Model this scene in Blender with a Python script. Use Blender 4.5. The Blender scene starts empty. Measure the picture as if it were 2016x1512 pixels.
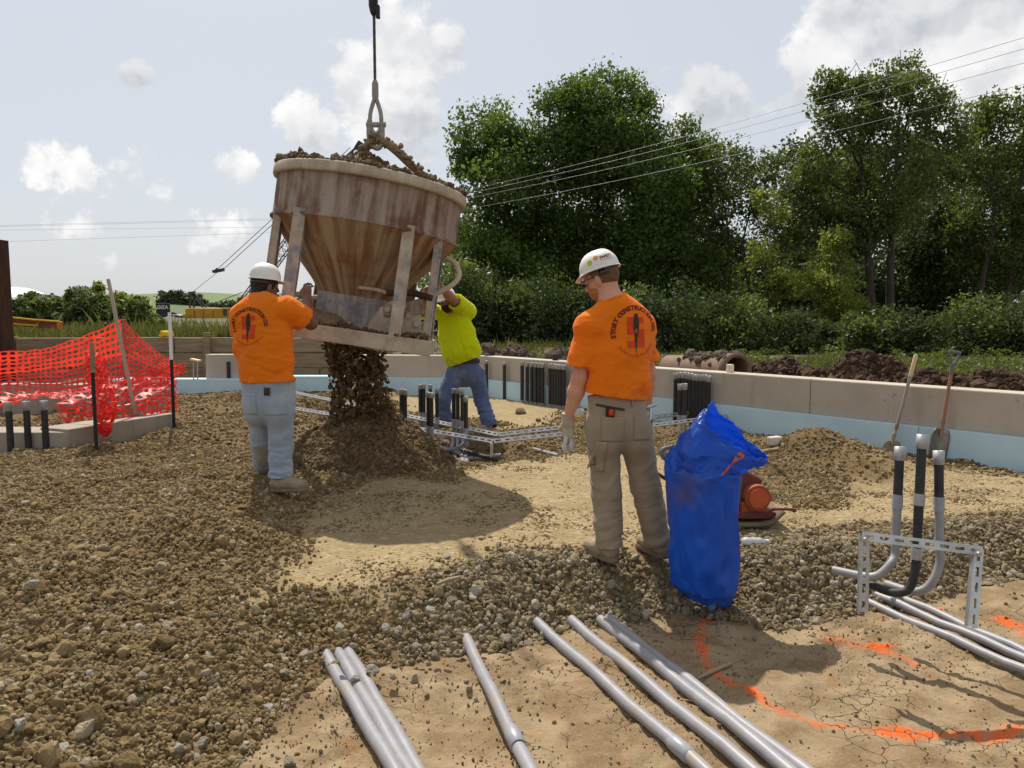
import bpy, bmesh, math, random
import numpy as np
from mathutils import Vector, Matrix
from mathutils.bvhtree import BVHTree
random.seed(7); RNG = np.random.default_rng(7)
scene = bpy.context.scene
COL = scene.collection
# ------------------------------------------------------------------ camera
F_PX, CX, CY = 1514.0, 1008.0, 756.0
PITCH = math.radians(5.2); CAM_Z = 1.43
cam = bpy.data.cameras.new('camera'); cam.sensor_width = 36.0; cam.lens = 36.0*F_PX/2016.0
cam.clip_start = 0.05; cam.clip_end = 4000
camo = bpy.data.objects.new('camera', cam); COL.objects.link(camo)
camo.location = (0, 0, CAM_Z); camo.rotation_euler = (math.pi/2-PITCH, 0, 0)
scene.camera = camo
scene.render.resolution_x = 1024; scene.render.resolution_y = 768
scene.view_settings.view_transform = 'Standard'; scene.view_settings.look = 'None'
scene.view_settings.exposure = EXPOSURE = 0.12; scene.view_settings.gamma = 1
def ray(x, y):
    a = (x-CX)/F_PX; b = -(y-CY)/F_PX
    return Vector((a, math.cos(PITCH)+b*math.sin(PITCH), -math.sin(PITCH)+b*math.cos(PITCH)))
def P(x, y, Y):                       # photo pixel -> point in the vertical plane at distance Y
    r = ray(x, y); t = Y/r.y
    return Vector((r.x*t, Y, CAM_Z+r.z*t))
def G(x, y, z=0.0):                   # photo pixel -> point on the level z
    r = ray(x, y); t = (z-CAM_Z)/r.z
    return Vector((r.x*t, r.y*t, z))
# ------------------------------------------------------------------ sun and sky
SUN = Vector((-0.60, 1.62, 2.62)).normalized()        # towards the sun
sun = bpy.data.lights.new('sun', 'SUN'); sun.energy = 5.0; sun.angle = math.radians(0.6); sun.color = (1.0, 0.94, 0.84)
suno = bpy.data.objects.new('sun', sun); COL.objects.link(suno)
suno.rotation_euler = SUN.to_track_quat('Z', 'Y').to_euler(); suno.location = (-8, 24, 40)
world = bpy.data.worlds.new('World'); scene.world = world; world.use_nodes = True
class NT:
    """small helper to write node trees"""
    def __init__(s, tree): s.t = tree; s.n = tree.nodes; s.l = tree.links
    def __call__(s, typ, **kw):
        ins = kw.pop('ins', {}); nd = s.n.new(typ)
        for k, v in kw.items(): setattr(nd, k, v)
        for k, v in ins.items(): s.set(nd, k, v)
        return nd
    def set(s, nd, k, v):
        so = nd.inputs[k]
        if hasattr(v, 'is_output'): s.l.new(v, so)
        elif hasattr(v, 'outputs'): s.l.new(v.outputs[0], so)
        else: so.default_value = v
    def math(s, op, a, b=None, c=None, clamp=False):
        nd = s.n.new('ShaderNodeMath'); nd.operation = op; nd.use_clamp = clamp
        for i, v in enumerate((a, b, c)):
            if v is not None: s.set(nd, i, v)
        return nd.outputs[0]
    def vmath(s, op, a, b=None):
        nd = s.n.new('ShaderNodeVectorMath'); nd.operation = op
        s.set(nd, 0, a)
        if b is not None: s.set(nd, 1, b)
        return nd.outputs['Value'] if op in ('DOT_PRODUCT', 'LENGTH', 'DISTANCE') else nd.outputs[0]
    def noise(s, vec, scale, detail=4, rough=0.55, dist=0.0):
        nd = s('ShaderNodeTexNoise', ins={'Vector': vec, 'Scale': scale, 'Detail': detail, 'Roughness': rough, 'Distortion': dist})
        return nd.outputs[0]
    def mix(s, f, a, b):
        nd = s.n.new('ShaderNodeMix'); nd.data_type = 'RGBA'
        s.set(nd, 0, f); s.set(nd, 6, a); s.set(nd, 7, b)
        return nd.outputs[2]
    def ramp(s, f, lo, hi, a=0.0, b=1.0, smooth=True):
        nd = s.n.new('ShaderNodeMapRange'); nd.interpolation_type = 'SMOOTHSTEP' if smooth else 'LINEAR'
        for k, v in zip(('Value', 'From Min', 'From Max', 'To Min', 'To Max'), (f, lo, hi, a, b)): s.set(nd, k, v)
        return nd.outputs[0]
def C3(c): return (c[0], c[1], c[2], 1.0)
w = NT(world.node_tree); w.n.clear()
sky = w('ShaderNodeTexSky', sky_type='NISHITA', sun_disc=False)
sky.sun_elevation = math.asin(SUN.z); sky.sun_rotation = math.atan2(SUN.x, SUN.y)
sky.dust_density = 3.0; sky.air_density = 1.0; sky.ozone_density = 1.0; sky.altitude = 300
SKY_STRENGTH = 0.109
dirn = w('ShaderNodeTexCoord').outputs['Generated']
# thin high veil of summer haze over the whole sky, cumulus where the photograph has it and some all round
sep = w('ShaderNodeSeparateXYZ', ins={0: dirn})
veil = w.mix(0.78, sky.outputs[0], C3((5.9, 6.15, 6.55)))
blobs = [(805,130,85,1.5),(735,195,90,1.45),(620,240,60,1.2),(810,215,70,1.3),(855,90,40,1.2),
         (265,345,58,.82),(150,330,45,.66),(75,322,36,.7),(470,335,38,.9),(270,150,24,.75),(845,310,30,.95),
         (160,465,60,.62),(430,455,80,.66),(1920,60,180,1.45),(1740,120,140,1.35),(1640,90,95,1.3),(1610,220,90,.9),(1400,205,85,.85),(1290,190,50,.75)]
acc = None
for (bx_, by_, br, s_) in blobs:
    c = ray(bx_, by_).normalized(); ang = br/F_PX
    dist = w.vmath('DISTANCE', dirn, tuple(c))
    g = w.ramp(dist, 0.0, ang*1.75, s_, 0.0)
    acc = g if acc is None else w.math('MAXIMUM', acc, g)
wob = w.noise(dirn, 17.0, 6, 0.60, 0.0)
far_c = w.math('MULTIPLY', w.ramp(w.noise(dirn, 3.2, 2, 0.5), 0.52, 0.7), w.ramp(sep.outputs[1], 0.55, 0.2))
acc = w.math('MAXIMUM', acc, far_c)
dens = w.ramp(w.math('ADD', w.math('MULTIPLY', acc, 0.62), w.math('MULTIPLY', w.math('MULTIPLY', w.math('SUBTRACT', wob, 0.5), 1.9), w.ramp(acc, 0.0, 0.25))), 0.20, 0.46)
# light and grey within a cloud: thickness seen a little further towards the sun
off = w.vmath('ADD', dirn, tuple(Vector((-0.25, 0, 1)).normalized()*0.022))
wob2 = w.noise(off, 17.0, 3, 0.55, 0.0)
shade = w.ramp(w.math('SUBTRACT', wob, w.math('MULTIPLY', wob2, 0.9)), -0.12, 0.2)
big = w.ramp(w.noise(dirn, 5.5, 2, 0.5), 0.38, 0.60)
shade = w.math('MULTIPLY', w.math('ADD', shade, big), 0.5)
ccol = w.mix(shade, C3((4.7, 4.9, 5.3)), C3((8.8, 8.7, 8.6)))
skyc = w.mix(w.math('MULTIPLY', dens, 0.93), veil, ccol)
bg = w('ShaderNodeBackground', ins={'Color': skyc, 'Strength': SKY_STRENGTH})
w('ShaderNodeOutputWorld', ins={'Surface': bg.outputs[0]})

# ------------------------------------------------------------------ noise and mesh helpers
def _h(ix, iy, iz, seed):
    h = (ix.astype(np.int64)*374761393 + iy.astype(np.int64)*668265263 + iz.astype(np.int64)*2147483647 + seed*974634777) & 0xffffffff
    h = ((h ^ (h >> 13))*1274126177) & 0xffffffff
    h = h ^ (h >> 16)
    return (h & 0xffff)/65535.0
def vnoise(x, y, z=0.0, seed=0):
    x, y, z = np.broadcast_arrays(np.asarray(x, float), np.asarray(y, float), np.asarray(z, float))
    ix, iy, iz = np.floor(x), np.floor(y), np.floor(z)
    fx, fy, fz = x-ix, y-iy, z-iz
    fx, fy, fz = [f*f*(3-2*f) for f in (fx, fy, fz)]
    r = 0
    for a in (0, 1):
        for b in (0, 1):
            for c in (0, 1):
                r = r + _h(ix+a, iy+b, iz+c, seed)*(fx if a else 1-fx)*(fy if b else 1-fy)*(fz if c else 1-fz)
    return r*2-1
def fbm(x, y, z=0.0, seed=0, octv=4, gain=0.5):
    r = 0; amp = 1.0; s = 1.0
    for o in range(octv):
        r = r + amp*vnoise(np.asarray(x)*s, np.asarray(y)*s, np.asarray(z)*s, seed+o*17); amp *= gain; s *= 2.03
    return r
def sstep(x, a, b):
    t = np.clip((x-a)/(b-a), 0, 1); return t*t*(3-2*t)
def mesh_np(name, V, F, smooth=True):
    V = np.asarray(V, np.float32); F = np.asarray(F, np.int32)
    m = bpy.data.meshes.new(name)
    m.vertices.add(len(V)); m.vertices.foreach_set('co', V.ravel())
    k = F.shape[1]
    m.loops.add(F.size); m.loops.foreach_set('vertex_index', F.ravel())
    m.polygons.add(len(F)); m.polygons.foreach_set('loop_start', np.arange(0, F.size, k, dtype=np.int32))
    m.polygons.foreach_set('use_smooth', np.full(len(F), smooth))
    m.update(calc_edges=True); m.validate()
    return m
def link(name, mesh, mat=None, parent=None):
    o = bpy.data.objects.new(name, mesh); COL.objects.link(o)
    if mat is not None: mesh.materials.clear(); mesh.materials.append(mat)
    if parent is not None: attach(o, parent)
    return o
def attach(o, parent):
    o.parent = parent
    o.matrix_parent_inverse = WORLD.get(parent, Matrix.Identity(4)).inverted()
WORLD = {}
def T(name, label, cat, loc=(0, 0, 0), group=None, rot=None):
    o = bpy.data.objects.new(name, None); COL.objects.link(o); o.empty_display_size = 0.1
    o.location = loc
    if rot is not None: o.rotation_euler = rot.to_euler() if hasattr(rot, 'to_euler') else rot
    WORLD[o] = Matrix.Translation(Vector(loc)) @ (o.rotation_euler.to_matrix().to_4x4())
    return tag(o, label, cat, group)
def tag(o, label=None, cat=None, group=None, kind=None):
    if label: o['label'] = label
    if cat: o['category'] = cat
    if group: o['group'] = group
    if kind: o['kind'] = kind
    return o
def frame_of(d):
    d = Vector(d).normalized()
    a = Vector((0, 0, 1)) if abs(d.z) < 0.9 else Vector((1, 0, 0))
    u = d.cross(a).normalized(); v = u.cross(d).normalized()
    return u, v
class MB:
    def __init__(s): s.v = []; s.f = []; s.sm = []
    def add(s, vs, fs, smooth=False):
        b = len(s.v); s.v += [tuple(x) for x in vs]; s.f += [tuple(i+b for i in f) for f in fs]; s.sm += [smooth]*len(fs)
        return s
    def box(s, c, size, M=None, bev=0.0):
        hx, hy, hz = [q/2 for q in size]; c = Vector(c)
        if bev <= 0:
            vs = [Vector((x, y, z)) for x in (-hx, hx) for y in (-hy, hy) for z in (-hz, hz)]
            fs = [(0,1,3,2),(4,6,7,5),(0,4,5,1),(2,3,7,6),(0,2,6,4),(1,5,7,3)]
        else:
            bm = bmesh.new(); bmesh.ops.create_cube(bm, size=1.0)
            for v in bm.verts: v.co = Vector((v.co.x*2*hx, v.co.y*2*hy, v.co.z*2*hz))
            bmesh.ops.bevel(bm, geom=bm.edges[:], offset=bev, segments=2, affect='EDGES', profile=0.5)
            bm.verts.index_update(); vs = [v.co.copy() for v in bm.verts]; fs = [[v.index for v in f.verts] for f in bm.faces]; bm.free()
        if M is not None: vs = [M @ v for v in vs]
        return s.add([v+c for v in vs], fs)
    def beam(s, a, b, wd, ht, up=(0, 0, 1), bev=0.0):
        a, b = Vector(a), Vector(b); d = (b-a); L = d.length; d.normalize(); up = Vector(up)
        x = d.cross(up).normalized(); z = x.cross(d).normalized()
        M = Matrix((x, d, z)).transposed()
        return s.box((a+b)/2, (wd, L, ht), M, bev)
    def tube(s, pts, r, n=10, cap=True, smooth=True):
        pts = [Vector(p) for p in pts]; k = len(pts)
        rs = [r]*k if not hasattr(r, '__len__') else r
        vs = []; u = None
        for i, p in enumerate(pts):
            d = (pts[min(i+1, k-1)]-pts[max(i-1, 0)])
            if d.length < 1e-9: d = Vector((0, 0, 1))
            d.normalize()
            if u is None: u, v = frame_of(d)
            else:
                u = (u-d*u.dot(d)).normalized(); v = u.cross(d)
            for j in range(n):
                t = 2*math.pi*j/n; vs.append(p+(u*math.cos(t)+v*math.sin(t))*rs[i])
        fs = [(i*n+j, i*n+(j+1) % n, (i+1)*n+(j+1) % n, (i+1)*n+j) for i in range(k-1) for j in range(n)]
        s.add(vs, fs, smooth)
        if cap:
            s.add([vs[j] for j in range(n)], [tuple(range(n-1, -1, -1))]); s.add([vs[(k-1)*n+j] for j in range(n)], [tuple(range(n))])
        return s
    def lathe(s, prof, n=32, M=None, c=(0, 0, 0), smooth=True, cap=False, wob=0.0):
        vs = []
        for (r, z) in prof:
            for j in range(n):
                t = 2*math.pi*j/n; vs.append(Vector((r*math.cos(t), r*math.sin(t), z)))
        if M is not None: vs = [M @ v for v in vs]
        vs = [v+Vector(c) for v in vs]; k = len(prof)
        fs = [(i*n+j, i*n+(j+1) % n, (i+1)*n+(j+1) % n, (i+1)*n+j) for i in range(k-1) for j in range(n)]
        s.add(vs, fs, smooth)
        if cap:
            s.add([vs[j] for j in range(n)], [tuple(range(n-1, -1, -1))]); s.add([vs[(k-1)*n+j] for j in range(n)], [tuple(range(n))])
        return s
    def sheet(s, grid, smooth=True):
        m, n = len(grid), len(grid[0]); vs = [p for row in grid for p in row]
        fs = [(i*n+j, i*n+j+1, (i+1)*n+j+1, (i+1)*n+j) for i in range(m-1) for j in range(n-1)]
        return s.add(vs, fs, smooth)
    def build(s, name, mat, parent=None):
        m = bpy.data.meshes.new(name); m.from_pydata(s.v, [], s.f); m.polygons.foreach_set('use_smooth', s.sm); m.update()
        return link(name, m, mat, parent)
def bez(pts, n=8):
    """smooth curve through points (Catmull-Rom)"""
    pts = [Vector(p) for p in pts]; q = [pts[0]*2-pts[1]]+pts+[pts[-1]*2-pts[-2]]; out = []
    for i in range(1, len(q)-2):
        p0, p1, p2, p3 = q[i-1:i+3]
        for k in range(n):
            t = k/n
            out.append(0.5*((2*p1)+(p2-p0)*t+(2*p0-5*p1+4*p2-p3)*t*t+(3*p1-p0-3*p2+p3)*t**3))
    out.append(pts[-1]); return out
# ------------------------------------------------------------------ materials
def mat(name, c1, c2=None, scale=6.0, rough=0.7, bump=0.0, bscale=None, metal=0.0, trans=0.0, stretch=(1, 1, 1), c3=None, c3t=(0.6, 0.75), spec=0.3, detail=6, vor=False, tcol=None):
    m = bpy.data.materials.new(name); m.use_nodes = True; t = NT(m.node_tree); t.n.clear()
    co = t('ShaderNodeTexCoord').outputs['Object']
    mp = t('ShaderNodeMapping', ins={0: co, 'Scale': stretch}).outputs[0]
    col = C3(c1)
    if c2 is not None: col = t.mix(t.ramp(t.noise(mp, scale, detail, 0.6), 0.32, 0.68), C3(c1), C3(c2))
    if c3 is not None: col = t.mix(t.ramp(t.noise(mp, scale*0.45, detail, 0.65, 0.3), *c3t), col, C3(c3))
    b = t('ShaderNodeBsdfPrincipled', ins={'Base Color': col, 'Roughness': rough, 'Metallic': metal, 'Specular IOR Level': spec})
    if bump:
        h = t.noise(mp, bscale or scale*4, 6, 0.6)
        b_ = t('ShaderNodeBump', ins={'Height': h, 'Strength': 1.0, 'Distance': bump}); t.set(b, 'Normal', b_.outputs[0])
    out = b.outputs[0]
    if trans:
        tr = t('ShaderNodeBsdfTranslucent', ins={'Color': C3(tcol) if tcol else col})
        out = t('ShaderNodeMixShader', ins={0: trans, 1: b.outputs[0], 2: tr.outputs[0]}).outputs[0]
    t('ShaderNodeOutputMaterial', ins={'Surface': out})
    return m
# ================================================================== GROUND
def sdpoly(px, py, poly):
    """signed distance to a polygon, negative inside"""
    px = np.asarray(px, float); py = np.asarray(py, float)
    d = np.full(px.shape, 1e9); ins = np.zeros(px.shape, bool); n = len(poly)
    for i in range(n):
        ax, ay = poly[i][:2]; bx, by = poly[(i+1) % n][:2]
        ex, ey = bx-ax, by-ay; wx, wy = px-ax, py-ay
        t = np.clip((wx*ex+wy*ey)/(ex*ex+ey*ey+1e-12), 0, 1)
        d = np.minimum(d, (wx-ex*t)**2+(wy-ey*t)**2)
        c = ((ay > py) != (by > py)) & (px < (bx-ax)*(py-ay)/(by-ay+1e-12)+ax)
        ins ^= c
    d = np.sqrt(d); return np.where(ins, -d, d)
def sdline(px, py, pts):
    d = np.full(np.shape(px), 1e9)
    for (a, b) in zip(pts[:-1], pts[1:]):
        ex, ey = b[0]-a[0], b[1]-a[1]; wx, wy = px-a[0], py-a[1]
        t = np.clip((wx*ex+wy*ey)/(ex*ex+ey*ey+1e-12), 0, 1)
        d = np.minimum(d, np.hypot(wx-ex*t, wy-ey*t))
    return d
CLAY_Z = -0.25
CLAY = [G(x, y, CLAY_Z) for x, y in [(330,1640),(470,1500),(560,1420),(640,1345),(700,1318),(800,1320),(930,1290),(1010,1290),(1080,1245),(1150,1240),(1210,1235),
        (1260,1218),(1300,1208),(1340,1208),(1440,1220),(1530,1240),(1600,1226),(1680,1208),(1760,1200),(1850,1175),(1930,1155),(2016,1140),(2300,1120)]]
CLAY = [(p.x, p.y) for p in CLAY]+[(6.5, 2.5), (6.5, 0.4), (-1.0, 0.4)]
PAD = [(505,1178),(470,1130),(580,1085),(540,1040),(600,975),(720,952),(860,942),(900,925),(1010,905),(1120,893),(1200,880),(1300,890),(1420,920),(1500,985),(1620,985),(1700,955),(1780,925),(1900,925),(2016,940),(2300,960),(2300,1030),(2016,1022),
       (1850,1032),(1700,1045),(1560,1080),(1460,1070),(1330,1092),(1150,1100),(1040,1100),(960,1120),(880,1132),(790,1160),(700,1172)]
PAD = [(G(x, y).x, G(x, y).y) for x, y in PAD]
FARPAD = [(G(x, y).x, G(x, y).y) for x, y in [(960,775),(1110,790),(1110,820),(1060,840),(1000,845),(960,830),(780,815),(780,775)]]
PAINT = [[(1395,1205),(1385,1225),(1378,1250)],[(1375,1255),(1385,1290),(1410,1330),(1440,1352),(1475,1358),(1510,1385),(1545,1400),(1610,1425),(1660,1432),(1730,1440),(1800,1448),(1890,1450),(1960,1458),(2016,1440),(2100,1430)],
         [(1640,1262),(1700,1275),(1755,1285),(1800,1305)],[(1700,1275),(1770,1275)],[(1975,1215),(2016,1240),(2060,1260)],[(1838,1195),(1850,1190)]]
PAINT = [[(G(x, y, CLAY_Z).x, G(x, y, CLAY_Z).y) for x, y in l] for l in PAINT]
PILE = (-1.36, 7.25)
MOUND = G(1610, 872, 0.2); RIDGE = G(1920, 975)
WALL_C = Vector((-0.47, 13.4, 0)); WALL_E = Vector((4.69, 7.05, 0)); WALL_D = (WALL_E-WALL_C).normalized(); WALL_N = Vector((WALL_D.y, -WALL_D.x, 0))   # towards the inside
if WALL_N.y > 0: WALL_N = -WALL_N
def zones(x, y):
    dc = sdpoly(x, y, CLAY); dp = np.minimum(sdpoly(x, y, PAD), sdpoly(x, y, FARPAD))
    nz = fbm(x*2.2, y*2.2, 0, 5, 3)
    pad = 1-sstep(dp+nz*0.16, -0.22, 0.16)
    clay = 1-sstep(dc+nz*0.03, -0.03, 0.03)
    return dc, pad, clay
def height(x, y, fine=True, zz=None):
    x = np.asarray(x, float); y = np.asarray(y, float)
    dc, pad, clay = zones(x, y) if zz is None else zz
    width = 0.48+0.55*sstep(-x, 0.7, 1.8)
    z = CLAY_Z+(-CLAY_Z)*sstep(np.maximum(dc, 0), 0.0, 1.0*width)
    loose = (1-pad)*(1-clay)
    left = sstep(-x, 0.9, 2.0)*sstep(dc, 0.3, 1.3)
    z = z+loose*left*(0.05+0.07*fbm(x*1.3, y*1.3, 0, 11, 3))
    z = z+loose*0.022*fbm(x*4.5, y*4.5, 0, 21, 3)
    # heaps: the one under the bucket, the one by the wall, small ridges, the trench round the conduits
    r = np.hypot(x-PILE[0], (y-PILE[1])*1.0)
    z = z+np.maximum(0, 0.54*(1-r/0.80)-0.08*np.exp(-(r/0.12)**2))*(1+0.10*fbm(x*5, y*5, 0, 31, 3))
    z = z+0.10*np.exp(-(np.maximum(r-0.3, 0)/0.55)**2)
    wx, wy = x-MOUND.x, y-MOUND.y
    u = wx*WALL_D.x+wy*WALL_D.y; v = wx*WALL_N.x+wy*WALL_N.y
    z = z+0.30*np.exp(-(u/0.75)**2-(v/0.55)**2)*(1+0.15*fbm(x*3, y*3, 0, 41, 3))
    z = z+0.05*np.exp(-((x-RIDGE.x)/0.5)**2-((y-RIDGE.y-0.05*np.sin(x*9))/0.09)**2)
    tr = np.exp(-(((x+0.45)/0.55)**2+((y-7.9)/0.55)**2)**2)
    z = z-0.13*tr
    for (gx, gy, a, s) in ((380,985,.09,.28),(470,1000,.07,.22),(300,1075,.09,.35),(420,1090,.07,.25),(120,1160,.08,.5),(250,1240,.07,.35)):
        g = G(gx, gy); z = z+a*np.exp(-((x-g.x)/(s*1.6))**2-((y-g.y)/s)**2)
    rough = sstep(fbm(x*1.6, y*1.6, 0, 58, 3), -0.15, 0.35)
    z = z+clay*(0.018*fbm(x*2.3, y*2.3, 0, 51, 4)+0.010*fbm(x*9, y*9, 0, 61, 3)+rough*0.013*np.clip(fbm(x*22, y*22, 0, 63, 3), -.4, 1))
    # tracks of a machine across the clay on the right
    g0 = G(1560, 1310, CLAY_Z); g1 = G(1760, 1235, CLAY_Z)
    tx = (x-g0.x)*0.6+(y-g0.y)*0.8; tm = np.exp(-(sdline(x, y, [(g0.x, g0.y), (g1.x, g1.y)])/0.13)**2)
    z = z+clay*tm*0.014*np.sin(tx*55+2*fbm(x*6, y*6, 0, 3, 2))
    if fine:
        z = z+loose*0.010*fbm(x*16, y*16, 0, 71, 3)+pad*(0.006*fbm(x*5, y*5, 0, 81, 3)+0.003*fbm(x*30, y*22, 0, 91, 3))
    return z
def hz(x, y): return float(height(np.array([x]), np.array([y]), False)[0])
def onG(x, y, dz=0.0):                 # photo pixel -> point on the uneven ground
    p = G(x, y)
    for _ in range(6): p = G(x, y, hz(p.x, p.y)+dz)
    return p
gx = np.concatenate([np.arange(-13, -5, .08), np.arange(-5, 5.2, .021), np.arange(5.2, 13, .08)])
gy = np.concatenate([np.arange(1.3, 6.6, .021), np.arange(6.6, 10, .036), np.arange(10, 16.6, .075)])
XX, YY = np.meshgrid(gx, gy, indexing='ij'); zz = zones(XX, YY); ZZ = height(XX, YY, True, zz)
nx_, ny_ = XX.shape; idx = np.arange(nx_*ny_).reshape(nx_, ny_)
FQ = np.stack([idx[:-1, :-1], idx[1:, :-1], idx[1:, 1:], idx[:-1, 1:]], -1).reshape(-1, 4)
gm = mesh_np('ground', np.stack([XX, YY, ZZ], -1).reshape(-1, 3), FQ)
def fattr(me, name, arr):
    a = me.attributes.new(name, 'FLOAT', 'POINT'); a.data.foreach_set('value', np.asarray(arr, np.float32).ravel())
paint = np.zeros(XX.shape)
sub = (XX > 0.3) & (YY < 5.5)
for i, l in enumerate(PAINT):
    wdt = (0.034, 0.031, 0.033, 0.025, 0.036, 0.018)[i]
    dd = sdline(XX[sub], YY[sub], l)+0.022*fbm(XX[sub]*7, YY[sub]*7, 0, 100+i, 4)
    paint[sub] = np.maximum(paint[sub], 1-sstep(dd, -wdt*0.4, wdt*2.1))
fattr(gm, 'clay', zz[2]); fattr(gm, 'pad', zz[1]); fattr(gm, 'paint', paint)
def ground_mat():
    m = bpy.data.materials.new('ground_mix'); m.use_nodes = True; t = NT(m.node_tree); t.n.clear()
    co = t('ShaderNodeTexCoord').outputs['Object']
    at = lambda n: t('ShaderNodeAttribute', attribute_name=n).outputs['Fac']
    clay, pad, pnt = at('clay'), at('pad'), at('paint')
    n1 = t.noise(co, 2.2, 6, 0.65, 0.2); n2 = t.noise(co, 17, 6, 0.65); n3 = t.noise(co, 60, 4, 0.6); n4 = t.noise(co, 5.0, 5, 0.6, 0.4)
    flat = t('ShaderNodeMapping', ins={0: co, 'Scale': (26, 40, 26)}).outputs[0]
    vor = t('ShaderNodeTexVoronoi', feature='F1', ins={'Vector': flat, 'Scale': 1.0, 'Randomness': 1.0})
    vcol = t('ShaderNodeSeparateColor', ins={0: vor.outputs['Color']}).outputs[0]
    # compacted fines of the pad
    cp = t.mix(t.ramp(n1, 0.3, 0.7), C3((0.245, 0.175, 0.085)), C3((0.33, 0.245, 0.125)))
    cp = t.mix(t.ramp(n2, 0.35, 0.75), cp, C3((0.27, 0.21, 0.12)))
    cp = t.mix(t.math('MULTIPLY', t.ramp(vcol, 0.80, 0.95), 0.55), cp, C3((0.40, 0.34, 0.23)))
    # loose fill between the stones, darkened to carry the shade of the gaps
    cl = t.mix(t.ramp(n2, 0.3, 0.7), C3((0.10, 0.064, 0.027)), C3((0.175, 0.118, 0.055)))
    # dried clay with rusty patches and shrinkage cracks
    cc = t.mix(t.ramp(n4, 0.3, 0.7), C3((0.185, 0.122, 0.064)), C3((0.30, 0.224, 0.134)))
    cc = t.mix(t.ramp(t.noise(co, 3.1, 6, 0.7, 0.6), 0.55, 0.74), cc, C3((0.24, 0.12, 0.045)))
    cc = t.mix(t.ramp(n3, 0.5, 0.8, 0.0, 0.5), cc, C3((0.335, 0.265, 0.17)))
    dv = t.vmath('ADD', co, t('ShaderNodeVectorMath', operation='SCALE', ins={0: t('ShaderNodeTexNoise', ins={'Vector': co, 'Scale': 9.0}).outputs['Color'], 'Scale': 0.10}).outputs[0])
    cr = t('ShaderNodeTexVoronoi', feature='DISTANCE_TO_EDGE', ins={'Vector': dv, 'Scale': 8.5})
    crk = t.math('MULTIPLY', t.ramp(cr.outputs['Distance'], 0.0, 0.016, 1.0, 0.0), t.ramp(t.noise(co, 2.6, 3, 0.5), 0.52, 0.66))
    cc = t.mix(t.math('MULTIPLY', crk, 0.40), cc, C3((0.10, 0.06, 0.03)))
    col = t.mix(pad, cl, cp); col = t.mix(clay, col, cc)
    pm = t.ramp(t.math('MULTIPLY', pnt, t.ramp(t.math('ADD', t.math('MULTIPLY', n2, 0.6), t.math('MULTIPLY', n3, 0.5)), 0.36, 0.66)), 0.05, 0.85)
    col = t.mix(t.math('MULTIPLY', pm, 0.92), col, C3((0.68, 0.10, 0.010)))
    b = t('ShaderNodeBsdfPrincipled', ins={'Base Color': col, 'Roughness': 0.93, 'Specular IOR Level': 0.15})
    hh = t.math('ADD', t.math('MULTIPLY', n2, 0.5), t.math('MULTIPLY', n3, 0.45))
    hh = t.math('ADD', hh, t.math('MULTIPLY', t.ramp(vor.outputs['Distance'], 0.0, 0.6, 1.0, 0.0), t.math('MULTIPLY', pad, 0.55)))
    hh = t.math('SUBTRACT', hh, t.math('MULTIPLY', t.math('MULTIPLY', crk, clay), 1.3))
    b_ = t('ShaderNodeBump', ins={'Height': hh, 'Strength': 1.0, 'Distance': 0.016}); t.set(b, 'Normal', b_.outputs[0])
    t('ShaderNodeOutputMaterial', ins={'Surface': b.outputs[0]})
    return m
M_GROUND = ground_mat()
ground = link('ground', gm, M_GROUND); tag(ground, 'beige crushed stone pad with loose gravel edges and cracked tan clay in front', 'ground', kind='structure')

# the land beyond the building site
def field_h(x, y):
    z = -0.02+0.85*sstep(-x, 2.2, 4.2)*sstep(y, 16.3, 17.2)
    z = z+0.18*fbm(x*0.12, y*0.12, 0, 7, 3)*sstep(y, 16.5, 24)
    z = z-0.7*(1-sstep(np.maximum(np.abs(x)-12.6, y-16.2), 0.0, 0.4))
    return z
fx = np.concatenate([np.linspace(-1500, -60, 24), np.arange(-58, 60, 0.8), np.linspace(61, 1500, 24)])
fy = np.concatenate([np.linspace(-300, -4, 8), np.arange(-3, 15.5, 1.5), np.arange(15.7, 19, 0.2), np.arange(19, 70, 1.0), np.linspace(72, 2600, 40)])
FX, FY = np.meshgrid(fx, fy, indexing='ij'); FZ = field_h(FX, FY)
fi = np.arange(FX.size).reshape(FX.shape)
fm = mesh_np('field', np.stack([FX, FY, FZ], -1).reshape(-1, 3), np.stack([fi[:-1, :-1], fi[1:, :-1], fi[1:, 1:], fi[:-1, 1:]], -1).reshape(-1, 4))
M_FIELD = mat('field_soil', (0.055, 0.068, 0.024), (0.10, 0.09, 0.042), 0.6, 0.95, 0.03, 6, c3=(0.13, 0.095, 0.055), c3t=(0.5, 0.62))
tag(link('field', fm, M_FIELD), 'grassy field beyond the building site', 'field', kind='structure')

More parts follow.
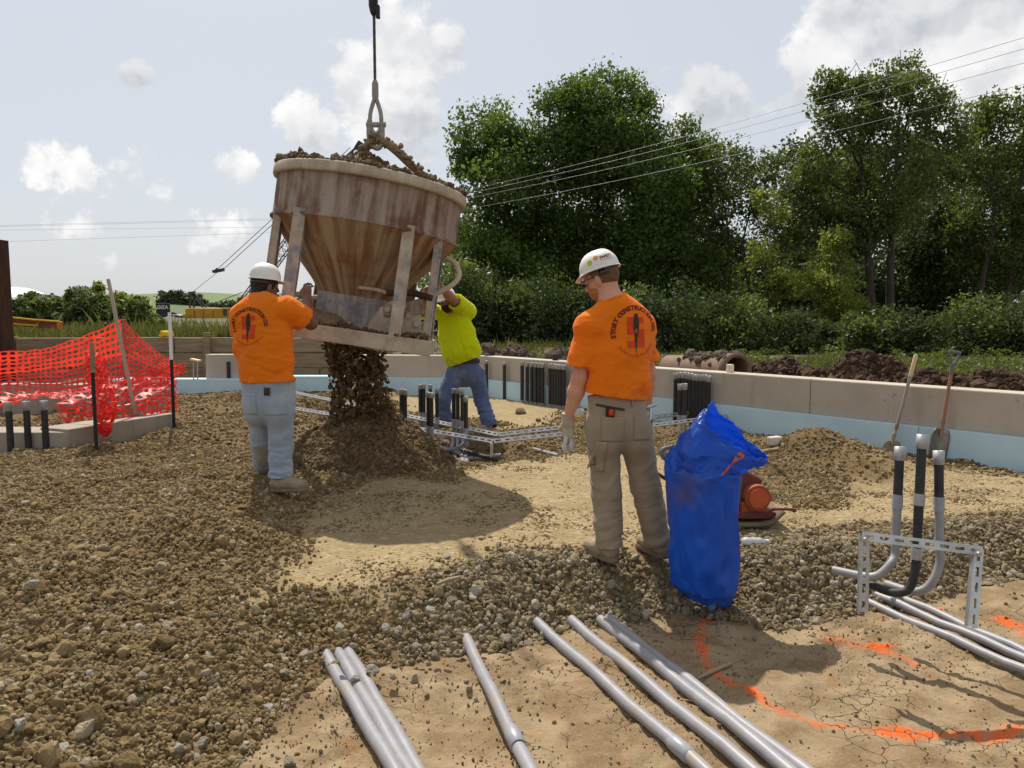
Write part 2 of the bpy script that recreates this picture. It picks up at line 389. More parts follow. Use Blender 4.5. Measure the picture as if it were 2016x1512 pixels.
# ================================================================== GRAVEL (geometry-node instances of a few stones)
LIB = bpy.data.collections.new('stone_shapes')
def stone_mesh(seed, flat=0.7, sub=2):
    bm = bmesh.new(); bmesh.ops.create_icosphere(bm, subdivisions=sub, radius=1.0); r = random.Random(seed)
    cuts = [(Vector((r.gauss(0, 1), r.gauss(0, 1), r.gauss(0, 1))).normalized(), r.uniform(0.55, 0.85)) for _ in range(9)]
    for v in bm.verts:
        for n, d in cuts:
            k = v.co.dot(n)
            if k > d: v.co -= n*(k-d)*0.92
        v.co *= 1+0.05*r.gauss(0, 1)
        v.co.x *= 1.15; v.co.z *= flat
    m = bpy.data.meshes.new('stone'); bm.to_mesh(m); bm.free(); return m
def stone_mat(name, c1, c2, pale, frac):
    m = bpy.data.materials.new(name); m.use_nodes = True; t = NT(m.node_tree); t.n.clear()
    rnd = t('ShaderNodeObjectInfo').outputs['Random']; co = t('ShaderNodeTexCoord').outputs['Object']
    col = t.mix(rnd, C3(c1), C3(c2))
    r2 = t.math('FRACT', t.math('MULTIPLY', rnd, 37.7))
    n = t.noise(co, 1.6, 4, 0.6)
    col = t.mix(t.math('MULTIPLY', t.ramp(r2, 1-frac-0.04, 1-frac+0.02), t.ramp(n, 0.3, 0.55)), col, C3(pale))
    col = t.mix(t.ramp(n, 0.45, 0.75, 0.0, 0.45), col, C3(c2))
    b = t('ShaderNodeBsdfPrincipled', ins={'Base Color': col, 'Roughness': 0.92, 'Specular IOR Level': 0.2})
    b_ = t('ShaderNodeBump', ins={'Height': t.noise(co, 5, 4, 0.65), 'Strength': 0.7, 'Distance': 0.25}); t.set(b, 'Normal', b_.outputs[0])
    t('ShaderNodeOutputMaterial', ins={'Surface': b.outputs[0]}); return m
M_STONE = stone_mat('dusty_stone', (0.25, 0.168, 0.070), (0.50, 0.362, 0.18), (0.66, 0.57, 0.43), 0.08)
M_STONE_DK = stone_mat('dark_stone', (0.16, 0.10, 0.046), (0.31, 0.212, 0.11), (0.42, 0.33, 0.225), 0.05)  # darker brown stone for heap, stream and bucket load
M_STONE_PALE = stone_mat('limestone', (0.33, 0.27, 0.18), (0.47, 0.41, 0.31), (0.56, 0.52, 0.45), 0.5)
M_STONE_GREY = stone_mat('washed_stone', (0.27, 0.20, 0.102), (0.52, 0.41, 0.245), (0.68, 0.60, 0.48), 0.15)
def stone_set(name, m, sub=2):
    c = bpy.data.collections.new(name)
    for i in range(7):
        me = stone_mesh(300+i, (0.55, 0.8, 0.7, 0.9, 0.6, 0.75, 0.85)[i], sub); me.materials.append(m)
        c.objects.link(bpy.data.objects.new('stone_shape', me))
    return c
def scatter_group(coll):
    g = bpy.data.node_groups.new('scatter', 'GeometryNodeTree')
    g.interface.new_socket('Geometry', in_out='INPUT', socket_type='NodeSocketGeometry'); g.interface.new_socket('Geometry', in_out='OUTPUT', socket_type='NodeSocketGeometry')
    t = NT(g); gi = t('NodeGroupInput'); go = t('NodeGroupOutput')
    ci = t('GeometryNodeCollectionInfo', ins={'Collection': coll, 'Separate Children': True, 'Reset Children': True})
    na = lambda n, ty: t('GeometryNodeInputNamedAttribute', data_type=ty, ins={'Name': n}).outputs[0]
    e2r = t('FunctionNodeEulerToRotation', ins={0: na('rot', 'FLOAT_VECTOR')})
    ip = t('GeometryNodeInstanceOnPoints', ins={'Points': gi.outputs[0], 'Instance': ci.outputs[0], 'Pick Instance': True, 'Instance Index': na('pick', 'INT'), 'Rotation': e2r.outputs[0], 'Scale': na('size', 'FLOAT')})
    t.l.new(ip.outputs[0], go.inputs[0]); return g
def scatter(name, pts, size, group, rot=None, up=False):
    pts = np.asarray(pts, np.float32); n = len(pts)
    m = bpy.data.meshes.new(name); m.vertices.add(n); m.vertices.foreach_set('co', pts.ravel())
    fattr(m, 'size', size)
    if rot is None:
        rot = RNG.uniform(0, 2*math.pi, (n, 3))
        if up: rot[:, :2] = RNG.normal(0, 0.35, (n, 2))
    a = m.attributes.new('rot', 'FLOAT_VECTOR', 'POINT'); a.data.foreach_set('vector', rot.astype(np.float32).ravel())
    a = m.attributes.new('pick', 'INT', 'POINT'); a.data.foreach_set('value', RNG.integers(0, 1000, n).astype(np.int32))
    o = bpy.data.objects.new(name, m); COL.objects.link(o)
    md = o.modifiers.new('scatter', 'NODES'); md.node_group = group; return o
SG_STONE = scatter_group(stone_set('stones_dusty', M_STONE)); SG_DARK = scatter_group(stone_set('stones_dark', M_STONE_DK, 1))
SG_GREY = scatter_group(stone_set('stones_washed', M_STONE_GREY))
def sample(n, x0, x1, y0, y1, size, f):
    x = RNG.uniform(x0, x1, n); y = RNG.uniform(y0, y1, n); z3 = zones(x, y)
    inside_wall = ((x-WALL_C.x)*WALL_N.x+(y-WALL_C.y)*WALL_N.y) > 0.05
    prob = f(x, y, z3)*inside_wall; keep = RNG.random(n) < prob
    x, y = x[keep], y[keep]; z3 = tuple(a[keep] for a in z3)
    s = size*np.exp(RNG.normal(0, 0.36, len(x))); z = height(x, y, False, z3)
    return np.stack([x, y, z+s*0.42], -1), s
loose_f = lambda x, y, z3: (1-z3[1])*(1-z3[2])*np.clip(0.75+0.5*fbm(x*1.3, y*1.3, 0, 77, 3), 0.15, 1)
leftish = lambda x: sstep(-x, 0.25, 1.0)
A, S = [], []
for a_, s_ in (sample(115000, -3.6, 1.2, 1.7, 5.2, 0.0092, lambda x, y, z: loose_f(x, y, z)*leftish(x)),
               sample(150000, -5.5, 2.6, 5.0, 8.2, 0.0095, loose_f),
               sample(70000, -6.5, 5.5, 8.2, 13.4, 0.0125, loose_f),
               sample(2600, -3.6, 1.2, 1.8, 6, 0.0185, lambda x, y, z: loose_f(x, y, z)*leftish(x)),
               sample(26000, 1.0, 4.5, 4.9, 9.2, 0.0105, loose_f)):
    A.append(a_); S.append(s_)
pp_a, pp_s = sample(60000, -1.7, 5.0, 3.8, 8.5, 0.0062, lambda x, y, z: z[1]*np.clip(0.5+0.9*fbm(x*1.7, y*1.7, 0, 78, 3), 0.08, 1))
pp_a[:, 2] -= pp_s*0.60
tag(scatter('pad_pebbles', pp_a, pp_s, SG_STONE, up=True), 'small flat pebbles pressed into the compacted pad', 'gravel', kind='stuff')
gr = scatter('gravel', np.concatenate(A), np.concatenate(S), SG_STONE)
tag(gr, 'loose tan crushed stone spread over the left side and the back of the pad', 'gravel', kind='stuff')
A, S = [], []
for a_, s_ in (sample(85000, -1.2, 4.6, 2.2, 5.4, 0.0108, lambda x, y, z: (1-z[1])*(1-z[2])*(1-leftish(x))),
               sample(1700, -1.2, 4.6, 2.2, 5.4, 0.019, lambda x, y, z: (1-z[1])*(1-z[2])*(1-leftish(x))),
               sample(5200, -1.2, 4.2, 1.6, 4.6, 0.0072, lambda x, y, z: z[2]*np.exp(-np.maximum(-z[0], 0)/0.18)),
               sample(900, -1.0, 4.2, 1.6, 4.2, 0.0055, lambda x, y, z: z[2])):
    A.append(a_); S.append(s_)
gc_a, gc_s = sample(26000, -1.4, 4.6, 1.6, 4.6, 0.0034, lambda x, y, z: z[2]*np.clip(0.25+0.9*fbm(x*1.6, y*1.6, 0, 58, 3), 0.04, 1))
M_CRUMB = stone_mat('clay_crumb', (0.20, 0.125, 0.058), (0.33, 0.235, 0.125), (0.42, 0.33, 0.21), 0.10)
tag(scatter('clay_crumbs', gc_a, gc_s, scatter_group(stone_set('crumb_shapes', M_CRUMB, 1))), 'loose crumbs of dried clay strewn between the grey pipes', 'soil', kind='stuff')
gb = scatter('gravel_bank', np.concatenate(A), np.concatenate(S), SG_GREY)
tag(gb, 'clean crushed stone sloping from the pad edge down to the bare clay', 'gravel', kind='stuff')
# fresh heap and the stream falling from the bucket
n = 12000; rr = 0.80*np.sqrt(RNG.random(n)); aa = RNG.uniform(0, 2*math.pi, n)
hx_, hy_ = PILE[0]+rr*np.cos(aa), PILE[1]+rr*np.sin(aa)
hs = 0.0165*np.exp(RNG.normal(0, 0.35, n))
heap = scatter('gravel_heap', np.stack([hx_, hy_, height(hx_, hy_, False)+hs*0.4], -1), hs, SG_DARK)
tag(heap, 'cone of freshly dropped brown crushed stone under the bucket', 'gravel', kind='stuff')
n = 4300; t_ = RNG.random(n)**0.9
cxs = -1.50+0.12*t_; cys = PILE[1]-0.02; wr = 0.315-0.05*np.sin(t_*math.pi)+0.06*t_**2
zf = 1.22*(1-t_)+0.40*t_
u_ = RNG.uniform(-1, 1, n); v_ = RNG.uniform(-1, 1, n)
ok = (np.abs(u_)**3+np.abs(v_)**3 < 1.0+0.25*fbm(u_*3, zf*6, v_*3, 9, 2)) & (fbm(u_*2.2+5, zf*5, v_*2.2, 19, 2) > -0.32)
fp = np.stack([cxs+u_*wr, cys+v_*wr*0.75, zf], -1)[ok]
fs_ = 0.0165*np.exp(RNG.normal(0, 0.35, len(fp)))
fall = scatter('falling_gravel', fp, fs_, SG_DARK)
tag(fall, 'curtain of brown crushed stone falling from the bucket onto the heap', 'gravel', kind='stuff')
# larger pale stones one can pick out
PALE_ME = []
for i in range(5):
    me = stone_mesh(900+i, (0.6, 0.75, 0.85, 0.55, 0.7)[i], 3); me.materials.append(M_STONE_PALE); PALE_ME.append(me)
for k, (sx, sy, sr) in enumerate([(735,1345,.035),(668,1240,.026),(700,1362,.022),(600,1290,.024),(560,1330,.028),(870,1250,.024),(820,1275,.022),(1000,1262,.030),(1040,1270,.026),(985,1225,.024),
        (890,1185,.028),(800,1215,.022),(760,1240,.024),(930,1180,.022),(845,1205,.026),(1050,1235,.022),(1190,1215,.024),(1120,1230,.026),(300,1055,.02),(65,1155,.03),(330,1235,.03),(280,1335,.025),(125,1235,.028),(420,1215,.022),(530,1400,.026),(180,1330,.022),(395,1470,.03),(350,1480,.026),(120,1480,.028),
        (1770,1180,.026),(1640,1150,.02),(1560,1140,.022),(1730,1110,.018),(880,1098,.022),(1400,1110,.02),(1600,1180,.02),(570,1505,.024),(480,1480,.022),(250,1500,.026),(40,1430,.025)]):
    p = onG(sx, sy); o = bpy.data.objects.new('pale_stone', PALE_ME[k % 5]); COL.objects.link(o)
    o.location = (p.x, p.y, p.z+sr*0.45+(0.05 if k in (0, 2) else 0)); o.scale = (sr, sr, sr); o.rotation_euler = (random.uniform(-.5, .5), random.uniform(-.5, .5), random.uniform(0, 6.28))
    tag(o, 'single larger pale limestone chunk lying loose on the gravel', 'stone', 'larger pale stones lying on the gravel')
# ================================================================== WALLS
def concrete_mat(name, c1, c2, c3):
    m = bpy.data.materials.new(name); m.use_nodes = True; t = NT(m.node_tree); t.n.clear()
    co = t('ShaderNodeTexCoord').outputs['Object']
    st = t('ShaderNodeMapping', ins={0: co, 'Scale': (3.5, 3.5, 0.5)}).outputs[0]
    col = t.mix(t.ramp(t.noise(co, 1.3, 6, 0.65), 0.3, 0.7), C3(c1), C3(c2))
    col = t.mix(t.ramp(t.noise(st, 2.0, 5, 0.6), 0.5, 0.72, 0, 0.6), col, C3(c3))
    col = t.mix(t.ramp(t.noise(co, 7, 4, 0.6), 0.66, 0.74, 0, 0.5), col, C3([x*0.5 for x in c3]))
    pits = t('ShaderNodeTexVoronoi', ins={'Vector': co, 'Scale': 11.0})
    pit = t.math('MULTIPLY', t.ramp(pits.outputs['Distance'], 0.05, 0.10, 1, 0), t.ramp(t.noise(co, 2.1, 2), 0.5, 0.6))
    col = t.mix(t.math('MULTIPLY', pit, 0.5), col, C3((0.08, 0.07, 0.06)))
    b = t('ShaderNodeBsdfPrincipled', ins={'Base Color': col, 'Roughness': 0.88, 'Specular IOR Level': 0.25})
    hgt = t.math('SUBTRACT', t.noise(co, 30, 5, 0.6), t.math('MULTIPLY', pit, 2.0))
    t.set(b, 'Normal', t('ShaderNodeBump', ins={'Height': hgt, 'Strength': 0.8, 'Distance': 0.006}).outputs[0])
    t('ShaderNodeOutputMaterial', ins={'Surface': b.outputs[0]}); return m
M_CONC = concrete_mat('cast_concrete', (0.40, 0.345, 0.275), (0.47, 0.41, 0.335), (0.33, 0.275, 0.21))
M_CONC2 = concrete_mat('shaded_concrete', (0.29, 0.25, 0.205), (0.35, 0.305, 0.25), (0.24, 0.20, 0.155))  # shade on the left beams is put into this darker concrete colour
M_FOAM = mat('blue_foam', (0.50, 0.67, 0.74), (0.44, 0.61, 0.69), 2.0, 0.85, 0.002, 40, c3=(0.40, 0.44, 0.42), c3t=(0.58, 0.8))
M_WOOD = mat('weathered_timber', (0.30, 0.225, 0.145), (0.20, 0.14, 0.085), 5.0, 0.9, 0.012, 14, stretch=(0.35, 0.35, 3.0), c3=(0.36, 0.30, 0.22))
M_BLACK = mat('black_tape', (0.022, 0.021, 0.022), (0.04, 0.037, 0.036), 20, 0.55, 0.001, 60)
M_PVC = mat('grey_pvc', (0.285, 0.28, 0.295), (0.24, 0.235, 0.25), 14, 0.45, 0, c3=(0.31, 0.25, 0.175), c3t=(0.52, 0.72), spec=0.4)
M_PVC2 = mat('grey_pvc_coupling', (0.31, 0.31, 0.34), (0.27, 0.27, 0.29), 12, 0.38, 0, spec=0.5)
M_GALV = mat('galvanised_steel', (0.55, 0.55, 0.54), (0.42, 0.41, 0.39), 12, 0.38, 0.0008, 60, metal=0.75)
M_COUP = mat('steel_coupling', (0.42, 0.41, 0.41), (0.32, 0.31, 0.31), 14, 0.45, 0, metal=0.45)
M_DARKMETAL = mat('dark_metal', (0.02, 0.02, 0.022), (0.05, 0.045, 0.04), 15, 0.5, 0, metal=0.3)
WT = 0.70; TH = 0.26
def wall_segs(root, a, b, lens, zt=WT, z0=-0.4, n_in=None, foam_top=0.30, foam_segs=2.44, foam_skip=(), foam=True):
    d = (b-a); L = d.length; d = d.normalized(); s = 0.0; i = 0
    while s < L-1e-6:
        e = min(L, s+lens[i % len(lens)])
        c = a+d*((s+e)/2)-n_in*(TH/2)
        M = Matrix((d, -n_in, Vector((0, 0, 1)))).transposed()
        MB().box((c.x, c.y, (zt+z0)/2), (e-s-0.006, TH, zt-z0), M, 0.012).build('wall_panel', M_CONC, root); s = e; i += 1
    s = 0.0
    while foam and s < L-0.2:
        e = min(L-0.08, s+foam_segs); c = a+d*((s+e)/2)+n_in*0.032
        M = Matrix((d, -n_in, Vector((0, 0, 1)))).transposed()
        MB().box((c.x, c.y, (foam_top+z0)/2), (e-s-0.005, 0.058, foam_top-z0), M, 0.004).build('insulation_board', M_FOAM, root); s = e
wr_ = T('foundation_wall', 'long concrete foundation wall with blue foam insulation running to the right edge', 'wall', WALL_C)
wall_segs(wr_, WALL_C, WALL_C+WALL_D*13.0, [3.1, 3.0, 2.35, 2.2, 2.4], n_in=WALL_N)
bc = Vector((-2.75, 13.75, 0)); bd = (WALL_C-bc).normalized(); bn = Vector((bd.y, -bd.x, 0))
wb_ = T('foundation_wall', 'concrete foundation wall with blue foam seen behind the falling gravel', 'wall', bc)
wall_segs(wb_, bc, WALL_C-bd*0.03, [2.4], n_in=bn, foam_top=0.31)
lb = Vector((-5.55, 13.9, 0)); le = Vector((-4.1, 13.9, 0)); ln = Vector((0, -1, 0))
wl_ = T('foundation_wall', 'short concrete wall block with one black slot behind the left man', 'wall', lb)
wall_segs(wl_, lb, le, [2.4], n_in=ln, foam=False)
MB().box((-6.1, 13.86, 0.06), (2.6, 0.30, 0.42), None, 0.01).build('insulation_board', M_FOAM, wl_)
MB().box((-3.55, 13.88, 0.06), (1.2, 0.30, 0.52), None, 0.01).build('insulation_board', M_FOAM, wl_)
MB().box((-5.13, 13.9-TH*0-0.012, 0.40), (0.06, 0.03, 0.34), None).build('slot', M_DARKMETAL, wl_)
def wall_pt(px_, z, inset=0.0):       # point on the inner face of the right wall seen at pixel column px_
    best = None; lo, hi = 0.0, 13.0
    k = (px_-CX)/F_PX
    for _ in range(60):
        m_ = (lo+hi)/2; q = WALL_C+WALL_D*m_+WALL_N*inset
        # pixel x for a point: x/(depth); depth = y*cos(p)-(z-camz)*sin(p)
        dep = q.y*math.cos(PITCH)-(z-CAM_Z)*math.sin(PITCH)
        if q.x/dep < k: lo = m_
        else: hi = m_
    q = WALL_C+WALL_D*lo+WALL_N*inset; return Vector((q.x, q.y, z)), lo
for px_ in (958, 993):
    q, s_ = wall_pt(px_, 0.3, 0.075)
    M = Matrix((WALL_D, -WALL_N, Vector((0, 0, 1)))).transposed()
    mb = MB(); mb.box((q.x, q.y, 0.29), (0.055, 0.03, 0.62), M, 0.004)
    st = T('wall_strip', 'black metal strip bolted upright on the wall, '+('nearer the yellow shirted man' if px_ == 958 else 'right of the strip beside the yellow shirted man'), 'metal strip', (q.x, q.y, 0), 'upright strips on the foundation wall')
    mb.build('strip', M_BLACK, st); MB().box((q.x, q.y, 0.605), (0.06, 0.036, 0.05), M, 0.004).build('end_cap', M_COUP, st)
# small block and bottle on the wall top
q, s_ = wall_pt(1437, WT, -0.12)
tag(MB().box((q.x, q.y, WT+0.05), (0.07, 0.07, 0.10), Matrix.Rotation(0.4, 3, 'Z'), 0.006).build('wood_block', mat('pale_wood', (0.75, 0.62, 0.45), (0.62, 0.5, 0.36), 20, 0.8)), 'small pale wood offcut on the wall top in front of the big pipe', 'wood block')
q, s_ = wall_pt(1093, WT, -0.12)
tag(MB().box((q.x, q.y, WT+0.05), (0.09, 0.07, 0.10), None, 0.006).build('dark_block', M_DARKMETAL), 'small dark bracket standing on the wall top beside the dirt heap', 'bracket')
# timber lagging wall behind
tw = T('timber_wall', 'weathered timber retaining wall of stacked beams behind the orange netting', 'retaining wall', (-8, 16, 0))
for row, zt in enumerate((0.96, 0.63, 0.30)):
    x = -13.2
    for k in range(5):
        L = (2.9, 3.3, 1.9, 2.6, 3.0)[(k+row*2) % 5]; L = min(L, -2.3-x)
        if L < 0.3: break
        MB().box((x+L/2, 16.05+random.uniform(-.02, .02), zt-0.16+random.uniform(-.012, .012)), (L-0.02, 0.2, 0.30), Matrix.Rotation(random.uniform(-.006, .006), 3, 'Y'), 0.012).build('timber_beam', M_WOOD, tw); x += L
for x in (-10.7, -6.3):
    MB().box((x, 15.9, 0.45), (0.14, 0.10, 1.2), None, 0.01).build('timber_post', M_WOOD, tw)
# low grade beams on the left
gb1 = T('grade_beam', 'low concrete grade beam running along the gravel under the orange netting', 'concrete beam', (-4.4, 8.6, 0))
a = G(345, 852, .05); b = G(135, 890, .05); dd = (b-a).normalized(); nn = Vector((-dd.y, dd.x, 0)); nn = nn if nn.x < 0 else -nn
b2 = b
for (p0, p1) in ((a, a+dd*1.05), (a+dd*1.062, b2)):
    M = Matrix((dd, nn, Vector((0, 0, 1)))).transposed(); c = (p0+p1)/2+nn*0.2
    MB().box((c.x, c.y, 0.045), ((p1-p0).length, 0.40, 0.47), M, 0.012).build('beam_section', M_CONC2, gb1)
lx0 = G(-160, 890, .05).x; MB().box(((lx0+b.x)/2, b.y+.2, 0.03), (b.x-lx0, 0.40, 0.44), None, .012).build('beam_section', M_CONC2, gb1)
gb2 = T('grade_beam', 'taller dark concrete wall behind the three capped conduits at the left edge', 'concrete beam', (-7, 10.5, 0))
for (x0, x1) in ((-9.6, -7.2), (-7.19, -5.0)):
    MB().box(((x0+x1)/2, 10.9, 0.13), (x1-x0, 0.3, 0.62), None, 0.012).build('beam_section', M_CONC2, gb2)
# rusty pile at the left edge
q = P(2, 600, 15.2)
sp = T('steel_pile', 'tall rusty brown steel pile at the left edge of the site', 'steel pile', (q.x-0.09, 15.2, 0))
M_RUST = mat('rusty_steel', (0.085, 0.035, 0.018), (0.045, 0.02, 0.013), 6, 0.85, 0.006, 20, stretch=(2, 2, .5), c3=(0.14, 0.06, 0.03))
for dx, nm in ((-0.14, 'flange'), (0.14, 'flange')):
    MB().box((q.x-0.04+dx, 15.2, 1.32), (0.022, 0.34, 3.1), None, 0.004).build(nm, M_RUST, sp)
MB().box((q.x-0.04, 15.2, 1.31), (0.262, 0.02, 3.08)).build('web', M_RUST, sp)
# ================================================================== CONDUITS
def conduit(label, top, base_z, black=0.55, cap=0.07, r=0.03, group=None, lower=None, bend=None, lean=(0, 0), skirt=True, cat='conduit', color=None):
    """upright conduit: steel coupling on top, black tape, grey pvc below, optional elbow `bend` points"""
    top = Vector(top); root = T('conduit', label, cat, (top.x, top.y, base_z), group)
    dn = Vector((-lean[0], -lean[1], -1)).normalized(); L = (top.z-base_z)/max(0.2, -dn.z); bl = L*black
    MB().lathe([(r*1.16, 0), (r*1.22, -0.004), (r*1.22, -cap), (r*1.0, -cap-0.003)], 14, Matrix((frame_of(dn)[0], frame_of(dn)[1], -dn)).transposed(), top).lathe([(0.0, -0.02), (r*0.95, -0.02), (r*0.95, 0), (r*1.16, 0)], 14, Matrix((frame_of(dn)[0], frame_of(dn)[1], -dn)).transposed(), top).build('coupling', M_COUP, root)
    MB().tube([top+dn*(cap*0.6), top+dn*(cap+bl)], r*1.03, 12).build('tape_wrap', M_BLACK, root)
    if skirt: MB().tube([top+dn*(cap+bl-0.03), top+dn*(cap+bl+0.045)], r*1.2, 12).build('joint_sleeve', M_PVC2, root)
    s0 = top+dn*(cap+bl)
    pts = [s0, top+dn*L]+([] if bend is None else [])
    if bend is not None: pts = [s0]+bez([top+dn*(L-0.05)]+[Vector(p) for p in bend], 6)
    MB().tube(pts, r, 12).build('pipe', M_PVC if color is None else color, root)
    return root
ORD = ['first', 'second', 'third', 'fourth', 'fifth', 'sixth', 'seventh', 'eighth', 'ninth', 'tenth', 'eleventh', 'twelfth', 'thirteenth', 'fourteenth']
# three at the left edge
for k, (px_, pyt, pyb) in enumerate(((16, 791, 897), (51, 790, 893), (86, 789, 892))):
    b = G(px_, pyb+8, 0.0); t_ = P(px_, pyt, b.y)
    conduit(('leftmost', 'middle', 'rightmost')[k]+' of three capped black conduits in front of the low beam at the left edge', t_, -0.08, 0.72, 0.09, 0.030, 'capped conduits at the left edge')
st_a = G(-40, 902, 0.06); st_b = G(98, 896, 0.06)
# slotted steel channel
def strut(root, a, b, face, wd=0.041, dp=0.022, pitch=0.075, name='channel', slot=True):
    a, b = Vector(a), Vector(b); d = (b-a); L = d.length; d.normalize(); n = Vector(face); n = (n-d*n.dot(d)).normalized(); u = d.cross(n).normalized()
    mb = MB(); k = max(1, int(L/pitch)); p = L/k; h = wd/2; sw = wd*0.17; sl = p*0.30
    for i in range(k):
        c = a+d*(p*(i+0.5))
        if not slot:
            mb.add([c-d*p/2-u*h, c+d*p/2-u*h, c+d*p/2+u*h, c-d*p/2+u*h], [(0, 1, 2, 3)]); continue
        o = [c-d*p/2-u*h, c+d*p/2-u*h, c+d*p/2+u*h, c-d*p/2+u*h]; q = [c-d*sl-u*sw, c+d*sl-u*sw, c+d*sl+u*sw, c-d*sl+u*sw]
        mb.add(o+q, [(0, 1, 5, 4), (1, 2, 6, 5), (2, 3, 7, 6), (3, 0, 4, 7)])
        q2 = [v-n*0.003 for v in q]; mb.add(q+q2, [(0, 1, 5, 4), (1, 2, 6, 5), (2, 3, 7, 6), (3, 0, 4, 7)])
    for s in (-1, 1):
        e0, e1 = a+u*h*s, b+u*h*s
        mb.add([e0, e1, e1-n*dp, e0-n*dp], [(0, 1, 2, 3)])
        mb.add([e0-n*dp, e1-n*dp, e1-n*dp-u*s*0.008, e0-n*dp-u*s*0.008], [(0, 1, 2, 3)])
        f0, f1 = e0-u*s*0.0025, e1-u*s*0.0025
        mb.add([f0-n*0.002, f1-n*0.002, f1-n*dp, f0-n*dp], [(0, 1, 2, 3)])
    return mb.build(name, M_GALV, root)
ss = T('strut_channel', 'grey steel channel lying behind the three capped conduits at the left edge', 'steel channel', st_a)
strut(ss, st_a, st_b, (0, -1, 0.2))
# central cluster under the bucket's right side: tops given in the photograph, all at about 8.1 m
cl = [(790,766,8.25,840),(797,767,8.25,843),(827,757,9.3,835),(834,756,9.3,836),(847,757,9.2,833),(843,772,8.05,868),(849,773,8.0,870),(860,765,8.75,845),(893,765,8.6,850),(901,765,8.55,852),(910,767,8.45,855),(917,781,8.0,868)]
elb = {5: (-0.10, -0.28), 6: (0.12, -0.25), 11: (-0.42, 0.12), 0: (0.0, -0.3), 7: (0.12, -0.25), 8: (0.0, -0.4), 9: (0.02, -0.4), 10: (0.05, -0.4)}
for k, (px_, pyt, Y, pyb) in enumerate(cl):
    t_ = P(px_, pyt, Y); b = P(px_, pyb, Y); bz = max(b.z-0.12, -0.16); bend = None
    if k in elb:
        ex, ey = elb[k]; q = Vector((t_.x, Y, bz+0.10)); bend = [q, q+Vector((ex*0.3, ey*0.3, -0.075)), q+Vector((ex, ey, -0.10))]
    conduit(ORD[k]+' conduit from the left in the central cluster of taped conduits by the steel channels'
            if k not in (0, 11) else ('leftmost conduit of the central cluster beside the falling gravel' if k == 0 else 'front right conduit of the central cluster with a wide elbow at its foot'),
            t_, bz, 0.52, 0.055, 0.0215, 'central cluster of conduits', bend=bend)
# loose pipes lying at the foot of the cluster
def lying(label, pts, r, m=M_PVC, coup=(), group='pipes lying in the trench by the central conduits', cat='pipe', name='conduit_pipe', n=12):
    pts = [Vector(p) for p in pts]; root = T(name, label, cat, pts[0], group)
    MB().tube(pts, r, n).build('pipe', m, root)
    for c in coup:
        a_ = pts[0].lerp(pts[-1], c[0]); d_ = (pts[-1]-pts[0]).normalized()
        u_, v_ = frame_of(d_); M = Matrix((u_, v_, d_)).transposed()
        MB().lathe([(r*1.0, -c[1]), (r*1.17, -c[1]+0.002), (r*1.17, c[1]-0.002), (r*1.0, c[1])], 16, M, a_).build('coupling', M_PVC2, root)
    return root
zt = -0.07
for k, (x0, y0, x1, y1, lab) in enumerate([(872,862,886,922,'leftmost of four grey pipes lying side by side at the foot of the central conduits'),(890,858,897,920,'second from left of four grey pipes lying at the foot of the central conduits'),(902,860,912,916,'third from left of four grey pipes lying at the foot of the central conduits'),(912,868,920,915,'rightmost of four grey pipes lying at the foot of the central conduits'),
        (800,862,905,892,'long grey pipe running from the falling gravel to the central cluster'),(905,885,978,906,'dark pipe end sticking out to the right of the central cluster'),(874,910,985,896,'grey pipe lying across below the dark pipe end'),(780,848,860,870,'upper grey pipe leaving the gravel heap towards the central cluster')]):
    zz_ = zt+(0.05 if k in (4, 5, 7) else 0.0)
    lying(lab, [G(x0, y0, zz_), G((x0+x1)/2, (y0+y1)/2, zz_), G(x1, y1, zz_)], 0.0225, M_BLACK if k == 5 else M_PVC)
lying('thin grey pipe half buried in gravel left of the hanging glove', [onG(1050, 884, .01), onG(1098, 897, .01)], 0.02)
lying('bare wooden handle lying on the gravel mound behind the blue tarp', [onG(1470, 893, .02), onG(1535, 884, .02)], 0.018, M_WOOD, name='broom_stick', cat='stick')
# long strut rails
def rails(label, segs, posts=()):
    root = T('strut_rail', label, 'steel rail', segs[0][0])
    for a_, b_ in segs: strut(root, a_, b_, (0.1, -1, 0.45), 0.045, 0.03, 0.1)
    for p in posts: MB().beam(p, (p[0], p[1], -0.2), 0.03, 0.03, (0, 1, 0)).build('post', M_GALV, root)
def PZ(x, y, z): return G(x, y, z)
zr = 0.16
rails('front slotted steel rail running past the central conduits with a bend to the right', [(PZ(560, 800, zr), PZ(970, 868, zr)), (PZ(972, 868, zr), PZ(1125, 852, zr))], (PZ(1118, 856, zr-.02), PZ(968, 872, zr-.02)))
rails('rear slotted steel rail parallel to the one at the central conduits', [(PZ(560, 768, zr+.02), PZ(980, 855, zr+.02)), (PZ(982, 855, zr+.02), PZ(1128, 838, zr+.02))])
rails('upper slotted steel rail reaching the wall right of the man in tan trousers', [(PZ(1275, 822, zr), PZ(1482, 798, zr+.03))])
rails('lower slotted steel rail reaching the wall behind the blue tarp', [(PZ(1275, 838, zr), PZ(1524, 807, zr+.03))], (PZ(1345, 826, zr-.02), PZ(1337, 834, zr-.02)))
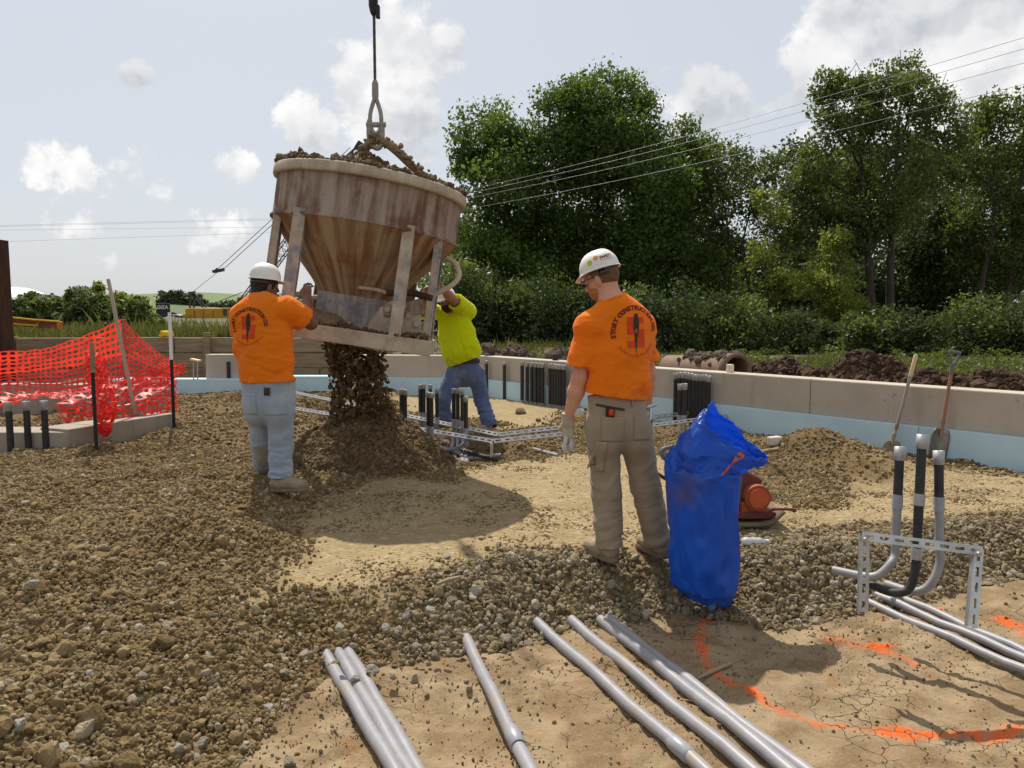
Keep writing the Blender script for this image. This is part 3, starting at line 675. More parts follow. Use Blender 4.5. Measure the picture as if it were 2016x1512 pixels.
# conduits standing in rows against the wall
rows = [('beside the yellow shirted man', [1028], 711, 767), ('in the first tight row left of the standing man', [1038, 1047, 1055, 1062, 1068], 713, 770), ('in the second tight row left of the standing man', [1083, 1089, 1094, 1099, 1104, 1110], 716, 772)]
for lab, xs, yt, yb in rows:
    for k, px_ in enumerate(xs):
        q, s_ = wall_pt(px_, 0.3, 0.13)
        t_ = Vector((q.x, q.y, P(px_, yt+k*0.5, q.y).z))
        conduit((ORD[k]+' black conduit '+lab) if len(xs) > 1 else 'single black conduit standing against the wall '+lab, t_, -0.05, 0.78, 0.07, 0.029, 'black conduits against the foundation wall', skirt=False)
for k, (px_, yt, inset, bl) in enumerate([(1330,735,.14,.8),(1337,733,.14,.8),(1345,733,.15,.8),(1352,734,.14,.8),(1359,735,.14,.8),(1366,737,.14,.8),(1373,738,.13,.8),(1380,738,.13,.8),(1387,738,.13,.8),(1394,740,.12,.8),(1339,756,.5,.55),(1347,755,.5,.55)]):
    q, s_ = wall_pt(px_, 0.3, inset); t_ = Vector((q.x, q.y, P(px_, yt, q.y).z))
    conduit((ORD[k]+' from the left of the black conduits against the wall right of the standing man') if k < 10 else ('left' if k == 10 else 'right')+' of two shorter conduits in front of the right wall row',
            t_, -0.05, bl, 0.075, 0.030, 'black conduits against the foundation wall', skirt=k >= 10)
# ---------------------------------------------------------------- right foreground trio with steel frame
def trio():
    specs = [(1772, 879, 3.72, 'left', 1062), (1816, 855, 3.62, 'middle', 1070), (1848, 887, 3.72, 'right', 1060)]
    for k, (px_, pyt, Y, nm, pyb) in enumerate(specs):
        t_ = P(px_, pyt, Y); foot = P(px_-(12, 14, -2)[k], 1135, Y-0.08)
        dn = (foot-t_).normalized(); L = (foot-t_).length
        col2 = M_BLACK if k == 1 else M_PVC
        root = T('conduit', nm+' of three tall bent conduits standing in the steel frame at right', 'conduit', (foot.x, foot.y, CLAY_Z), 'bent conduits in the steel frame')
        u_, v_ = frame_of(dn); M = Matrix((u_, v_, -dn)).transposed(); r = 0.0205
        MB().lathe([(0.0, -0.02), (r*1.0, -0.02), (r*1.05, 0), (r*1.28, 0), (r*1.28, -0.065), (r*1.0, -0.07)], 18, M, t_).build('coupling', M_COUP, root)
        bl = L*(0.42 if k != 1 else 0.62)
        MB().tube([t_+dn*0.05, t_+dn*bl], r*1.06, 16).build('tape_wrap', M_BLACK, root)
        if k == 1:
            for f in (0.42, 0.80): MB().tube([t_+dn*(L*f), t_+dn*(L*f+0.055)], r*1.22, 16).build('joint_sleeve', M_COUP, root)
        else: MB().tube([t_+dn*(bl-0.03), t_+dn*(bl+0.04)], r*1.2, 16).build('joint_sleeve', M_PVC2, root)
        if k == 0: end = [P(1752, 1112, Y-0.09), P(1728, 1133, Y-0.09), P(1698, 1134, Y-0.05), P(1640, 1122, Y+0.05)]
        elif k == 1: end = [P(1790, 1158, Y-0.08), P(1755, 1166, Y-0.05), P(1690, 1140, Y+0.12)]
        else: end = [P(1832, 1150, Y-0.08), P(1800, 1165, Y-0.05), P(1745, 1150, Y+0.10)]
        pts = bez([t_+dn*(L*0.55), t_+dn*(L*0.74), t_+dn*(L*(0.84, 0.92, 0.90)[k])]+end, 7)
        MB().tube([t_+dn*bl]+pts, r, 16).build('elbow', M_BLACK if k == 1 else M_PVC, root)
trio()
fr = T('conduit_stand', 'galvanised slotted steel frame around the three bent conduits at right', 'steel frame', G(1700, 1195, CLAY_Z))
Yf = 3.33
tl, tr_ = P(1697, 1055, Yf), P(1935, 1085, Yf-0.04); bl_, br_ = P(1700, 1198, Yf-0.02), P(1916, 1228, Yf-0.13)
strut(fr, tl, tr_, (-0.1, -1, 0.25), 0.041, 0.035, 0.062, 'crossbar'); dv = Vector((0, 0.028, 0.0))
strut(fr, P(1703, 1050, Yf+.02), P(1700, 1205, Yf-.02), (-0.2, -1, 0.1), 0.041, 0.03, 0.062, 'upright'); strut(fr, P(1928, 1080, Yf-.01), P(1915, 1235, Yf-.13), (-0.1, -1, 0.1), 0.041, 0.03, 0.062, 'upright')
for p in (P(1703, 1062, Yf-.02), P(1926, 1090, Yf-.06)): MB().tube([p, p+Vector((0, -.012, 0))], 0.011, 6).build('bolt', M_GALV, fr)
# ---------------------------------------------------------------- grey pipes on the clay
def clay_pipe(label, x0, y0, x1, y1, r=0.0285, bells=(), over=0.0, group='grey pipes lying on the clay', ext=1.0):
    a_ = G(x0, y0, CLAY_Z+r+0.01+over); b_ = G(x1, y1, CLAY_Z+r+0.01); d_ = (b_-a_)
    pts = []
    for i in range(13):
        t_ = -0.16/d_.length+i/12*(1.0+0.16/d_.length+ext*0.6); q = a_+d_*t_
        q.z = CLAY_Z+r+0.006+0.006*math.sin(i*1.7+x0)+over*max(0, 1-t_*1.5); pts.append(q)
    root = T('conduit_pipe', label, 'pipe', a_, group)
    MB().tube(pts, r, 20).build('pipe', M_PVC, root)
    for (fx_, hl) in bells:
        q = a_+d_*fx_; q.z = CLAY_Z+r+0.008; u_, v_ = frame_of(d_); M = Matrix((u_, v_, d_.normalized())).transposed()
        MB().lathe([(r*1.0, -hl-0.03), (r*1.16, -hl), (r*1.17, hl-0.003), (r*1.0, hl)], 20, M, q).build('bell_end', M_PVC2, root)
clay_pipe('leftmost grey pipe of the bundle of three on the clay', 655, 1312, 775, 1512)
clay_pipe('middle grey pipe of the bundle of three on the clay', 678, 1304, 800, 1512, over=.0)
clay_pipe('rightmost grey pipe of the bundle of three on the clay', 695, 1298, 822, 1512)
clay_pipe('single grey pipe with a joint lying right of the bundle of three', 924, 1270, 1042, 1512, bells=((0.82, 0.05),))
clay_pipe('grey pipe with a pale coupling near the bottom edge, left of the long pipes', 1083, 1247, 1385, 1512, 0.0275, bells=((0.90, 0.05),))
clay_pipe('grey pipe running alone left of the touching pair', 1152, 1243, 1478, 1512)
clay_pipe('left grey pipe of the touching pair on the clay', 1210, 1240, 1552, 1512)
clay_pipe('right grey pipe of the touching pair on the clay', 1226, 1240, 1578, 1512, 0.0275)
for k, (a_, b_) in enumerate((((1715, 1188), (2030, 1322)), ((1745, 1178), (2035, 1300)), ((1768, 1172), (2040, 1292)))):
    clay_pipe(('nearest', 'middle', 'farthest')[k]+' of three grey pipes running from the steel frame to the right edge', *a_, *b_, 0.0225, over=0.012*(k == 1), group='pipes running from the steel frame')
# sticks, stakes
M_STICK = mat('dry_stick', (0.34, 0.25, 0.15), (0.25, 0.18, 0.1), 12, 0.9)
def stick(label, x0, y0, x1, y1, r):
    a_, b_ = onG(x0, y0, r), onG(x1, y1, r); tag(MB().tube([a_, a_.lerp(b_, .5)+Vector((0, 0, .004)), b_], [r*.6, r, r*.7], 6).build('stick', M_STICK), label, 'stick')
stick('flat wooden stake with an orange end on the paint line', 1366, 1340, 1440, 1306, .011)
stick('thin twig beside the long grey pair of pipes', 1340, 1378, 1372, 1383, .004)
stick('thin dry stalk beside the orange paint near the tarp', 1412, 1245, 1416, 1222, .005)
stick('flat dry root lying in the gravel under the pad edge', 860, 1150, 905, 1136, .012)
# ================================================================== CONCRETE BUCKET
def bucket_mat(name, base, stain, rust, zs, rmix=0.5, blue=None):
    m = bpy.data.materials.new(name); m.use_nodes = True; t = NT(m.node_tree); t.n.clear()
    co = t('ShaderNodeTexCoord').outputs['Object']; sp = t('ShaderNodeSeparateXYZ', ins={0: co})
    an = t.math('ARCTAN2', sp.outputs[1], sp.outputs[0])
    cv = t('ShaderNodeCombineXYZ', ins={0: t.math('MULTIPLY', t.math('COSINE', an), 1.0), 1: t.math('SINE', an), 2: t.math('MULTIPLY', sp.outputs[2], zs)}).outputs[0]
    s1 = t.noise(cv, 8, 6, 0.6); s2 = t.noise(cv, 20, 4, 0.6); n3 = t.noise(co, 2.6, 6, 0.65, 0.3); n4 = t.noise(co, 22, 5, 0.6)
    col = t.mix(t.ramp(s1, 0.32, 0.66), C3(base), C3(stain))
    col = t.mix(t.math('MULTIPLY', t.ramp(t.math('ADD', t.math('MULTIPLY', n3, 0.62), t.math('MULTIPLY', s1, 0.4)), 0.455, 0.58), rmix), col, C3(rust))
    col = t.mix(t.ramp(s2, 0.52, 0.80, 0, 0.55), col, C3([min(1, x*1.3) for x in base]))
    if blue: col = t.mix(t.ramp(t.noise(co, 5, 5, 0.7), 0.5, 0.64, 0, 0.85), col, C3(blue))
    col = t.mix(t.ramp(t.noise(co, 1.7, 6, 0.65, 0.5), 0.45, 0.70, 0, 0.40), col, C3((0.33, 0.265, 0.20)))
    col = t.mix(t.ramp(n4, 0.6, 0.8, 0, 0.5), col, C3([x*0.55 for x in stain]))
    b = t('ShaderNodeBsdfPrincipled', ins={'Base Color': col, 'Roughness': 0.85, 'Specular IOR Level': 0.25})
    hh = t.math('ADD', t.math('MULTIPLY', n4, 0.6), t.math('MULTIPLY', s2, 0.12))
    t.set(b, 'Normal', t('ShaderNodeBump', ins={'Height': hh, 'Strength': 0.7, 'Distance': 0.008}).outputs[0])
    t('ShaderNodeOutputMaterial', ins={'Surface': b.outputs[0]}); return m
M_DRUM = bucket_mat('stained_drum', (0.34, 0.26, 0.205), (0.20, 0.125, 0.088), (0.115, 0.042, 0.02), 0.10, 0.78)
M_CONE = bucket_mat('streaked_cone', (0.36, 0.265, 0.165), (0.185, 0.105, 0.058), (0.20, 0.075, 0.026), 0.12, 0.85)
M_FRAME = bucket_mat('dusty_frame', (0.48, 0.41, 0.33), (0.40, 0.33, 0.255), (0.30, 0.22, 0.16), 1.0, 0.4, (0.16, 0.19, 0.27))
M_BEAM = bucket_mat('caked_beam', (0.50, 0.42, 0.32), (0.41, 0.33, 0.245), (0.32, 0.24, 0.17), 1.0, 0.4)
M_CAKE = mat('caked_gravel', (0.20, 0.135, 0.07), (0.30, 0.215, 0.12), 14, 0.95, 0.02, 45)
BROOT = Vector((-1.49, 7.12, 1.17))
BROT = Matrix.Rotation(math.radians(8.5), 4, 'Y') @ Matrix.Rotation(math.radians(-2.0), 4, 'X') @ Matrix.Rotation(math.radians(4), 4, 'Z')
bk = bpy.data.objects.new('concrete_bucket', None); COL.objects.link(bk); bk.location = BROOT; bk.rotation_euler = BROT.to_3x3().to_euler(); bk.empty_display_size = 0.1; bk.scale = (1, 1, 1.055)
tag(bk, 'large rust streaked steel concrete bucket on a leg frame, hanging tilted and dumping gravel', 'concrete bucket')
WORLD[bk] = Matrix.Identity(4)          # parts below are written in the bucket's own space
def bpart(mb, name, m, par=None):
    o = mb.build(name, m); p = par or bk; o.parent = p; return o
R = 0.83
bpart(MB().lathe([(R+.02, .955), (R+.022, .97), (R, .985), (R, 1.30), (R, 1.335), (R-.012, 1.335), (R-.012, .97)], 72), 'drum', M_DRUM)
bpart(MB().lathe([(R+.002, 1.298), (R+.035, 1.30), (R+.04, 1.315), (R+.04, 1.372), (R+.03, 1.382), (R-.01, 1.382), (R-.012, 1.30)], 72), 'rim', M_BEAM)
# cone easing from round to a square neck
N = 64; prof = [(R+.016, .96, 0), (R-.02, .93, 0), (.72, .80, .12), (.58, .645, .3), (.46, .51, .55), (.385, .42, .85), (.37, .395, 1)]
def sqr(th, r, k, hx=None):
    c, s = math.cos(th), math.sin(th); q = 1.0/max(abs(c), abs(s)); q = min(q, 1.28)
    return r*((1-k)+k*q*0.86)
grid = []
for (r, z, k) in prof: grid.append([Vector((math.cos(2*math.pi*j/N)*sqr(2*math.pi*j/N, r, k), math.sin(2*math.pi*j/N)*sqr(2*math.pi*j/N, r, k), z)) for j in range(N+1)])
bpart(MB().sheet(grid), 'cone', M_CONE)
grid = []
for (r, z) in ((.372, .40), (.366, .33), (.36, .22)):
    grid.append([Vector((math.cos(2*math.pi*j/N)*sqr(2*math.pi*j/N, r, 1), math.sin(2*math.pi*j/N)*sqr(2*math.pi*j/N, r, 1), z-(0.16 if z < .3 else 0)*max(0, math.cos(2*math.pi*j/N)*.5+.3))) for j in range(N+1)])
M_NECK = bucket_mat('dusty_neck', (0.38, 0.345, 0.33), (0.27, 0.24, 0.235), (0.22, 0.15, 0.11), 0.3, 0.4, (0.17, 0.17, 0.205))
bpart(MB().sheet(grid), 'neck', M_NECK)
# chute lip hanging open at the front left
lip = [[Vector((-.36, -.38, .245)), Vector((-.10, -.40, .215)), Vector((.08, -.40, .12)), Vector((.30, -.40, .03))], [Vector((-.42, -.46, .12)), Vector((-.16, -.47, .10)), Vector((.06, -.46, .045)), Vector((.27, -.45, -.01))], [Vector((-.44, -.50, .0)), Vector((-.2, -.5, .0)), Vector((.0, -.49, .0)), Vector((.24, -.47, -.03))]]
o = bpart(MB().sheet(lip), 'chute_lip', M_CAKE); o.modifiers.new('thick', 'SOLIDIFY').thickness = 0.02
bpart(MB().tube([lip[0][i]+Vector((0, -.004, .002)) for i in range(4)], 0.010, 6), 'lip_edge', M_BEAM)
# clamshell jaw arms and plates on the right of the neck
jaw = bpart(MB().add([Vector(v) for v in ((.10,-.47,.02),(.30,-.47,-.03),(.34,-.46,.0),(.62,-.45,.0),(.60,-.45,.20),(.52,-.45,.34),(.36,-.45,.40),(.27,-.45,.33))], [(7,6,5,4,3,2,1,0)]), 'jaw_plate', M_BEAM)
jaw.modifiers.new('thick', 'SOLIDIFY').thickness = 0.025
q = MB(); q.box((.56, -.475, .17), (.16, .03, .36), Matrix.Rotation(-.12, 3, 'Y'), .006); bpart(q, 'jaw_bracket', M_BEAM)
q = MB(); q.beam((.30, -.49, .31), (.64, -.49, .38), .03, .10, (0, 0, 1), .008); bpart(q, 'jaw_arm', M_DRUM)
for x, z in ((.335, .325), (.47, .37), (.52, .30), (.60, .24)): bpart(MB().tube([(x, -.50, z), (x, -.525, z)], .024, 10), 'bolt', M_BEAM, jaw)
bpart(MB().tube([(.30, -.45, .455), (.52, -.45, .49), (.70, -.44, .47)], .028, 10), 'roller', M_RUST)
bpart(MB().tube([(.05, -.38, .47), (.22, -.44, .47), (.32, -.45, .455)], .016, 8), 'link_rod', M_BEAM)
for s in (-1, 1): bpart(MB().tube([(-.36, s*.3, .36), (-.55, s*.32, .33)], .02, 8), 'pivot_pin', M_BEAM)
# operating lever looping out on the right
bpart(MB().tube(bez([(.45, -.42, .36), (.62, -.40, .45), (.76, -.36, .54), (.86, -.34, .62), (.90, -.33, .70), (.85, -.30, .79), (.77, -.26, .83)], 6), .024, 10), 'lever', M_BEAM)
# base frame and legs
hs_ = .70
for (a_, b_, nm) in (((-hs_-.05, -hs_, .06), (hs_+.05, -hs_, .06), 'frame_rail'), ((-hs_-.05, hs_, .06), (hs_+.05, hs_, .06), 'frame_rail'), ((-hs_, -hs_+.052, .058), (-hs_, hs_-.052, .058), 'frame_rail'), ((hs_, -hs_+.052, .058), (hs_, hs_-.052, .058), 'frame_rail')):
    bpart(MB().beam(a_, b_, .10, .122, (0, 0, 1), .006), nm, M_BEAM)
def leg(x, y, ox, oy):
    mb = MB(); z0, z1 = .12, 1.0
    t_ = Vector((x*.985, y*.985, z1)); b_ = Vector((x, y, z0)); d_ = (t_-b_).normalized()
    out = Vector((ox, oy, 0)); sd = Vector((-oy, ox, 0))
    mb.beam(b_+out*.02, t_+out*.02, .10, .012, out, .002)
    for s in (-1, 1): mb.beam(b_+sd*s*.045-out*.015, t_+sd*s*.045-out*.015, .012, .055, out, .002)
    bpart(mb, 'leg', M_FRAME)
for (x, y) in ((.44, -.70), (-.47, -.70), (.44, .70), (-.47, .70)): leg(x, y, 0, 1 if y > 0 else -1)
for (x, y) in ((.70, -.40), (.70, .40), (-.72, -.40), (-.72, .40)): leg(x, y, 1 if x > 0 else -1, 0)
# bail over the top
bl_pts = bez([(-.30, .10, 1.30), (-.20, .07, 1.50), (-.12, .03, 1.66), (-.05, 0, 1.745), (.05, 0, 1.755), (.18, 0, 1.69), (.38, 0, 1.56), (.60, 0, 1.45), (.78, 0, 1.32)], 5)
bail = bpart(MB().tube(bl_pts, .036, 10), 'bail', M_CAKE)
# caked clods on the bail
q = MB()
for i in range(240):
    p_ = random.choice(bl_pts[10:])+Vector((random.gauss(0, .018), random.gauss(0, .022), random.gauss(.014, .018))); s_ = random.uniform(.008, .028)
    q.lathe([(0.01, -s_), (s_, -s_*.3), (s_*.8, s_*.5), (.01, s_)], 6, Matrix.Rotation(random.uniform(-1, 1), 3, 'X') @ Matrix.Rotation(random.uniform(-1, 1), 3, 'Y'), p_, False)
cl_ = bpart(q, 'caked_clods', M_CAKE, bail); cl_['kind'] = 'stuff'
# heaped load of gravel: stones inside the rim, and a smooth core below them
gx2, gy2 = np.meshgrid(np.linspace(-.85, .85, 50), np.linspace(-.85, .85, 50), indexing='ij'); rr2 = np.hypot(gx2, gy2)
def load_h(x, y):
    r = np.hypot(x, y)
    return 1.34+0.20*np.clip(1-np.hypot(x+.10, y)/0.80, 0, 1)*(1+0.4*fbm(x*3, y*3, 0, 5, 2))+0.04*fbm(x*7, y*7, 0, 6, 3)+0.02*(r > .7)
zl = load_h(gx2, gy2); li = np.arange(2500).reshape(50, 50)
fq = np.stack([li[:-1, :-1], li[1:, :-1], li[1:, 1:], li[:-1, 1:]], -1).reshape(-1, 4)
keep = (rr2.ravel()[fq] < .82).all(1)
Bm = np.array(Matrix.Translation(BROOT) @ BROT @ Matrix.Diagonal((1, 1, 1.055, 1)))
def tob(p): p = np.asarray(p); return p @ Bm[:3, :3].T+Bm[:3, 3]
lo_ = link('gravel_load', mesh_np('gravel_load', tob(np.stack([gx2, gy2, zl], -1).reshape(-1, 3)), fq[keep]), M_CAKE)
tag(lo_, 'caked brown soil core of the load heaped in the bucket', 'gravel', kind='stuff')
n = 5200; r_ = .84*np.sqrt(RNG.random(n)); r_ = np.where(RNG.random(n) < .28, RNG.uniform(.74, .85, n), r_); a_ = RNG.uniform(0, 2*math.pi, n)
lx, ly = r_*np.cos(a_), r_*np.sin(a_); ls = .017*np.exp(RNG.normal(0, .4, n))
lump = 0.05*np.clip(fbm(lx*5, ly*5, 0, 8, 2), 0, 1)*RNG.random(n)
ls_o = scatter('load_stones', tob(np.stack([lx, ly, load_h(lx, ly)+ls*.3+lump+.025*(r_ > .76)*RNG.random(n)], -1)), ls, SG_DARK)
tag(ls_o, 'brown crushed stone heaped above the rim of the bucket', 'gravel', kind='stuff')
# stones caught on the frame rails
n = 420; fx2 = RNG.uniform(-.65, .72, n); fs2 = .013*np.exp(RNG.normal(0, .3, n))
fo = scatter('spilled_stones', tob(np.stack([fx2, -.70+RNG.normal(.02, .03, n), .125+fs2*.5+.05*np.clip(fbm(fx2*5, fx2*0, 0, 4, 2), 0, 1)*RNG.random(n)], -1)), fs2, SG_DARK)
tag(fo, 'crushed stone spilled along the front rail of the bucket frame', 'gravel', kind='stuff')
# ---------------------------------------------------------------- hoist line
M_ROPE = mat('steel_rope', (0.13, 0.115, 0.10), (0.06, 0.055, 0.05), 60, 0.5, 0.004, 140, metal=0.5)
M_SHACK = mat('dusty_shackle', (0.36, 0.33, 0.29), (0.27, 0.24, 0.2), 14, 0.7, 0.003, 40)
bt = (Matrix.Translation(BROOT) @ BROT) @ Vector((.03, 0, 1.75*1.055))
hx0, hyY = P(739, 200, bt.y).x, bt.y
ho = T('hoist_line', 'twisted steel hoist rope with socket and shackle holding the bucket', 'hoist rope', (hx0, hyY, bt.z))
zS = P(738, 272, hyY).z; zT = P(738, 185, hyY).z; zU = P(738, 215, hyY).z; zTop = P(738, 30, hyY).z
# strands wound round each other
for k in range(3):
    pts = []
    for i in range(200):
        z = zT+(zTop+1.6-zT)*i/199; th = i*1.2+k*2.094; pts.append((hx0-0.0006*i*0+.0062*math.cos(th), hyY+.0062*math.sin(th), z))
    MB().tube(pts, .0088, 6).build('rope_strand', M_ROPE, ho)
MB().lathe([(.018, zT+.12), (.03, zT+.09), (.031, zT-.02), (.022, zT-.06)], 14, None, (hx0, hyY, 0)).build('ferrule', M_SHACK, ho)
# eye loop with thimble
for s in (-1, 1):
    MB().tube(bez([(hx0+s*.008, hyY, zT-.04), (hx0+s*.045, hyY, zT-.16), (hx0+s*.05, hyY, zT-.26), (hx0+s*.03, hyY, zT-.33), (hx0, hyY, zT-.35)], 5), .019, 8).build('eye_strand', M_SHACK, ho)
sh = MB().tube(bez([(hx0-.055, hyY, zT-.23), (hx0-.062, hyY, zT-.36), (hx0-.045, hyY, zS-.05), (hx0+.01, hyY, zS-.09), (hx0+.05, hyY, zS-.05), (hx0+.058, hyY, zT-.36), (hx0+.055, hyY, zT-.25)], 6), .024, 10).build('shackle', M_SHACK, ho)
MB().tube([(hx0-.085, hyY, zT-.27), (hx0+.09, hyY, zT-.27)], .026, 10).build('shackle_pin', M_SHACK, ho)
# hook block part hanging into the top of the frame
zB = P(738, 12, hyY).z
MB().lathe([(.01, zB-.09), (.028, zB-.06), (.042, zB), (.045, zB+.25)], 14, None, (hx0-.005, hyY, 0)).build('rope_socket', M_DARKMETAL, ho)
MB().box((hx0+.035, hyY, zB-.05), (.035, .05, .11), None, .005).build('rope_clip', M_DARKMETAL, ho)
# ================================================================== PEOPLE
class SDF:
    def __init__(s, lo, hi, h):
        s.h = h; s.lo = np.array(lo, float); n = np.ceil((np.array(hi)-s.lo)/h).astype(int)+1
        s.ax = [s.lo[i]+h*np.arange(n[i]) for i in range(3)]; s.D = np.full(n, 0.2)
    def blk(s, lo, hi):
        sl = []
        for i in range(3):
            a = max(0, int((lo[i]-s.lo[i])/s.h)); b = min(len(s.ax[i]), int((hi[i]-s.lo[i])/s.h)+2); sl.append(slice(a, max(a, b)))
        return tuple(sl)
    def _apply(s, sl, d, k, op):
        D = s.D[sl]
        if op == 'add':
            h_ = np.clip(0.5+0.5*(D-d)/k, 0, 1); s.D[sl] = D*(1-h_)+d*h_-k*h_*(1-h_)
        else: s.D[sl] = np.maximum(D, -d)
    def pts(s, sl): return np.meshgrid(*[s.ax[i][sl[i]] for i in range(3)], indexing='ij')
    def cone(s, a, b, ra, rb, k=0.02, flat=None, cuts=(), op='add', fold=None):
        a, b = np.array(a, float), np.array(b, float); m = max(ra, rb)+k+0.05
        sl = s.blk(np.minimum(a, b)-m, np.maximum(a, b)+m)
        if any(q.start >= q.stop for q in sl): return s
        X, Y, Z = s.pts(sl); e = b-a; L2 = e @ e+1e-12
        wx, wy, wz = X-a[0], Y-a[1], Z-a[2]; t = np.clip((wx*e[0]+wy*e[1]+wz*e[2])/L2, 0, 1)
        wx, wy, wz = wx-e[0]*t, wy-e[1]*t, wz-e[2]*t
        if flat is not None:
            n, f = np.array(flat[0], float), flat[1]; n = n/np.linalg.norm(n); q = (wx*n[0]+wy*n[1]+wz*n[2])*(1/f-1)
            wx, wy, wz = wx+n[0]*q, wy+n[1]*q, wz+n[2]*q
        d = np.sqrt(wx*wx+wy*wy+wz*wz)-(ra+(rb-ra)*t)
        if fold is not None: d = d+fold(X, Y, Z)
        for (p, n) in cuts:
            n = np.array(n, float); n = n/np.linalg.norm(n); d = np.maximum(d, (X-p[0])*n[0]+(Y-p[1])*n[1]+(Z-p[2])*n[2])
        s._apply(sl, d, k, op); return s
    def ell(s, c, axes, rad, k=0.015, cuts=(), op='add'):
        c = np.array(c, float); m = max(rad)+k+0.04; sl = s.blk(c-m, c+m); X, Y, Z = s.pts(sl); q = 0
        for ax, r in zip(axes, rad):
            q = q+(((X-c[0])*ax[0]+(Y-c[1])*ax[1]+(Z-c[2])*ax[2])/r)**2
        d = (np.sqrt(q)-1)*min(rad)
        for (p, n) in cuts:
            n = np.array(n, float); n = n/np.linalg.norm(n); d = np.maximum(d, (X-p[0])*n[0]+(Y-p[1])*n[1]+(Z-p[2])*n[2])
        s._apply(sl, d, k, op); return s
    def cut(s, p, n):
        X, Y, Z = np.meshgrid(*s.ax, indexing='ij', sparse=True); n = np.array(n, float); n = n/np.linalg.norm(n)
        s.D = np.maximum(s.D, (X-p[0])*n[0]+(Y-p[1])*n[1]+(Z-p[2])*n[2]); return s
    def add_field(s, f):
        m = np.abs(s.D) < 0.06; X, Y, Z = np.meshgrid(*s.ax, indexing='ij'); s.D[m] += f(X[m], Y[m], Z[m]); return s
    def mesh(s, name):
        D = s.D; D[0] = D[-1] = 0.2; D[:, 0] = D[:, -1] = 0.2; D[:, :, 0] = D[:, :, -1] = 0.2
        nx, ny, nz = D.shape; ins = D < 0
        c = np.zeros((nx-1, ny-1, nz-1), np.int8)
        for i in (0, 1):
            for j in (0, 1):
                for k in (0, 1): c += ins[i:nx-1+i, j:ny-1+j, k:nz-1+k]
        act = np.argwhere((c > 0) & (c < 8)); vid = np.full(c.shape, -1, np.int64); vid[tuple(act.T)] = np.arange(len(act))
        acc = np.zeros((len(act), 3)); cnt = np.zeros(len(act)); I, J, K = act.T
        cor = [(i, j, k) for i in (0, 1) for j in (0, 1) for k in (0, 1)]
        for a in range(8):
            for b in range(a+1, 8):
                df = [cor[b][q]-cor[a][q] for q in range(3)]
                if sum(map(abs, df)) != 1: continue
                da = D[I+cor[a][0], J+cor[a][1], K+cor[a][2]]; db = D[I+cor[b][0], J+cor[b][1], K+cor[b][2]]
                x = (da < 0) != (db < 0); t = np.where(x, da/(da-db+1e-12), 0)
                for q in range(3): acc[:, q] += np.where(x, cor[a][q]+t*df[q], 0)
                cnt += x
        V = s.lo+(act+acc/cnt[:, None])*s.h; F = []
        for ax in range(3):
            sl0 = [slice(None)]*3; sl1 = [slice(None)]*3; sl0[ax] = slice(0, -1); sl1[ax] = slice(1, None)
            A, B = ins[tuple(sl0)], ins[tuple(sl1)]; e = np.argwhere(A != B)
            u, v = [(1, 2), (2, 0), (0, 1)][ax]
            ok = (e[:, u] > 0) & (e[:, v] > 0) & (e[:, u] < D.shape[u]-1) & (e[:, v] < D.shape[v]-1); e = e[ok]
            q = []
            for (du, dv_) in ((-1, -1), (0, -1), (0, 0), (-1, 0)):
                w_ = e.copy(); w_[:, u] += du; w_[:, v] += dv_; q.append(vid[tuple(w_.T)])
            q = np.stack(q, -1); fl = A[tuple(e.T)]; q[~fl] = q[~fl][:, ::-1]; F.append(q)
        return mesh_np(name, V, np.concatenate(F))
def bounds(pts, m=0.2):
    a = np.array([list(p) for p in pts]); return a.min(0)-m, a.max(0)+m
def add_hand(S, wrist, d, pn, sd, curl=0.5, sc=1.0, r=0.009, spread=0.0, tcurl=0.5, k=0.008):
    """palm, four fingers of unequal length and a thumb; d along the hand, pn palm normal, sd towards the thumb"""
    d, pn, sd = [Vector(v).normalized() for v in (d, pn, sd)]; w_ = Vector(wrist)
    for o, ln in ((-.028, .082), (-.009, .09), (.011, .09), (.030, .084)):
        b = w_+d*ln*sc+sd*o*sc; S.cone(w_+sd*o*.7*sc, b, .017*sc, .0145*sc, .012, (pn, .8))
        fl = {-.028: .78, -.009: .95, .011: 1.0, .030: .92}[o]; p = b; ang = 0.0; rr = r*sc
        for seg, cf in ((.046, .7), (.029, 1.0), (.023, .8)):
            ang += curl*cf; v = d*math.cos(ang)+pn*math.sin(ang)+sd*spread*o*10; v.normalize(); q = p+v*seg*fl*sc; S.cone(p, q, rr, rr*.92, .004); p = q; rr *= .93
    p = w_+d*.025*sc+sd*.03*sc; v = (d*.6+sd*.75+pn*.25).normalized()
    S.cone(w_+d*.02*sc+sd*.015*sc, p, .018*sc, .016*sc, .01); q = p+v*.042*sc; S.cone(p, q, .014*sc, .012*sc, .008)
    v = (d*.85+sd*.15+pn*(.2+tcurl)).normalized(); q2 = q+v*.032*sc; S.cone(q, q2, .0115*sc, .010*sc, .005); S.cone(q2, q2+(v+pn*.3).normalized()*.022*sc, .010*sc, .008*sc, .005)
def cloth_mat(name, c1, c2, c3=None, rough=0.85, trans=0.0, scale=5, weave=0.0012, ws=260, sheen=0.15, c3t=(.55, .75)):
    m = mat(name, c1, c2, scale, rough, weave, ws, trans=trans, c3=c3, c3t=c3t, spec=0.15)
    for nd in m.node_tree.nodes:
        if nd.type == 'BSDF_PRINCIPLED': nd.inputs['Sheen Weight'].default_value = sheen
    return m
M_ORANGE = cloth_mat('orange_cotton', (1.0, 0.27, 0.012), (0.97, 0.245, 0.009), None, trans=0.35)
M_LIME = cloth_mat('lime_cotton', (0.72, 0.80, 0.006), (0.68, 0.76, 0.005), None, trans=0.30)
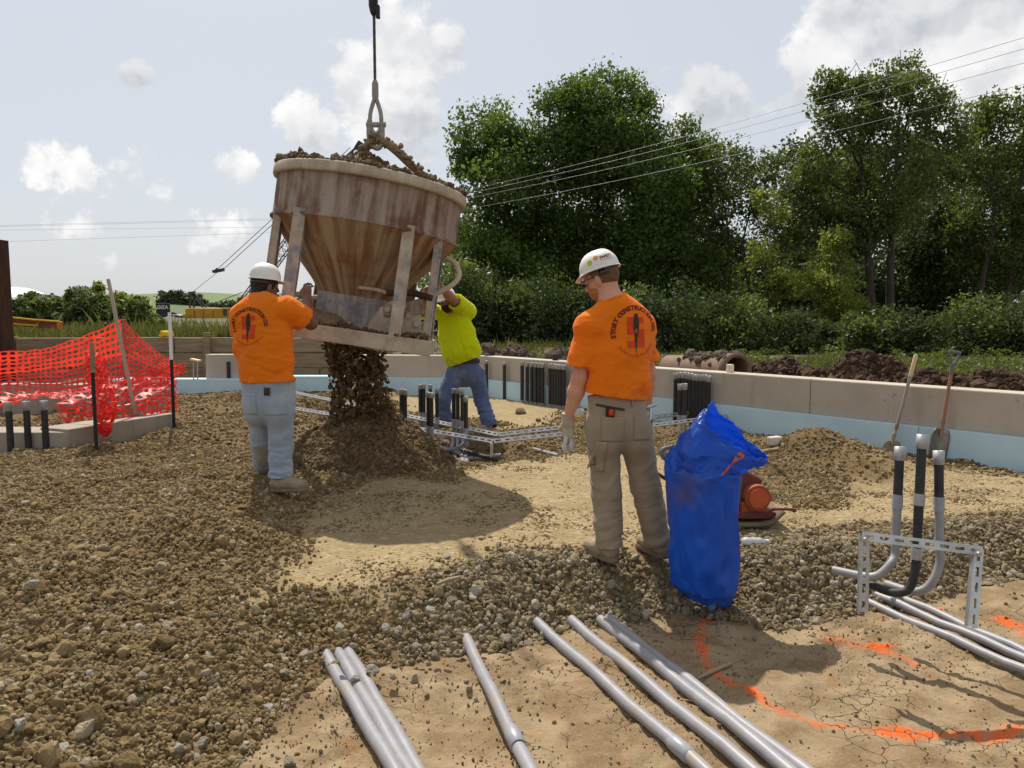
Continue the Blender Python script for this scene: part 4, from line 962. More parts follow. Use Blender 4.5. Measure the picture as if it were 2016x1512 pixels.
M_TAN = cloth_mat('tan_duck', (0.32, 0.25, 0.17), (0.27, 0.205, 0.135), (0.36, 0.295, 0.21))
M_JEANL = cloth_mat('faded_denim', (0.35, 0.40, 0.45), (0.27, 0.32, 0.39), (0.40, 0.39, 0.36))
M_JEAND = cloth_mat('blue_denim', (0.115, 0.15, 0.27), (0.08, 0.11, 0.21), (0.21, 0.225, 0.27))
M_BOOT = mat('dusty_boot', (0.24, 0.18, 0.115), (0.33, 0.26, 0.175), 12, 0.9, 0.003, 50)
M_SOLE = mat('boot_sole', (0.13, 0.10, 0.07), (0.22, 0.17, 0.11), 18, 0.95, 0.004, 40)
M_SKINP = mat('fair_skin', (0.60, 0.30, 0.19), (0.54, 0.255, 0.16), 9, 0.55, 0.001, 90, spec=0.35)
M_SKINB = mat('brown_skin', (0.17, 0.075, 0.045), (0.14, 0.06, 0.035), 9, 0.5, 0.001, 90, spec=0.4)
M_SKINC = mat('tanned_skin', (0.36, 0.165, 0.10), (0.30, 0.13, 0.08), 9, 0.5, 0.001, 90, spec=0.35)
M_HAIRR = mat('ginger_hair', (0.17, 0.085, 0.04), (0.10, 0.05, 0.025), 60, 0.7, 0.004, 120)
M_HAIRB = mat('black_hair', (0.012, 0.01, 0.01), (0.02, 0.017, 0.015), 60, 0.55, 0.004, 120)
M_HAT = mat('white_plastic', (0.78, 0.76, 0.71), (0.72, 0.69, 0.62), 7, 0.4, 0.0006, 40, c3=(0.56, 0.50, 0.42), c3t=(.60, .80), spec=0.5)
M_GLOVE = cloth_mat('tan_glove', (0.50, 0.43, 0.33), (0.40, 0.33, 0.24), (0.30, 0.24, 0.17), weave=.002, ws=120)
M_EYE = mat('eye', (0.5, 0.48, 0.45), None, rough=.2); M_LENS = mat('dark_lens', (0.02, 0.02, 0.022), None, rough=.15, spec=.6)
M_BELT = mat('brown_leather', (0.06, 0.035, 0.022), (0.04, 0.024, 0.015), 20, .6)
M_MAROON = mat('maroon_print', (0.17, 0.022, 0.012), (0.14, 0.018, 0.01), 30, .8); M_RED = mat('red_print', (0.62, 0.055, 0.012), (0.55, 0.045, 0.01), 30, .8)
M_BOB = mat('black_print', (0.035, 0.022, 0.015), (0.05, 0.03, 0.02), 30, .8); M_FADE = mat('faded_print', (0.50, 0.085, 0.008), (0.62, 0.11, 0.006), 25, .85)
def text_tris(s, size, bold=0.0):
    cu = bpy.data.curves.new('t', 'FONT'); cu.body = s; cu.size = size; cu.align_x = 'CENTER'; cu.offset = bold; cu.resolution_u = 2
    o = bpy.data.objects.new('t', cu); COL.objects.link(o); bpy.context.view_layer.update()
    me = bpy.data.meshes.new_from_object(o.evaluated_get(bpy.context.evaluated_depsgraph_get())); bpy.data.objects.remove(o)
    me.calc_loop_triangles(); V = [tuple(v.co[:2]) for v in me.vertices]; F = [tuple(t.vertices) for t in me.loop_triangles]; bpy.data.meshes.remove(me); return V, F
def arc_text(s, R_, size, a0, a1, flip=False, bold=0.0):
    """letters set on an arc; angles in degrees clockwise from the top; flip = along the bottom, reading left to right"""
    V, F = [], []; chars = list(s); n = len(chars)
    wts = [0.45 if c in ' .!Iil' else 1.0 for c in chars]; tot = sum(wts); pos = 0
    for c, w_ in zip(chars, wts):
        f = (pos+w_/2)/tot; pos += w_; a = math.radians(a0+(a1-a0)*f)
        if c == ' ': continue
        v, t = text_tris(c, size, bold); b = len(V)
        for (x, y) in v:
            if not flip: r = R_+y; th = a; V.append((r*math.sin(th)+x*math.cos(th), r*math.cos(th)-x*math.sin(th)))
            else: V.append(((R_-y)*math.sin(a)-x*math.cos(a), (R_-y)*math.cos(a)+x*math.sin(a)))
        F += [tuple(i+b for i in q) for q in t]
    return V, F
def cells(polys, step):
    """fill rectangles (x0,x1,y0,y1) or polygons with small quads"""
    V, F = [], []
    for (x0, x1, y0, y1) in polys:
        nx = max(1, int((x1-x0)/step+.5)); ny = max(1, int((y1-y0)/step+.5)); b = len(V)
        for i in range(nx+1):
            for j in range(ny+1): V.append((x0+(x1-x0)*i/nx, y0+(y1-y0)*j/ny))
        F += [(b+i*(ny+1)+j, b+(i+1)*(ny+1)+j, b+(i+1)*(ny+1)+j+1, b+i*(ny+1)+j+1) for i in range(nx) for j in range(ny)]
    return V, F
def project(name, VF, bvh, org, ux, uy, dirn_, m, parent, off=0.003):
    V, F = VF; out = []; ux, uy, dv_ = Vector(ux).normalized(), Vector(uy).normalized(), Vector(dirn_).normalized(); last = None
    for (x, y) in V:
        o = Vector(org)+ux*x+uy*y-dv_*0.6; h_ = bvh.ray_cast(o, dv_)
        p = h_[0] if h_[0] is not None else (last if last is not None else o+dv_*0.6)
        last = p; out.append(p-dv_*off)
    mb = MB(); mb.add(out, F, True); return mb.build(name, m, parent)
def bvh_of(o):
    me = o.data; V = [v.co.copy() for v in me.vertices]; return BVHTree.FromPolygons(V, [tuple(p.vertices) for p in me.polygons])
def shirt_print(shirt, org, ux, uy, dirn_, k=1.0, full=True):
    bv = bvh_of(shirt)
    project('print_lettering', arc_text('STORY CONSTRUCTION CO.', .128*k, .036*k, -108, 92, bold=0.0024*k), bv, org, ux, uy, dirn_, M_MAROON, shirt)
    s_ = k; S5 = [(-.058, .055, .050, .085), (-.058, -.020, .014, .050), (-.058, .062, -.018, .014), (.022, .062, -.056, -.018), (-.060, .062, -.092, -.056)]
    project('print_emblem', cells([tuple(q*s_ for q in r) for r in S5], .012), bv, org, ux, uy, dirn_, M_RED, shirt, .0028)
    bob = []
    for i in range(14):
        y0, y1 = .105-.0165*i, .105-.0165*(i+1); wd = lambda y: .010 if y > .092 else (.015 if y > .072 else (.018 if y > .02 else max(.0008, .018*(y+.126)/.146)))
        bob.append((y0, y1, wd(y0), wd(y1)))
    V, F = [], []
    for (y0, y1, a, c) in bob: b = len(V); V += [(-a*k, y0*k), (a*k, y0*k), (c*k, y1*k), (-c*k, y1*k)]; F.append((b, b+1, b+2, b+3))
    project('print_plumb_bob', (V, F), bv, org, ux, uy, dirn_, M_BOB, shirt, .0045)
    project('print_slogan', arc_text('Safety Is No Accident!', .148*k, .028*k, 232, 122, True, .0006*k), bv, org, ux, uy, dirn_, M_FADE, shirt, .0028)
def hard_hat(root, c, f, u, m=M_HAT, hs=.86):
    f, u = Vector(f).normalized(), Vector(u); r = f.cross(u).normalized(); u = r.cross(f).normalized()
    M = Matrix((r, f, u)).transposed(); NT_, NP = 48, 14
    def pt(th, ph, o=0.0):
        x, y = math.sin(th), math.cos(th); cp, sp = math.cos(ph)**.82, math.sin(ph)**.95
        z = .118*sp+(.006*math.exp(-((x*cp*.11)/.012)**2)+.004*math.exp(-((abs(x*cp*.11)-.035)/.009)**2) if ph > .25 else 0)
        v = Vector((x*(.112+o)*cp*hs, y*(.138+o)*cp*hs, (z+o*sp)*.95)); return Vector(c)+M @ v
    rows = []
    for (o, dz) in ((.0, 0),):
        ring = []
        for j in range(NT_+1):
            th = 2*math.pi*j/NT_; fr_ = max(0, math.cos(th))**2.2; b = .012+.040*fr_
            ring.append(Vector(c)+M @ Vector((math.sin(th)*(.112+b*.8)*hs, math.cos(th)*(.138+b)*hs, -.008-.018*fr_)))
        rows.append(ring)
        ring2 = [p.lerp(pt(2*math.pi*j/NT_, 0.0), .75)+u*.001 for j, p in enumerate(ring)]; rows.append(ring2)
    for i in range(NP+1): rows.append([pt(2*math.pi*j/NT_, (math.pi/2)*i/NP) for j in range(NT_+1)])
    o = MB().sheet(rows).build('hard_hat', m, root); md = o.modifiers.new('thick', 'SOLIDIFY'); md.thickness = .004; md.offset = -1
    return o, pt, M
def hat_decal(hat, pt, th0, ph0, VF, m, name, sc=(1, 1)):
    V, F = VF; mb = MB(); mb.add([pt(th0-x/.12*sc[0], ph0+y/.118*sc[1], .0066) for x, y in V], F, True); return mb.build(name, m, hat)
def disc(r, n=16): return [(0, 0)]+[(r*math.cos(2*math.pi*i/n), r*math.sin(2*math.pi*i/n)) for i in range(n)], [(0, i+1, (i+1) % n+1) for i in range(n)]
def head_sdf(S, c, f, u, neck_base):
    f, u = Vector(f).normalized(), Vector(u).normalized(); r = f.cross(u).normalized(); u = r.cross(f).normalized(); A = (r, f, u); c = Vector(c)
    S.ell(c+u*.02-f*.008, A, (.074, .095, .094), .02); S.ell(c-u*.055+f*.022, A, (.060, .072, .068), .03); S.ell(c-u*.098+f*.055, A, (.028, .026, .020), .02)
    S.cone(c+f*.090+u*.012, c+f*.112-u*.035, .010, .014, .012); S.cone(c+f*.085+u*.022-r*.035, c+f*.085+u*.022+r*.035, .010, .010, .012)
    S.cone(c+f*.086-u*.066-r*.018, c+f*.086-u*.066+r*.018, .010, .010, .008)
    for s in (-1, 1): S.ell(c+r*s*.077-f*.012-u*.018, (r, f, u), (.013, .020, .033), .006)
    S.cone(c-u*.06-f*.025, neck_base, .056, .066, .03); return A
def hair_mesh(root, c, A, m, low=-.07, thick=.006, name='hair', fr_=.9, nape=True):
    r, f, u = A; c = Vector(c); S = SDF(*bounds([c], .16), .006)
    S.ell(c+u*.02-f*.010, A, (.077+thick, .098+thick, .098+thick), .01, cuts=((c+u*low-f*.0, (f*fr_-u*.55)),)); nape and S.cone(c+u*0-f*.03, c-u*.07-f*.05, .066+thick, .056+thick, .02, cuts=((c-u*.085, -u), (c-f*.012, f)))
    S.add_field(lambda x, y, z: .002*fbm(x*90, y*90, z*60, 3, 2)); return link(name, S.mesh(name), m, root)
def fold_fn(seed, ax, amp, s1, s2):
    """creases running across direction ax"""
    ax = Vector(ax).normalized(); u, v = frame_of(ax)
    def f(x, y, z):
        a = x*ax.x+y*ax.y+z*ax.z; b = x*u.x+y*u.y+z*u.z; c = x*v.x+y*v.y+z*v.z
        w_ = .25*fbm(a*4, b*4, c*4, seed+5, 2)
        n = fbm(a*s1+w_*3, b*s2+w_*2, c*s2, seed, 3); return -amp*(1-2*np.abs(n))
    return f
def boots(root, feet, m=M_BOOT):
    for (heel, toe, ankle, gz, knee) in feet:
        heel, toe, ankle = Vector(heel), Vector(toe), Vector(ankle); d = (toe-heel); d.z = 0; d.normalize(); sd = Vector((d.y, -d.x, 0))
        h0 = Vector((heel.x, heel.y, gz)); L = 0.29
        S = SDF(*bounds([h0, h0+d*L, ankle], .14), .006)
        S.cone(h0+d*.045+Vector((0, 0, .05)), h0+d*.14+Vector((0, 0, .055)), .045, .047, .02); S.cone(h0+d*.14+Vector((0, 0, .05)), h0+d*(L-.055)+Vector((0, 0, .04)), .052, .046, .03)
        S.cone(h0+d*.06+Vector((0, 0, .06)), ankle+(Vector(knee)-ankle).normalized()*.10, .047, .046, .03); S.cut((0, 0, gz+.022), (0, 0, -1)); S.add_field(lambda x, y, z: .0016*fbm(x*45, y*45, z*60, 2, 2))
        b = link('boot', S.mesh('boot'), m, root)
        S = SDF(*bounds([h0, h0+d*L], .12), .006)
        S.cone(h0+d*.045, h0+d*.14, .050, .046, .02); S.cone(h0+d*.14, h0+d*(L-.055), .05, .055, .02); S.cut((0, 0, gz+.026), (0, 0, 1)); S.cut((0, 0, gz-.006), (0, 0, -1))
        link('sole', S.mesh('sole'), M_SOLE, b)

def person(name, label, base, J, skin, shirt_m, trouser_m, hair_m, seed, f_body, f_head, u_head, tors, legs_r, feet, sleeve_r=(.078, .074), arm_r=(.052, .044, .030), bare=('L', 'R'), hands=None, hat_lift=.046, belly=0.0, hair_low=-.07, hem_n=None, foot_order='LR'):
    root = T(name, label, 'person', base); fb = Vector(f_body).normalized(); up = Vector((0, 0, 1)); side = fb.cross(up).normalized()
    # ---- skin: one continuous body
    pts = [J['head'], J['pelvis']]+[J[k] for k in J]
    S = SDF(*bounds(pts, .22), .0065)
    A = head_sdf(S, J['head'], f_head, u_head, J['neck'])
    S.cone(J['neck'], J['chest'], .07, .10, .03); S.cone(J['chest'], J['pelvis'], .10, .10, .03)
    for s in 'LR':
        S.cone(J['neck'], J['sh'+s], .05, .05, .03); S.cone(J['sh'+s], J['el'+s], arm_r[0], arm_r[1], .02); S.cone(J['el'+s], J['el'+s].lerp(J['wr'+s], .3), arm_r[1], arm_r[1]*1.04, .02); S.cone(J['el'+s].lerp(J['wr'+s], .3), J['wr'+s], arm_r[1]*1.04, arm_r[2], .02, )
        S.cone(J['pelvis'], J['hip'+s], .07, .07, .03); S.cone(J['hip'+s], J['kn'+s], .065, .05, .02); S.cone(J['kn'+s], J['an'+s], .05, .035, .02); S.cone(J['an'+s], J['an'+s]+fb*.06-up*.05, .03, .025, .02)
        if hands and s in hands and not hands[s].get('glove'): hh_ = dict(hands[s]); hh_.pop('glove', None); add_hand(S, J['wr'+s], **hh_)
    body = link('body', S.mesh('body'), skin, root)
    c = Vector(J['head']); r_, f_, u_ = A
    for s in (-1, 1): MB().lathe([(.001, -.012), (.009, -.008), (.012, 0), (.009, .008), (.001, .012)], 10, None, c+f_*.083+r_*s*.031+u_*.004).build('eye', M_EYE, root)
    hair_mesh(root, c, A, hair_m, hair_low, nape=hair_low < -.06)
    # ---- gloves
    if hands:
        for s in hands:
            if hands[s].get('glove'):
                hh_ = dict(hands[s]); hh_.pop('glove'); w_ = J['wr'+s]; S = SDF(*bounds([w_, w_+Vector(hh_['d']).normalized()*.17], .09), .0045)
                add_hand(S, w_, r=.0115, **hh_); d_ = Vector(hh_['d']).normalized(); S.cone(w_-d_*.05, w_+d_*.01, .041, .035, .015, cuts=((w_-d_*.045, -d_),)); S.add_field(lambda x, y, z: .0016*fbm(x*70, y*70, z*70, 4, 2))
                link('glove', S.mesh('glove'), M_GLOVE, root)
    # ---- shirt
    S = SDF(*bounds([J['neck'], J['shL'], J['shR'], J['elL'], J['elR'], tors[-1][0]], .28), .007); fl = (fb, .66)
    for (p0, r0), (p1, r1) in zip(tors[:-1], tors[1:]): S.cone(p0, p1, r0, r1, .035, fl)
    if belly: S.ell(Vector(tors[-2][0])+fb*.06, (side, fb, up), (.16, .12, .17), .06)
    S.cone(Vector(J['neck'])-up*.02, Vector(J['chest'])+up*.02, .085, .14, .06, (fb, .75))
    for s in 'LR':
        S.cone(Vector(J['neck'])-up*.035, J['sh'+s], .064, .076, .05)
        d_ = (J['el'+s]-J['sh'+s]); e_ = J['sh'+s]+d_*.72; dn = d_.normalized()
        S.cone(J['sh'+s], e_+dn*.08, sleeve_r[0], sleeve_r[1], .035, cuts=((e_, dn),), fold=fold_fn(seed+31, dn, .004, 14, 6))
    sp_ = (Vector(tors[-1][0])-Vector(tors[0][0])).normalized()
    zs_, zh_ = J['neck'].z-.10, Vector(tors[-1][0]).z
    def grad(f, a0): return lambda x, y, z: f(x, y, z)*(a0+(1-a0)*np.clip((zs_-z)/(zs_-zh_), 0, 1))
    S.add_field(grad(fold_fn(seed, (sp_*.75+side*.55), .0135, 8, 2.6), .42)); S.add_field(grad(fold_fn(seed+9, (sp_-side*.3), .0065, 20, 5), .40)); S.add_field(grad(fold_fn(seed+13, side*.9+sp_*.25, .011, 9, 1.6), .38))
    low = tors[-1][0]; S.cut(low, hem_n or sp_)
    for s in 'LR':
        d_ = (J['el'+s]-J['sh'+s]); dn = d_.normalized(); S.cone(J['sh'+s]+d_*.5, J['el'+s], arm_r[0]+.010, arm_r[0]+.012, .01, op='sub')
    nk = (Vector(J['head'])-Vector(J['neck'])).normalized(); S.cone(Vector(J['neck'])-nk*.01, Vector(J['neck'])+nk*.2, .068, .085, .01, op='sub')
    # hollow hem
    S.cone(Vector(low)+sp_*.08, Vector(low)-sp_*.06, tors[-1][1]-.035, tors[-1][1]-.05, .01, fl, op='sub')
    shirt = link('shirt', S.mesh('shirt'), shirt_m, root)
    cu_, cv_ = frame_of(nk); cc_ = Vector(J['neck'])+nk*.006
    MB().tube([cc_+(cu_*math.cos(a_)+cv_*math.sin(a_))*.073 for a_ in [i_*2*math.pi/28 for i_ in range(29)]], .0085, 8).build('collar', shirt_m, shirt)
    # ---- trousers
    S = SDF(*bounds([J['pelvis']+up*.14, J['hipL'], J['hipR'], J['knL'], J['knR'], J['anL'], J['anR']], .24), .007)
    wz = Vector(J['waist']); S.cone(wz, J['pelvis']+up*.035, legs_r[0], legs_r[1], .03, (fb, .70))
    for s in 'LR':
        hp, kn, an = J['hip'+s], J['kn'+s], J['an'+s]; sd = (an-kn).normalized()
        S.cone(hp+up*.03, kn, legs_r[2], legs_r[3], .028, fold=fold_fn(seed+3, (kn-hp)+side*.12, .0075, 8, 3)); S.cone(kn, an+sd*.1, legs_r[3], legs_r[4], .03, cuts=((an+sd*.035, sd),), fold=fold_fn(seed+4, sd+side*.1, .010, 13, 3.5))
        S.cone(hp-fb*.03+up*.02, hp-fb*.035-up*.05, .085, .085, .05)
    for s in 'LR':
        sd = (J['an'+s]-J['kn'+s]).normalized(); S.cone(J['an'+s]+sd*.02, J['an'+s]+sd*.2, legs_r[4]-.018, legs_r[4]-.014, .01, op='sub')
    S.cut(wz, (J['waist']-J['pelvis'])); tr = link('trousers', S.mesh('trousers'), trouser_m, root)
    boots(root, [f_+(J['kn'+k_],) for f_, k_ in zip(feet, foot_order)])
    hat, hpt, hM = hard_hat(root, c+u_*hat_lift-f_*.004, f_, u_)
    return root, A, shirt, tr, hat, hpt
def V3(*a): return Vector(a)
UP = Vector((0, 0, 1))
# ------------------------------------------------------------------ standing man, orange shirt, tan trousers
def man_standing():
    D = 4.45
    q = lambda x, y, o=0.0: P(x, y, D+o)
    fL = onG(1213, 1106); fR = onG(1312, 1098)
    J = dict(head=q(1184, 548, .05), neck=q(1206, 597, .0), chest=q(1219, 655, .02), pelvis=q(1215, 838, .0), waist=q(1214, 776, .01),
             shL=q(1160, 640, -.05), elL=q(1141, 745, -.04), wrL=q(1119, 828, .03), shR=q(1261, 643, .07), elR=q(1276, 735, .13), wrR=q(1272, 800, .30),
             hipL=q(1185, 850, -.02), hipR=q(1246, 850, .03), knL=q(1193, 965, .0), knR=q(1272, 960, .04),
             anL=V3(fL.x-.035, fL.y+.07, fL.z+.10), anR=V3(fR.x-.05, fR.y+.06, fR.z+.10))
    fb = (-.30, .95, 0)
    tors = [(q(1219, 645, .02), .178), (q(1221, 700, .0), .182), (q(1218, 752, -.01), .176), (q(1216, 780, -.01), .186)]
    feet = [(fL, onG(1150, 1083), J['anL'], fL.z), (fR, onG(1262, 1074), J['anR'], fR.z)]
    root, A, shirt, tr, hat, hpt = person('person', 'man standing in front in orange shirt, tan work trousers and white hard hat, back turned', V3(fL.x, fL.y, fL.z), J, M_SKINP, M_ORANGE, M_TAN, M_HAIRR, 3, fb, (-.78, .55, -.30), (-.22, .12, 1),
        tors, (.178, .182, .098, .083, .078), feet, sleeve_r=(.070, .074), arm_r=(.050, .046, .031), hands={'L': dict(d=(-.02, .10, -1), pn=(.6, .75, 0), sd=(-.7, .65, 0), curl=.45, glove=True), 'R': dict(d=(-.2, .8, -.4), pn=(-.8, 0, -.3), sd=(-.2, .3, .9), curl=.6)},
        hem_n=(-.15, 0, -1), hair_low=-.02)
    r_, f_, u_ = A
    shirt_print(shirt, q(1239, 652, 0), (.955, .30, 0), (0.05, 0, 1), (-.27, .96, 0), .97)
    # hat stickers and lettering on the side towards the camera (behind right of the hat)
    for (t0, p0, r0, m_, nm) in ((-1.55, .36, .017, M_STK1, 'sticker'), (-1.92, .52, .017, M_STK2, 'sticker')):
        hat_decal(hat, hpt, t0, p0, disc(r0), m_, nm)
    hat_decal(hat, hpt, -2.5, .40, text_tris('SAFETY', .027, .001), M_MAROON, 'hat_lettering')
    hat_decal(hat, hpt, -2.5, .30, cells([(-.045, .045, -.0014, .0014)], .008), M_FADEM, 'hat_stripe')
    # glasses band and temple
    c = Vector(J['head'])
    band = []
    for i in range(17):
        t_ = math.pi*(0.08+0.84*i/16); band.append(c+r_*math.cos(t_)*.087+f_*(-.010-math.sin(t_)*.098)+u_*.018)
    bm_ = MB(); bm_.sheet([[p+u_*.018 for p in band], [p-u_*.016 for p in band]]); o = bm_.build('head_band', M_LENS, root); o.modifiers.new('t', 'SOLIDIFY').thickness = .004
    gl = MB()
    for s in (-1, 1): gl.tube([c+r_*s*.080-f_*.01+u_*.008, c+r_*s*.078+f_*.085+u_*.006], .003, 6)
    gl.sheet([[c+f_*.112*math.cos(a*.55)+r_*math.sin(a*.55)*.15+u_*(.02-k*.04) for a in [x/6-1 for x in range(13)]] for k in range(2)]); gl.build('glasses', M_LENS, root)
    # beard
    S = SDF(*bounds([c], .16), .006); S.ell(c-u_*.062+f_*.022, A, (.064, .078, .068), .01, cuts=((c-u_*.035, u_), (c+f_*-.03, -f_))); link('beard', S.mesh('beard'), mat('short_beard', (.42, .17, .08), (.33, .13, .06), 60, .8), root)
    # pockets, label and belt
    bt_ = bvh_of(tr); dr = (-.27, .96, 0)
    def patch(name, x, y, w_, h_, m_, off, par=tr, tilt=0.0):
        o = project(name, cells([(-w_/2, w_/2, -h_/2, h_/2)], .012), bt_, q(x, y), V3(.955, .30, tilt), V3(-tilt, 0, 1), dr, m_, par, off); md = o.modifiers.new('t', 'SOLIDIFY'); md.thickness = .004; md.offset = 0; return o
    patch('back_pocket', 1188, 838, .13, .14, M_TAN, .004, tilt=-.05); patch('back_pocket', 1252, 838, .11, .14, M_TAN, .004)
    patch('pocket_flap', 1186, 797, .15, .012, M_BELT, .004, tilt=-.18); patch('cargo_pocket', 1164, 892, .06, .18, M_TAN, .010)
    lb = patch('pocket_label', 1183, 806, .046, .050, M_BLK, .008, tilt=-.1); patch('label_patch', 1184, 806, .026, .036, M_RED, .0135, lb, -.1)
    patch('belt_loop', 1230, 788, .014, .05, M_TAN, .006)
    # tools: tape measure at the left hip, hammer on the right
    tm = T('tape_measure', 'silver and yellow tape measure clipped at the left hip of the standing man', 'tape measure', q(1141, 815, .03))
    MB().box(q(1140, 813, .0), (.055, .05, .055), Matrix.Rotation(.35, 3, 'Y'), .010).build('case', mat('silver_plastic', (.6, .62, .66), (.5, .52, .56), 20, .35, metal=.3), tm)
    MB().lathe([(.002, 0), (.015, 0), (.015, .003), (.002, .0031)], 16, Matrix.Rotation(math.pi/2, 3, 'X') , q(1141, 819, -.026)).build('badge', mat('yellow_badge', (.8, .5, .03), None, rough=.5), tm)
    hm = T('hammer', 'hammer with a dark blue grip hanging from the right hip of the standing man', 'hammer', q(1279, 915, .02))
    MB().tube([q(1281, 805, .02), q(1280, 830, .0)], .008, 8).build('shaft', M_GALV, hm)
    MB().tube([q(1280, 828, .0), q(1279, 875, -.02), q(1277, 918, -.02)], [.013, .016, .014], 10).build('grip', mat('navy_rubber', (.025, .025, .09), (.04, .04, .12), 20, .6), hm)
    MB().lathe([(.004, -.03), (.016, -.028), (.016, -.005), (.010, 0), (.012, .02), (.004, .045)], 10, Matrix.Rotation(1.3, 3, 'Y'), q(1280, 800, .02)).build('head', M_GALV, hm)
    tc = T('spare_gloves', 'pale work gloves dangling from the left hand of the standing man', 'gloves', q(1120, 890, .03))
    for (dx, dy) in ((-6, 0), (6, -6)):
        MB().tube(bez([q(1122+dx, 858, .03), q(1118+dx, 878, .035), q(1121+dx*1.3, 893+dy, .03)], 4), [.012, .013, .014, .014, .015, .016, .014, .011, .006], 8).build('glove_finger', mat('pale_glove', (.55, .54, .56), (.45, .44, .46), 20, .8), tc)
M_STK1 = mat('lime_sticker', (.45, .55, .04), (.35, .45, .02), 60, .4); M_STK2 = mat('orange_sticker', (.75, .33, .06), (.65, .27, .04), 60, .4); M_BLK = mat('black_cloth', (.02, .02, .02), None, rough=.8)
M_FADEM = mat('faded_maroon', (.38, .22, .2), None, rough=.6); M_FADEG = mat('faded_grey', (.45, .44, .42), None, rough=.6)
M_STKP = mat('purple_sticker', (.2, .14, .42), (.16, .1, .36), 60, .4)
man_standing()
# ------------------------------------------------------------------ man at the left leg of the bucket
def man_left():
    fR = onG(532, 972); fL = onG(512, 935); D = fR.y+.06
    q = lambda x, y, o=0.0: P(x, y, D+o)
    J = dict(head=q(522, 561, .10), neck=q(520, 600, .03), chest=q(520, 650, .0), pelvis=q(530, 792, .0), waist=q(528, 745, .0),
             shL=q(478, 622, .0), elL=q(478, 660, .34), wrL=q(520, 615, .58), shR=q(566, 606, -.02), elR=q(612, 636, .10), wrR=q(604, 590, .30),
             hipL=q(508, 800, .03), hipR=q(553, 800, -.02), knL=q(516, 862, .16), knR=q(553, 880, .0), anL=V3(fL.x+.02, fL.y+.05, fL.z+.10), anR=V3(fR.x+.07, fR.y+.04, fR.z+.15))
    tors = [(q(516, 632, .02), .215), (q(518, 680, .0), .213), (q(524, 722, -.01), .205), (q(528, 751, -.01), .213)]
    feet = [(fL, fL+V3(.20, .25, 0), J['anL'], fL.z+.02), (fR, fR+V3(.28, .0, 0), J['anR'], fR.z+.025)]
    root, A, shirt, tr, hat, hpt = person('person', 'man in orange shirt and faded jeans gripping the left leg of the bucket, back turned', V3(fR.x, fR.y, fR.z), J, M_SKINB, M_ORANGE, M_JEANL, M_HAIRB, 17, (.16, .98, 0), (.62, .76, -.08), (.05, 0, 1),
        tors, (.205, .205, .102, .085, .085), feet, sleeve_r=(.088, .086), arm_r=(.058, .050, .034), hands={'R': dict(d=(-.05, .25, 1), pn=(.2, 1, 0), sd=(-1, .2, .1), curl=.75, tcurl=.7), 'L': dict(d=(.5, .6, .5), pn=(.6, .3, -.3), sd=(-.2, .2, 1), curl=.5)},
        hem_n=(.03, 0, -1), hair_low=-.075)
    shirt_print(shirt, q(506, 643, 0), (.97, -.2, .03), (0.03, 0, 1), (.2, .97, 0), .93)
    hat_decal(hat, hpt, math.pi-.15, .42, cells([(-.03, .03, -.001, .001)], .008), M_FADEG, 'hat_stripe')
    hat_decal(hat, hpt, math.pi+.62, .75, cells([(-.016, .016, -.006, .006)], .008), M_STKP, 'sticker'); hat_decal(hat, hpt, math.pi+1.05, .50, disc(.012), M_STK1, 'sticker')
    r_, f_, u_ = A; c = Vector(J['head']); band = []
    for i in range(17):
        t_ = math.pi*(0.05+0.9*i/16); band.append(c+r_*math.cos(t_)*.092+f_*(-.012-math.sin(t_)*.104)+u_*.012)
    o = MB().sheet([[p+u_*.020 for p in band], [p-u_*.006 for p in band]]).build('head_band', M_LENS, root); o.modifiers.new('t', 'SOLIDIFY').thickness = .004
    bt_ = bvh_of(tr)
    for (x, w_) in ((562, .15), (508, .14)):
        o = project('back_pocket', cells([(-w_/2, w_/2, -.08, .08)], .012), bt_, q(x, 792), V3(.95, -.3, 0), UP, (.3, .95, 0), M_JEANL, tr, .004); o.modifiers.new('t', 'SOLIDIFY').thickness = .004
    o = project('wallet_tab', cells([(-.02, .02, -.028, .028)], .012), bt_, q(551, 767), V3(.95, -.3, 0), UP, (.3, .95, 0), M_BELT, tr, .012); o.modifiers.new('t', 'SOLIDIFY').thickness = .008
man_left()
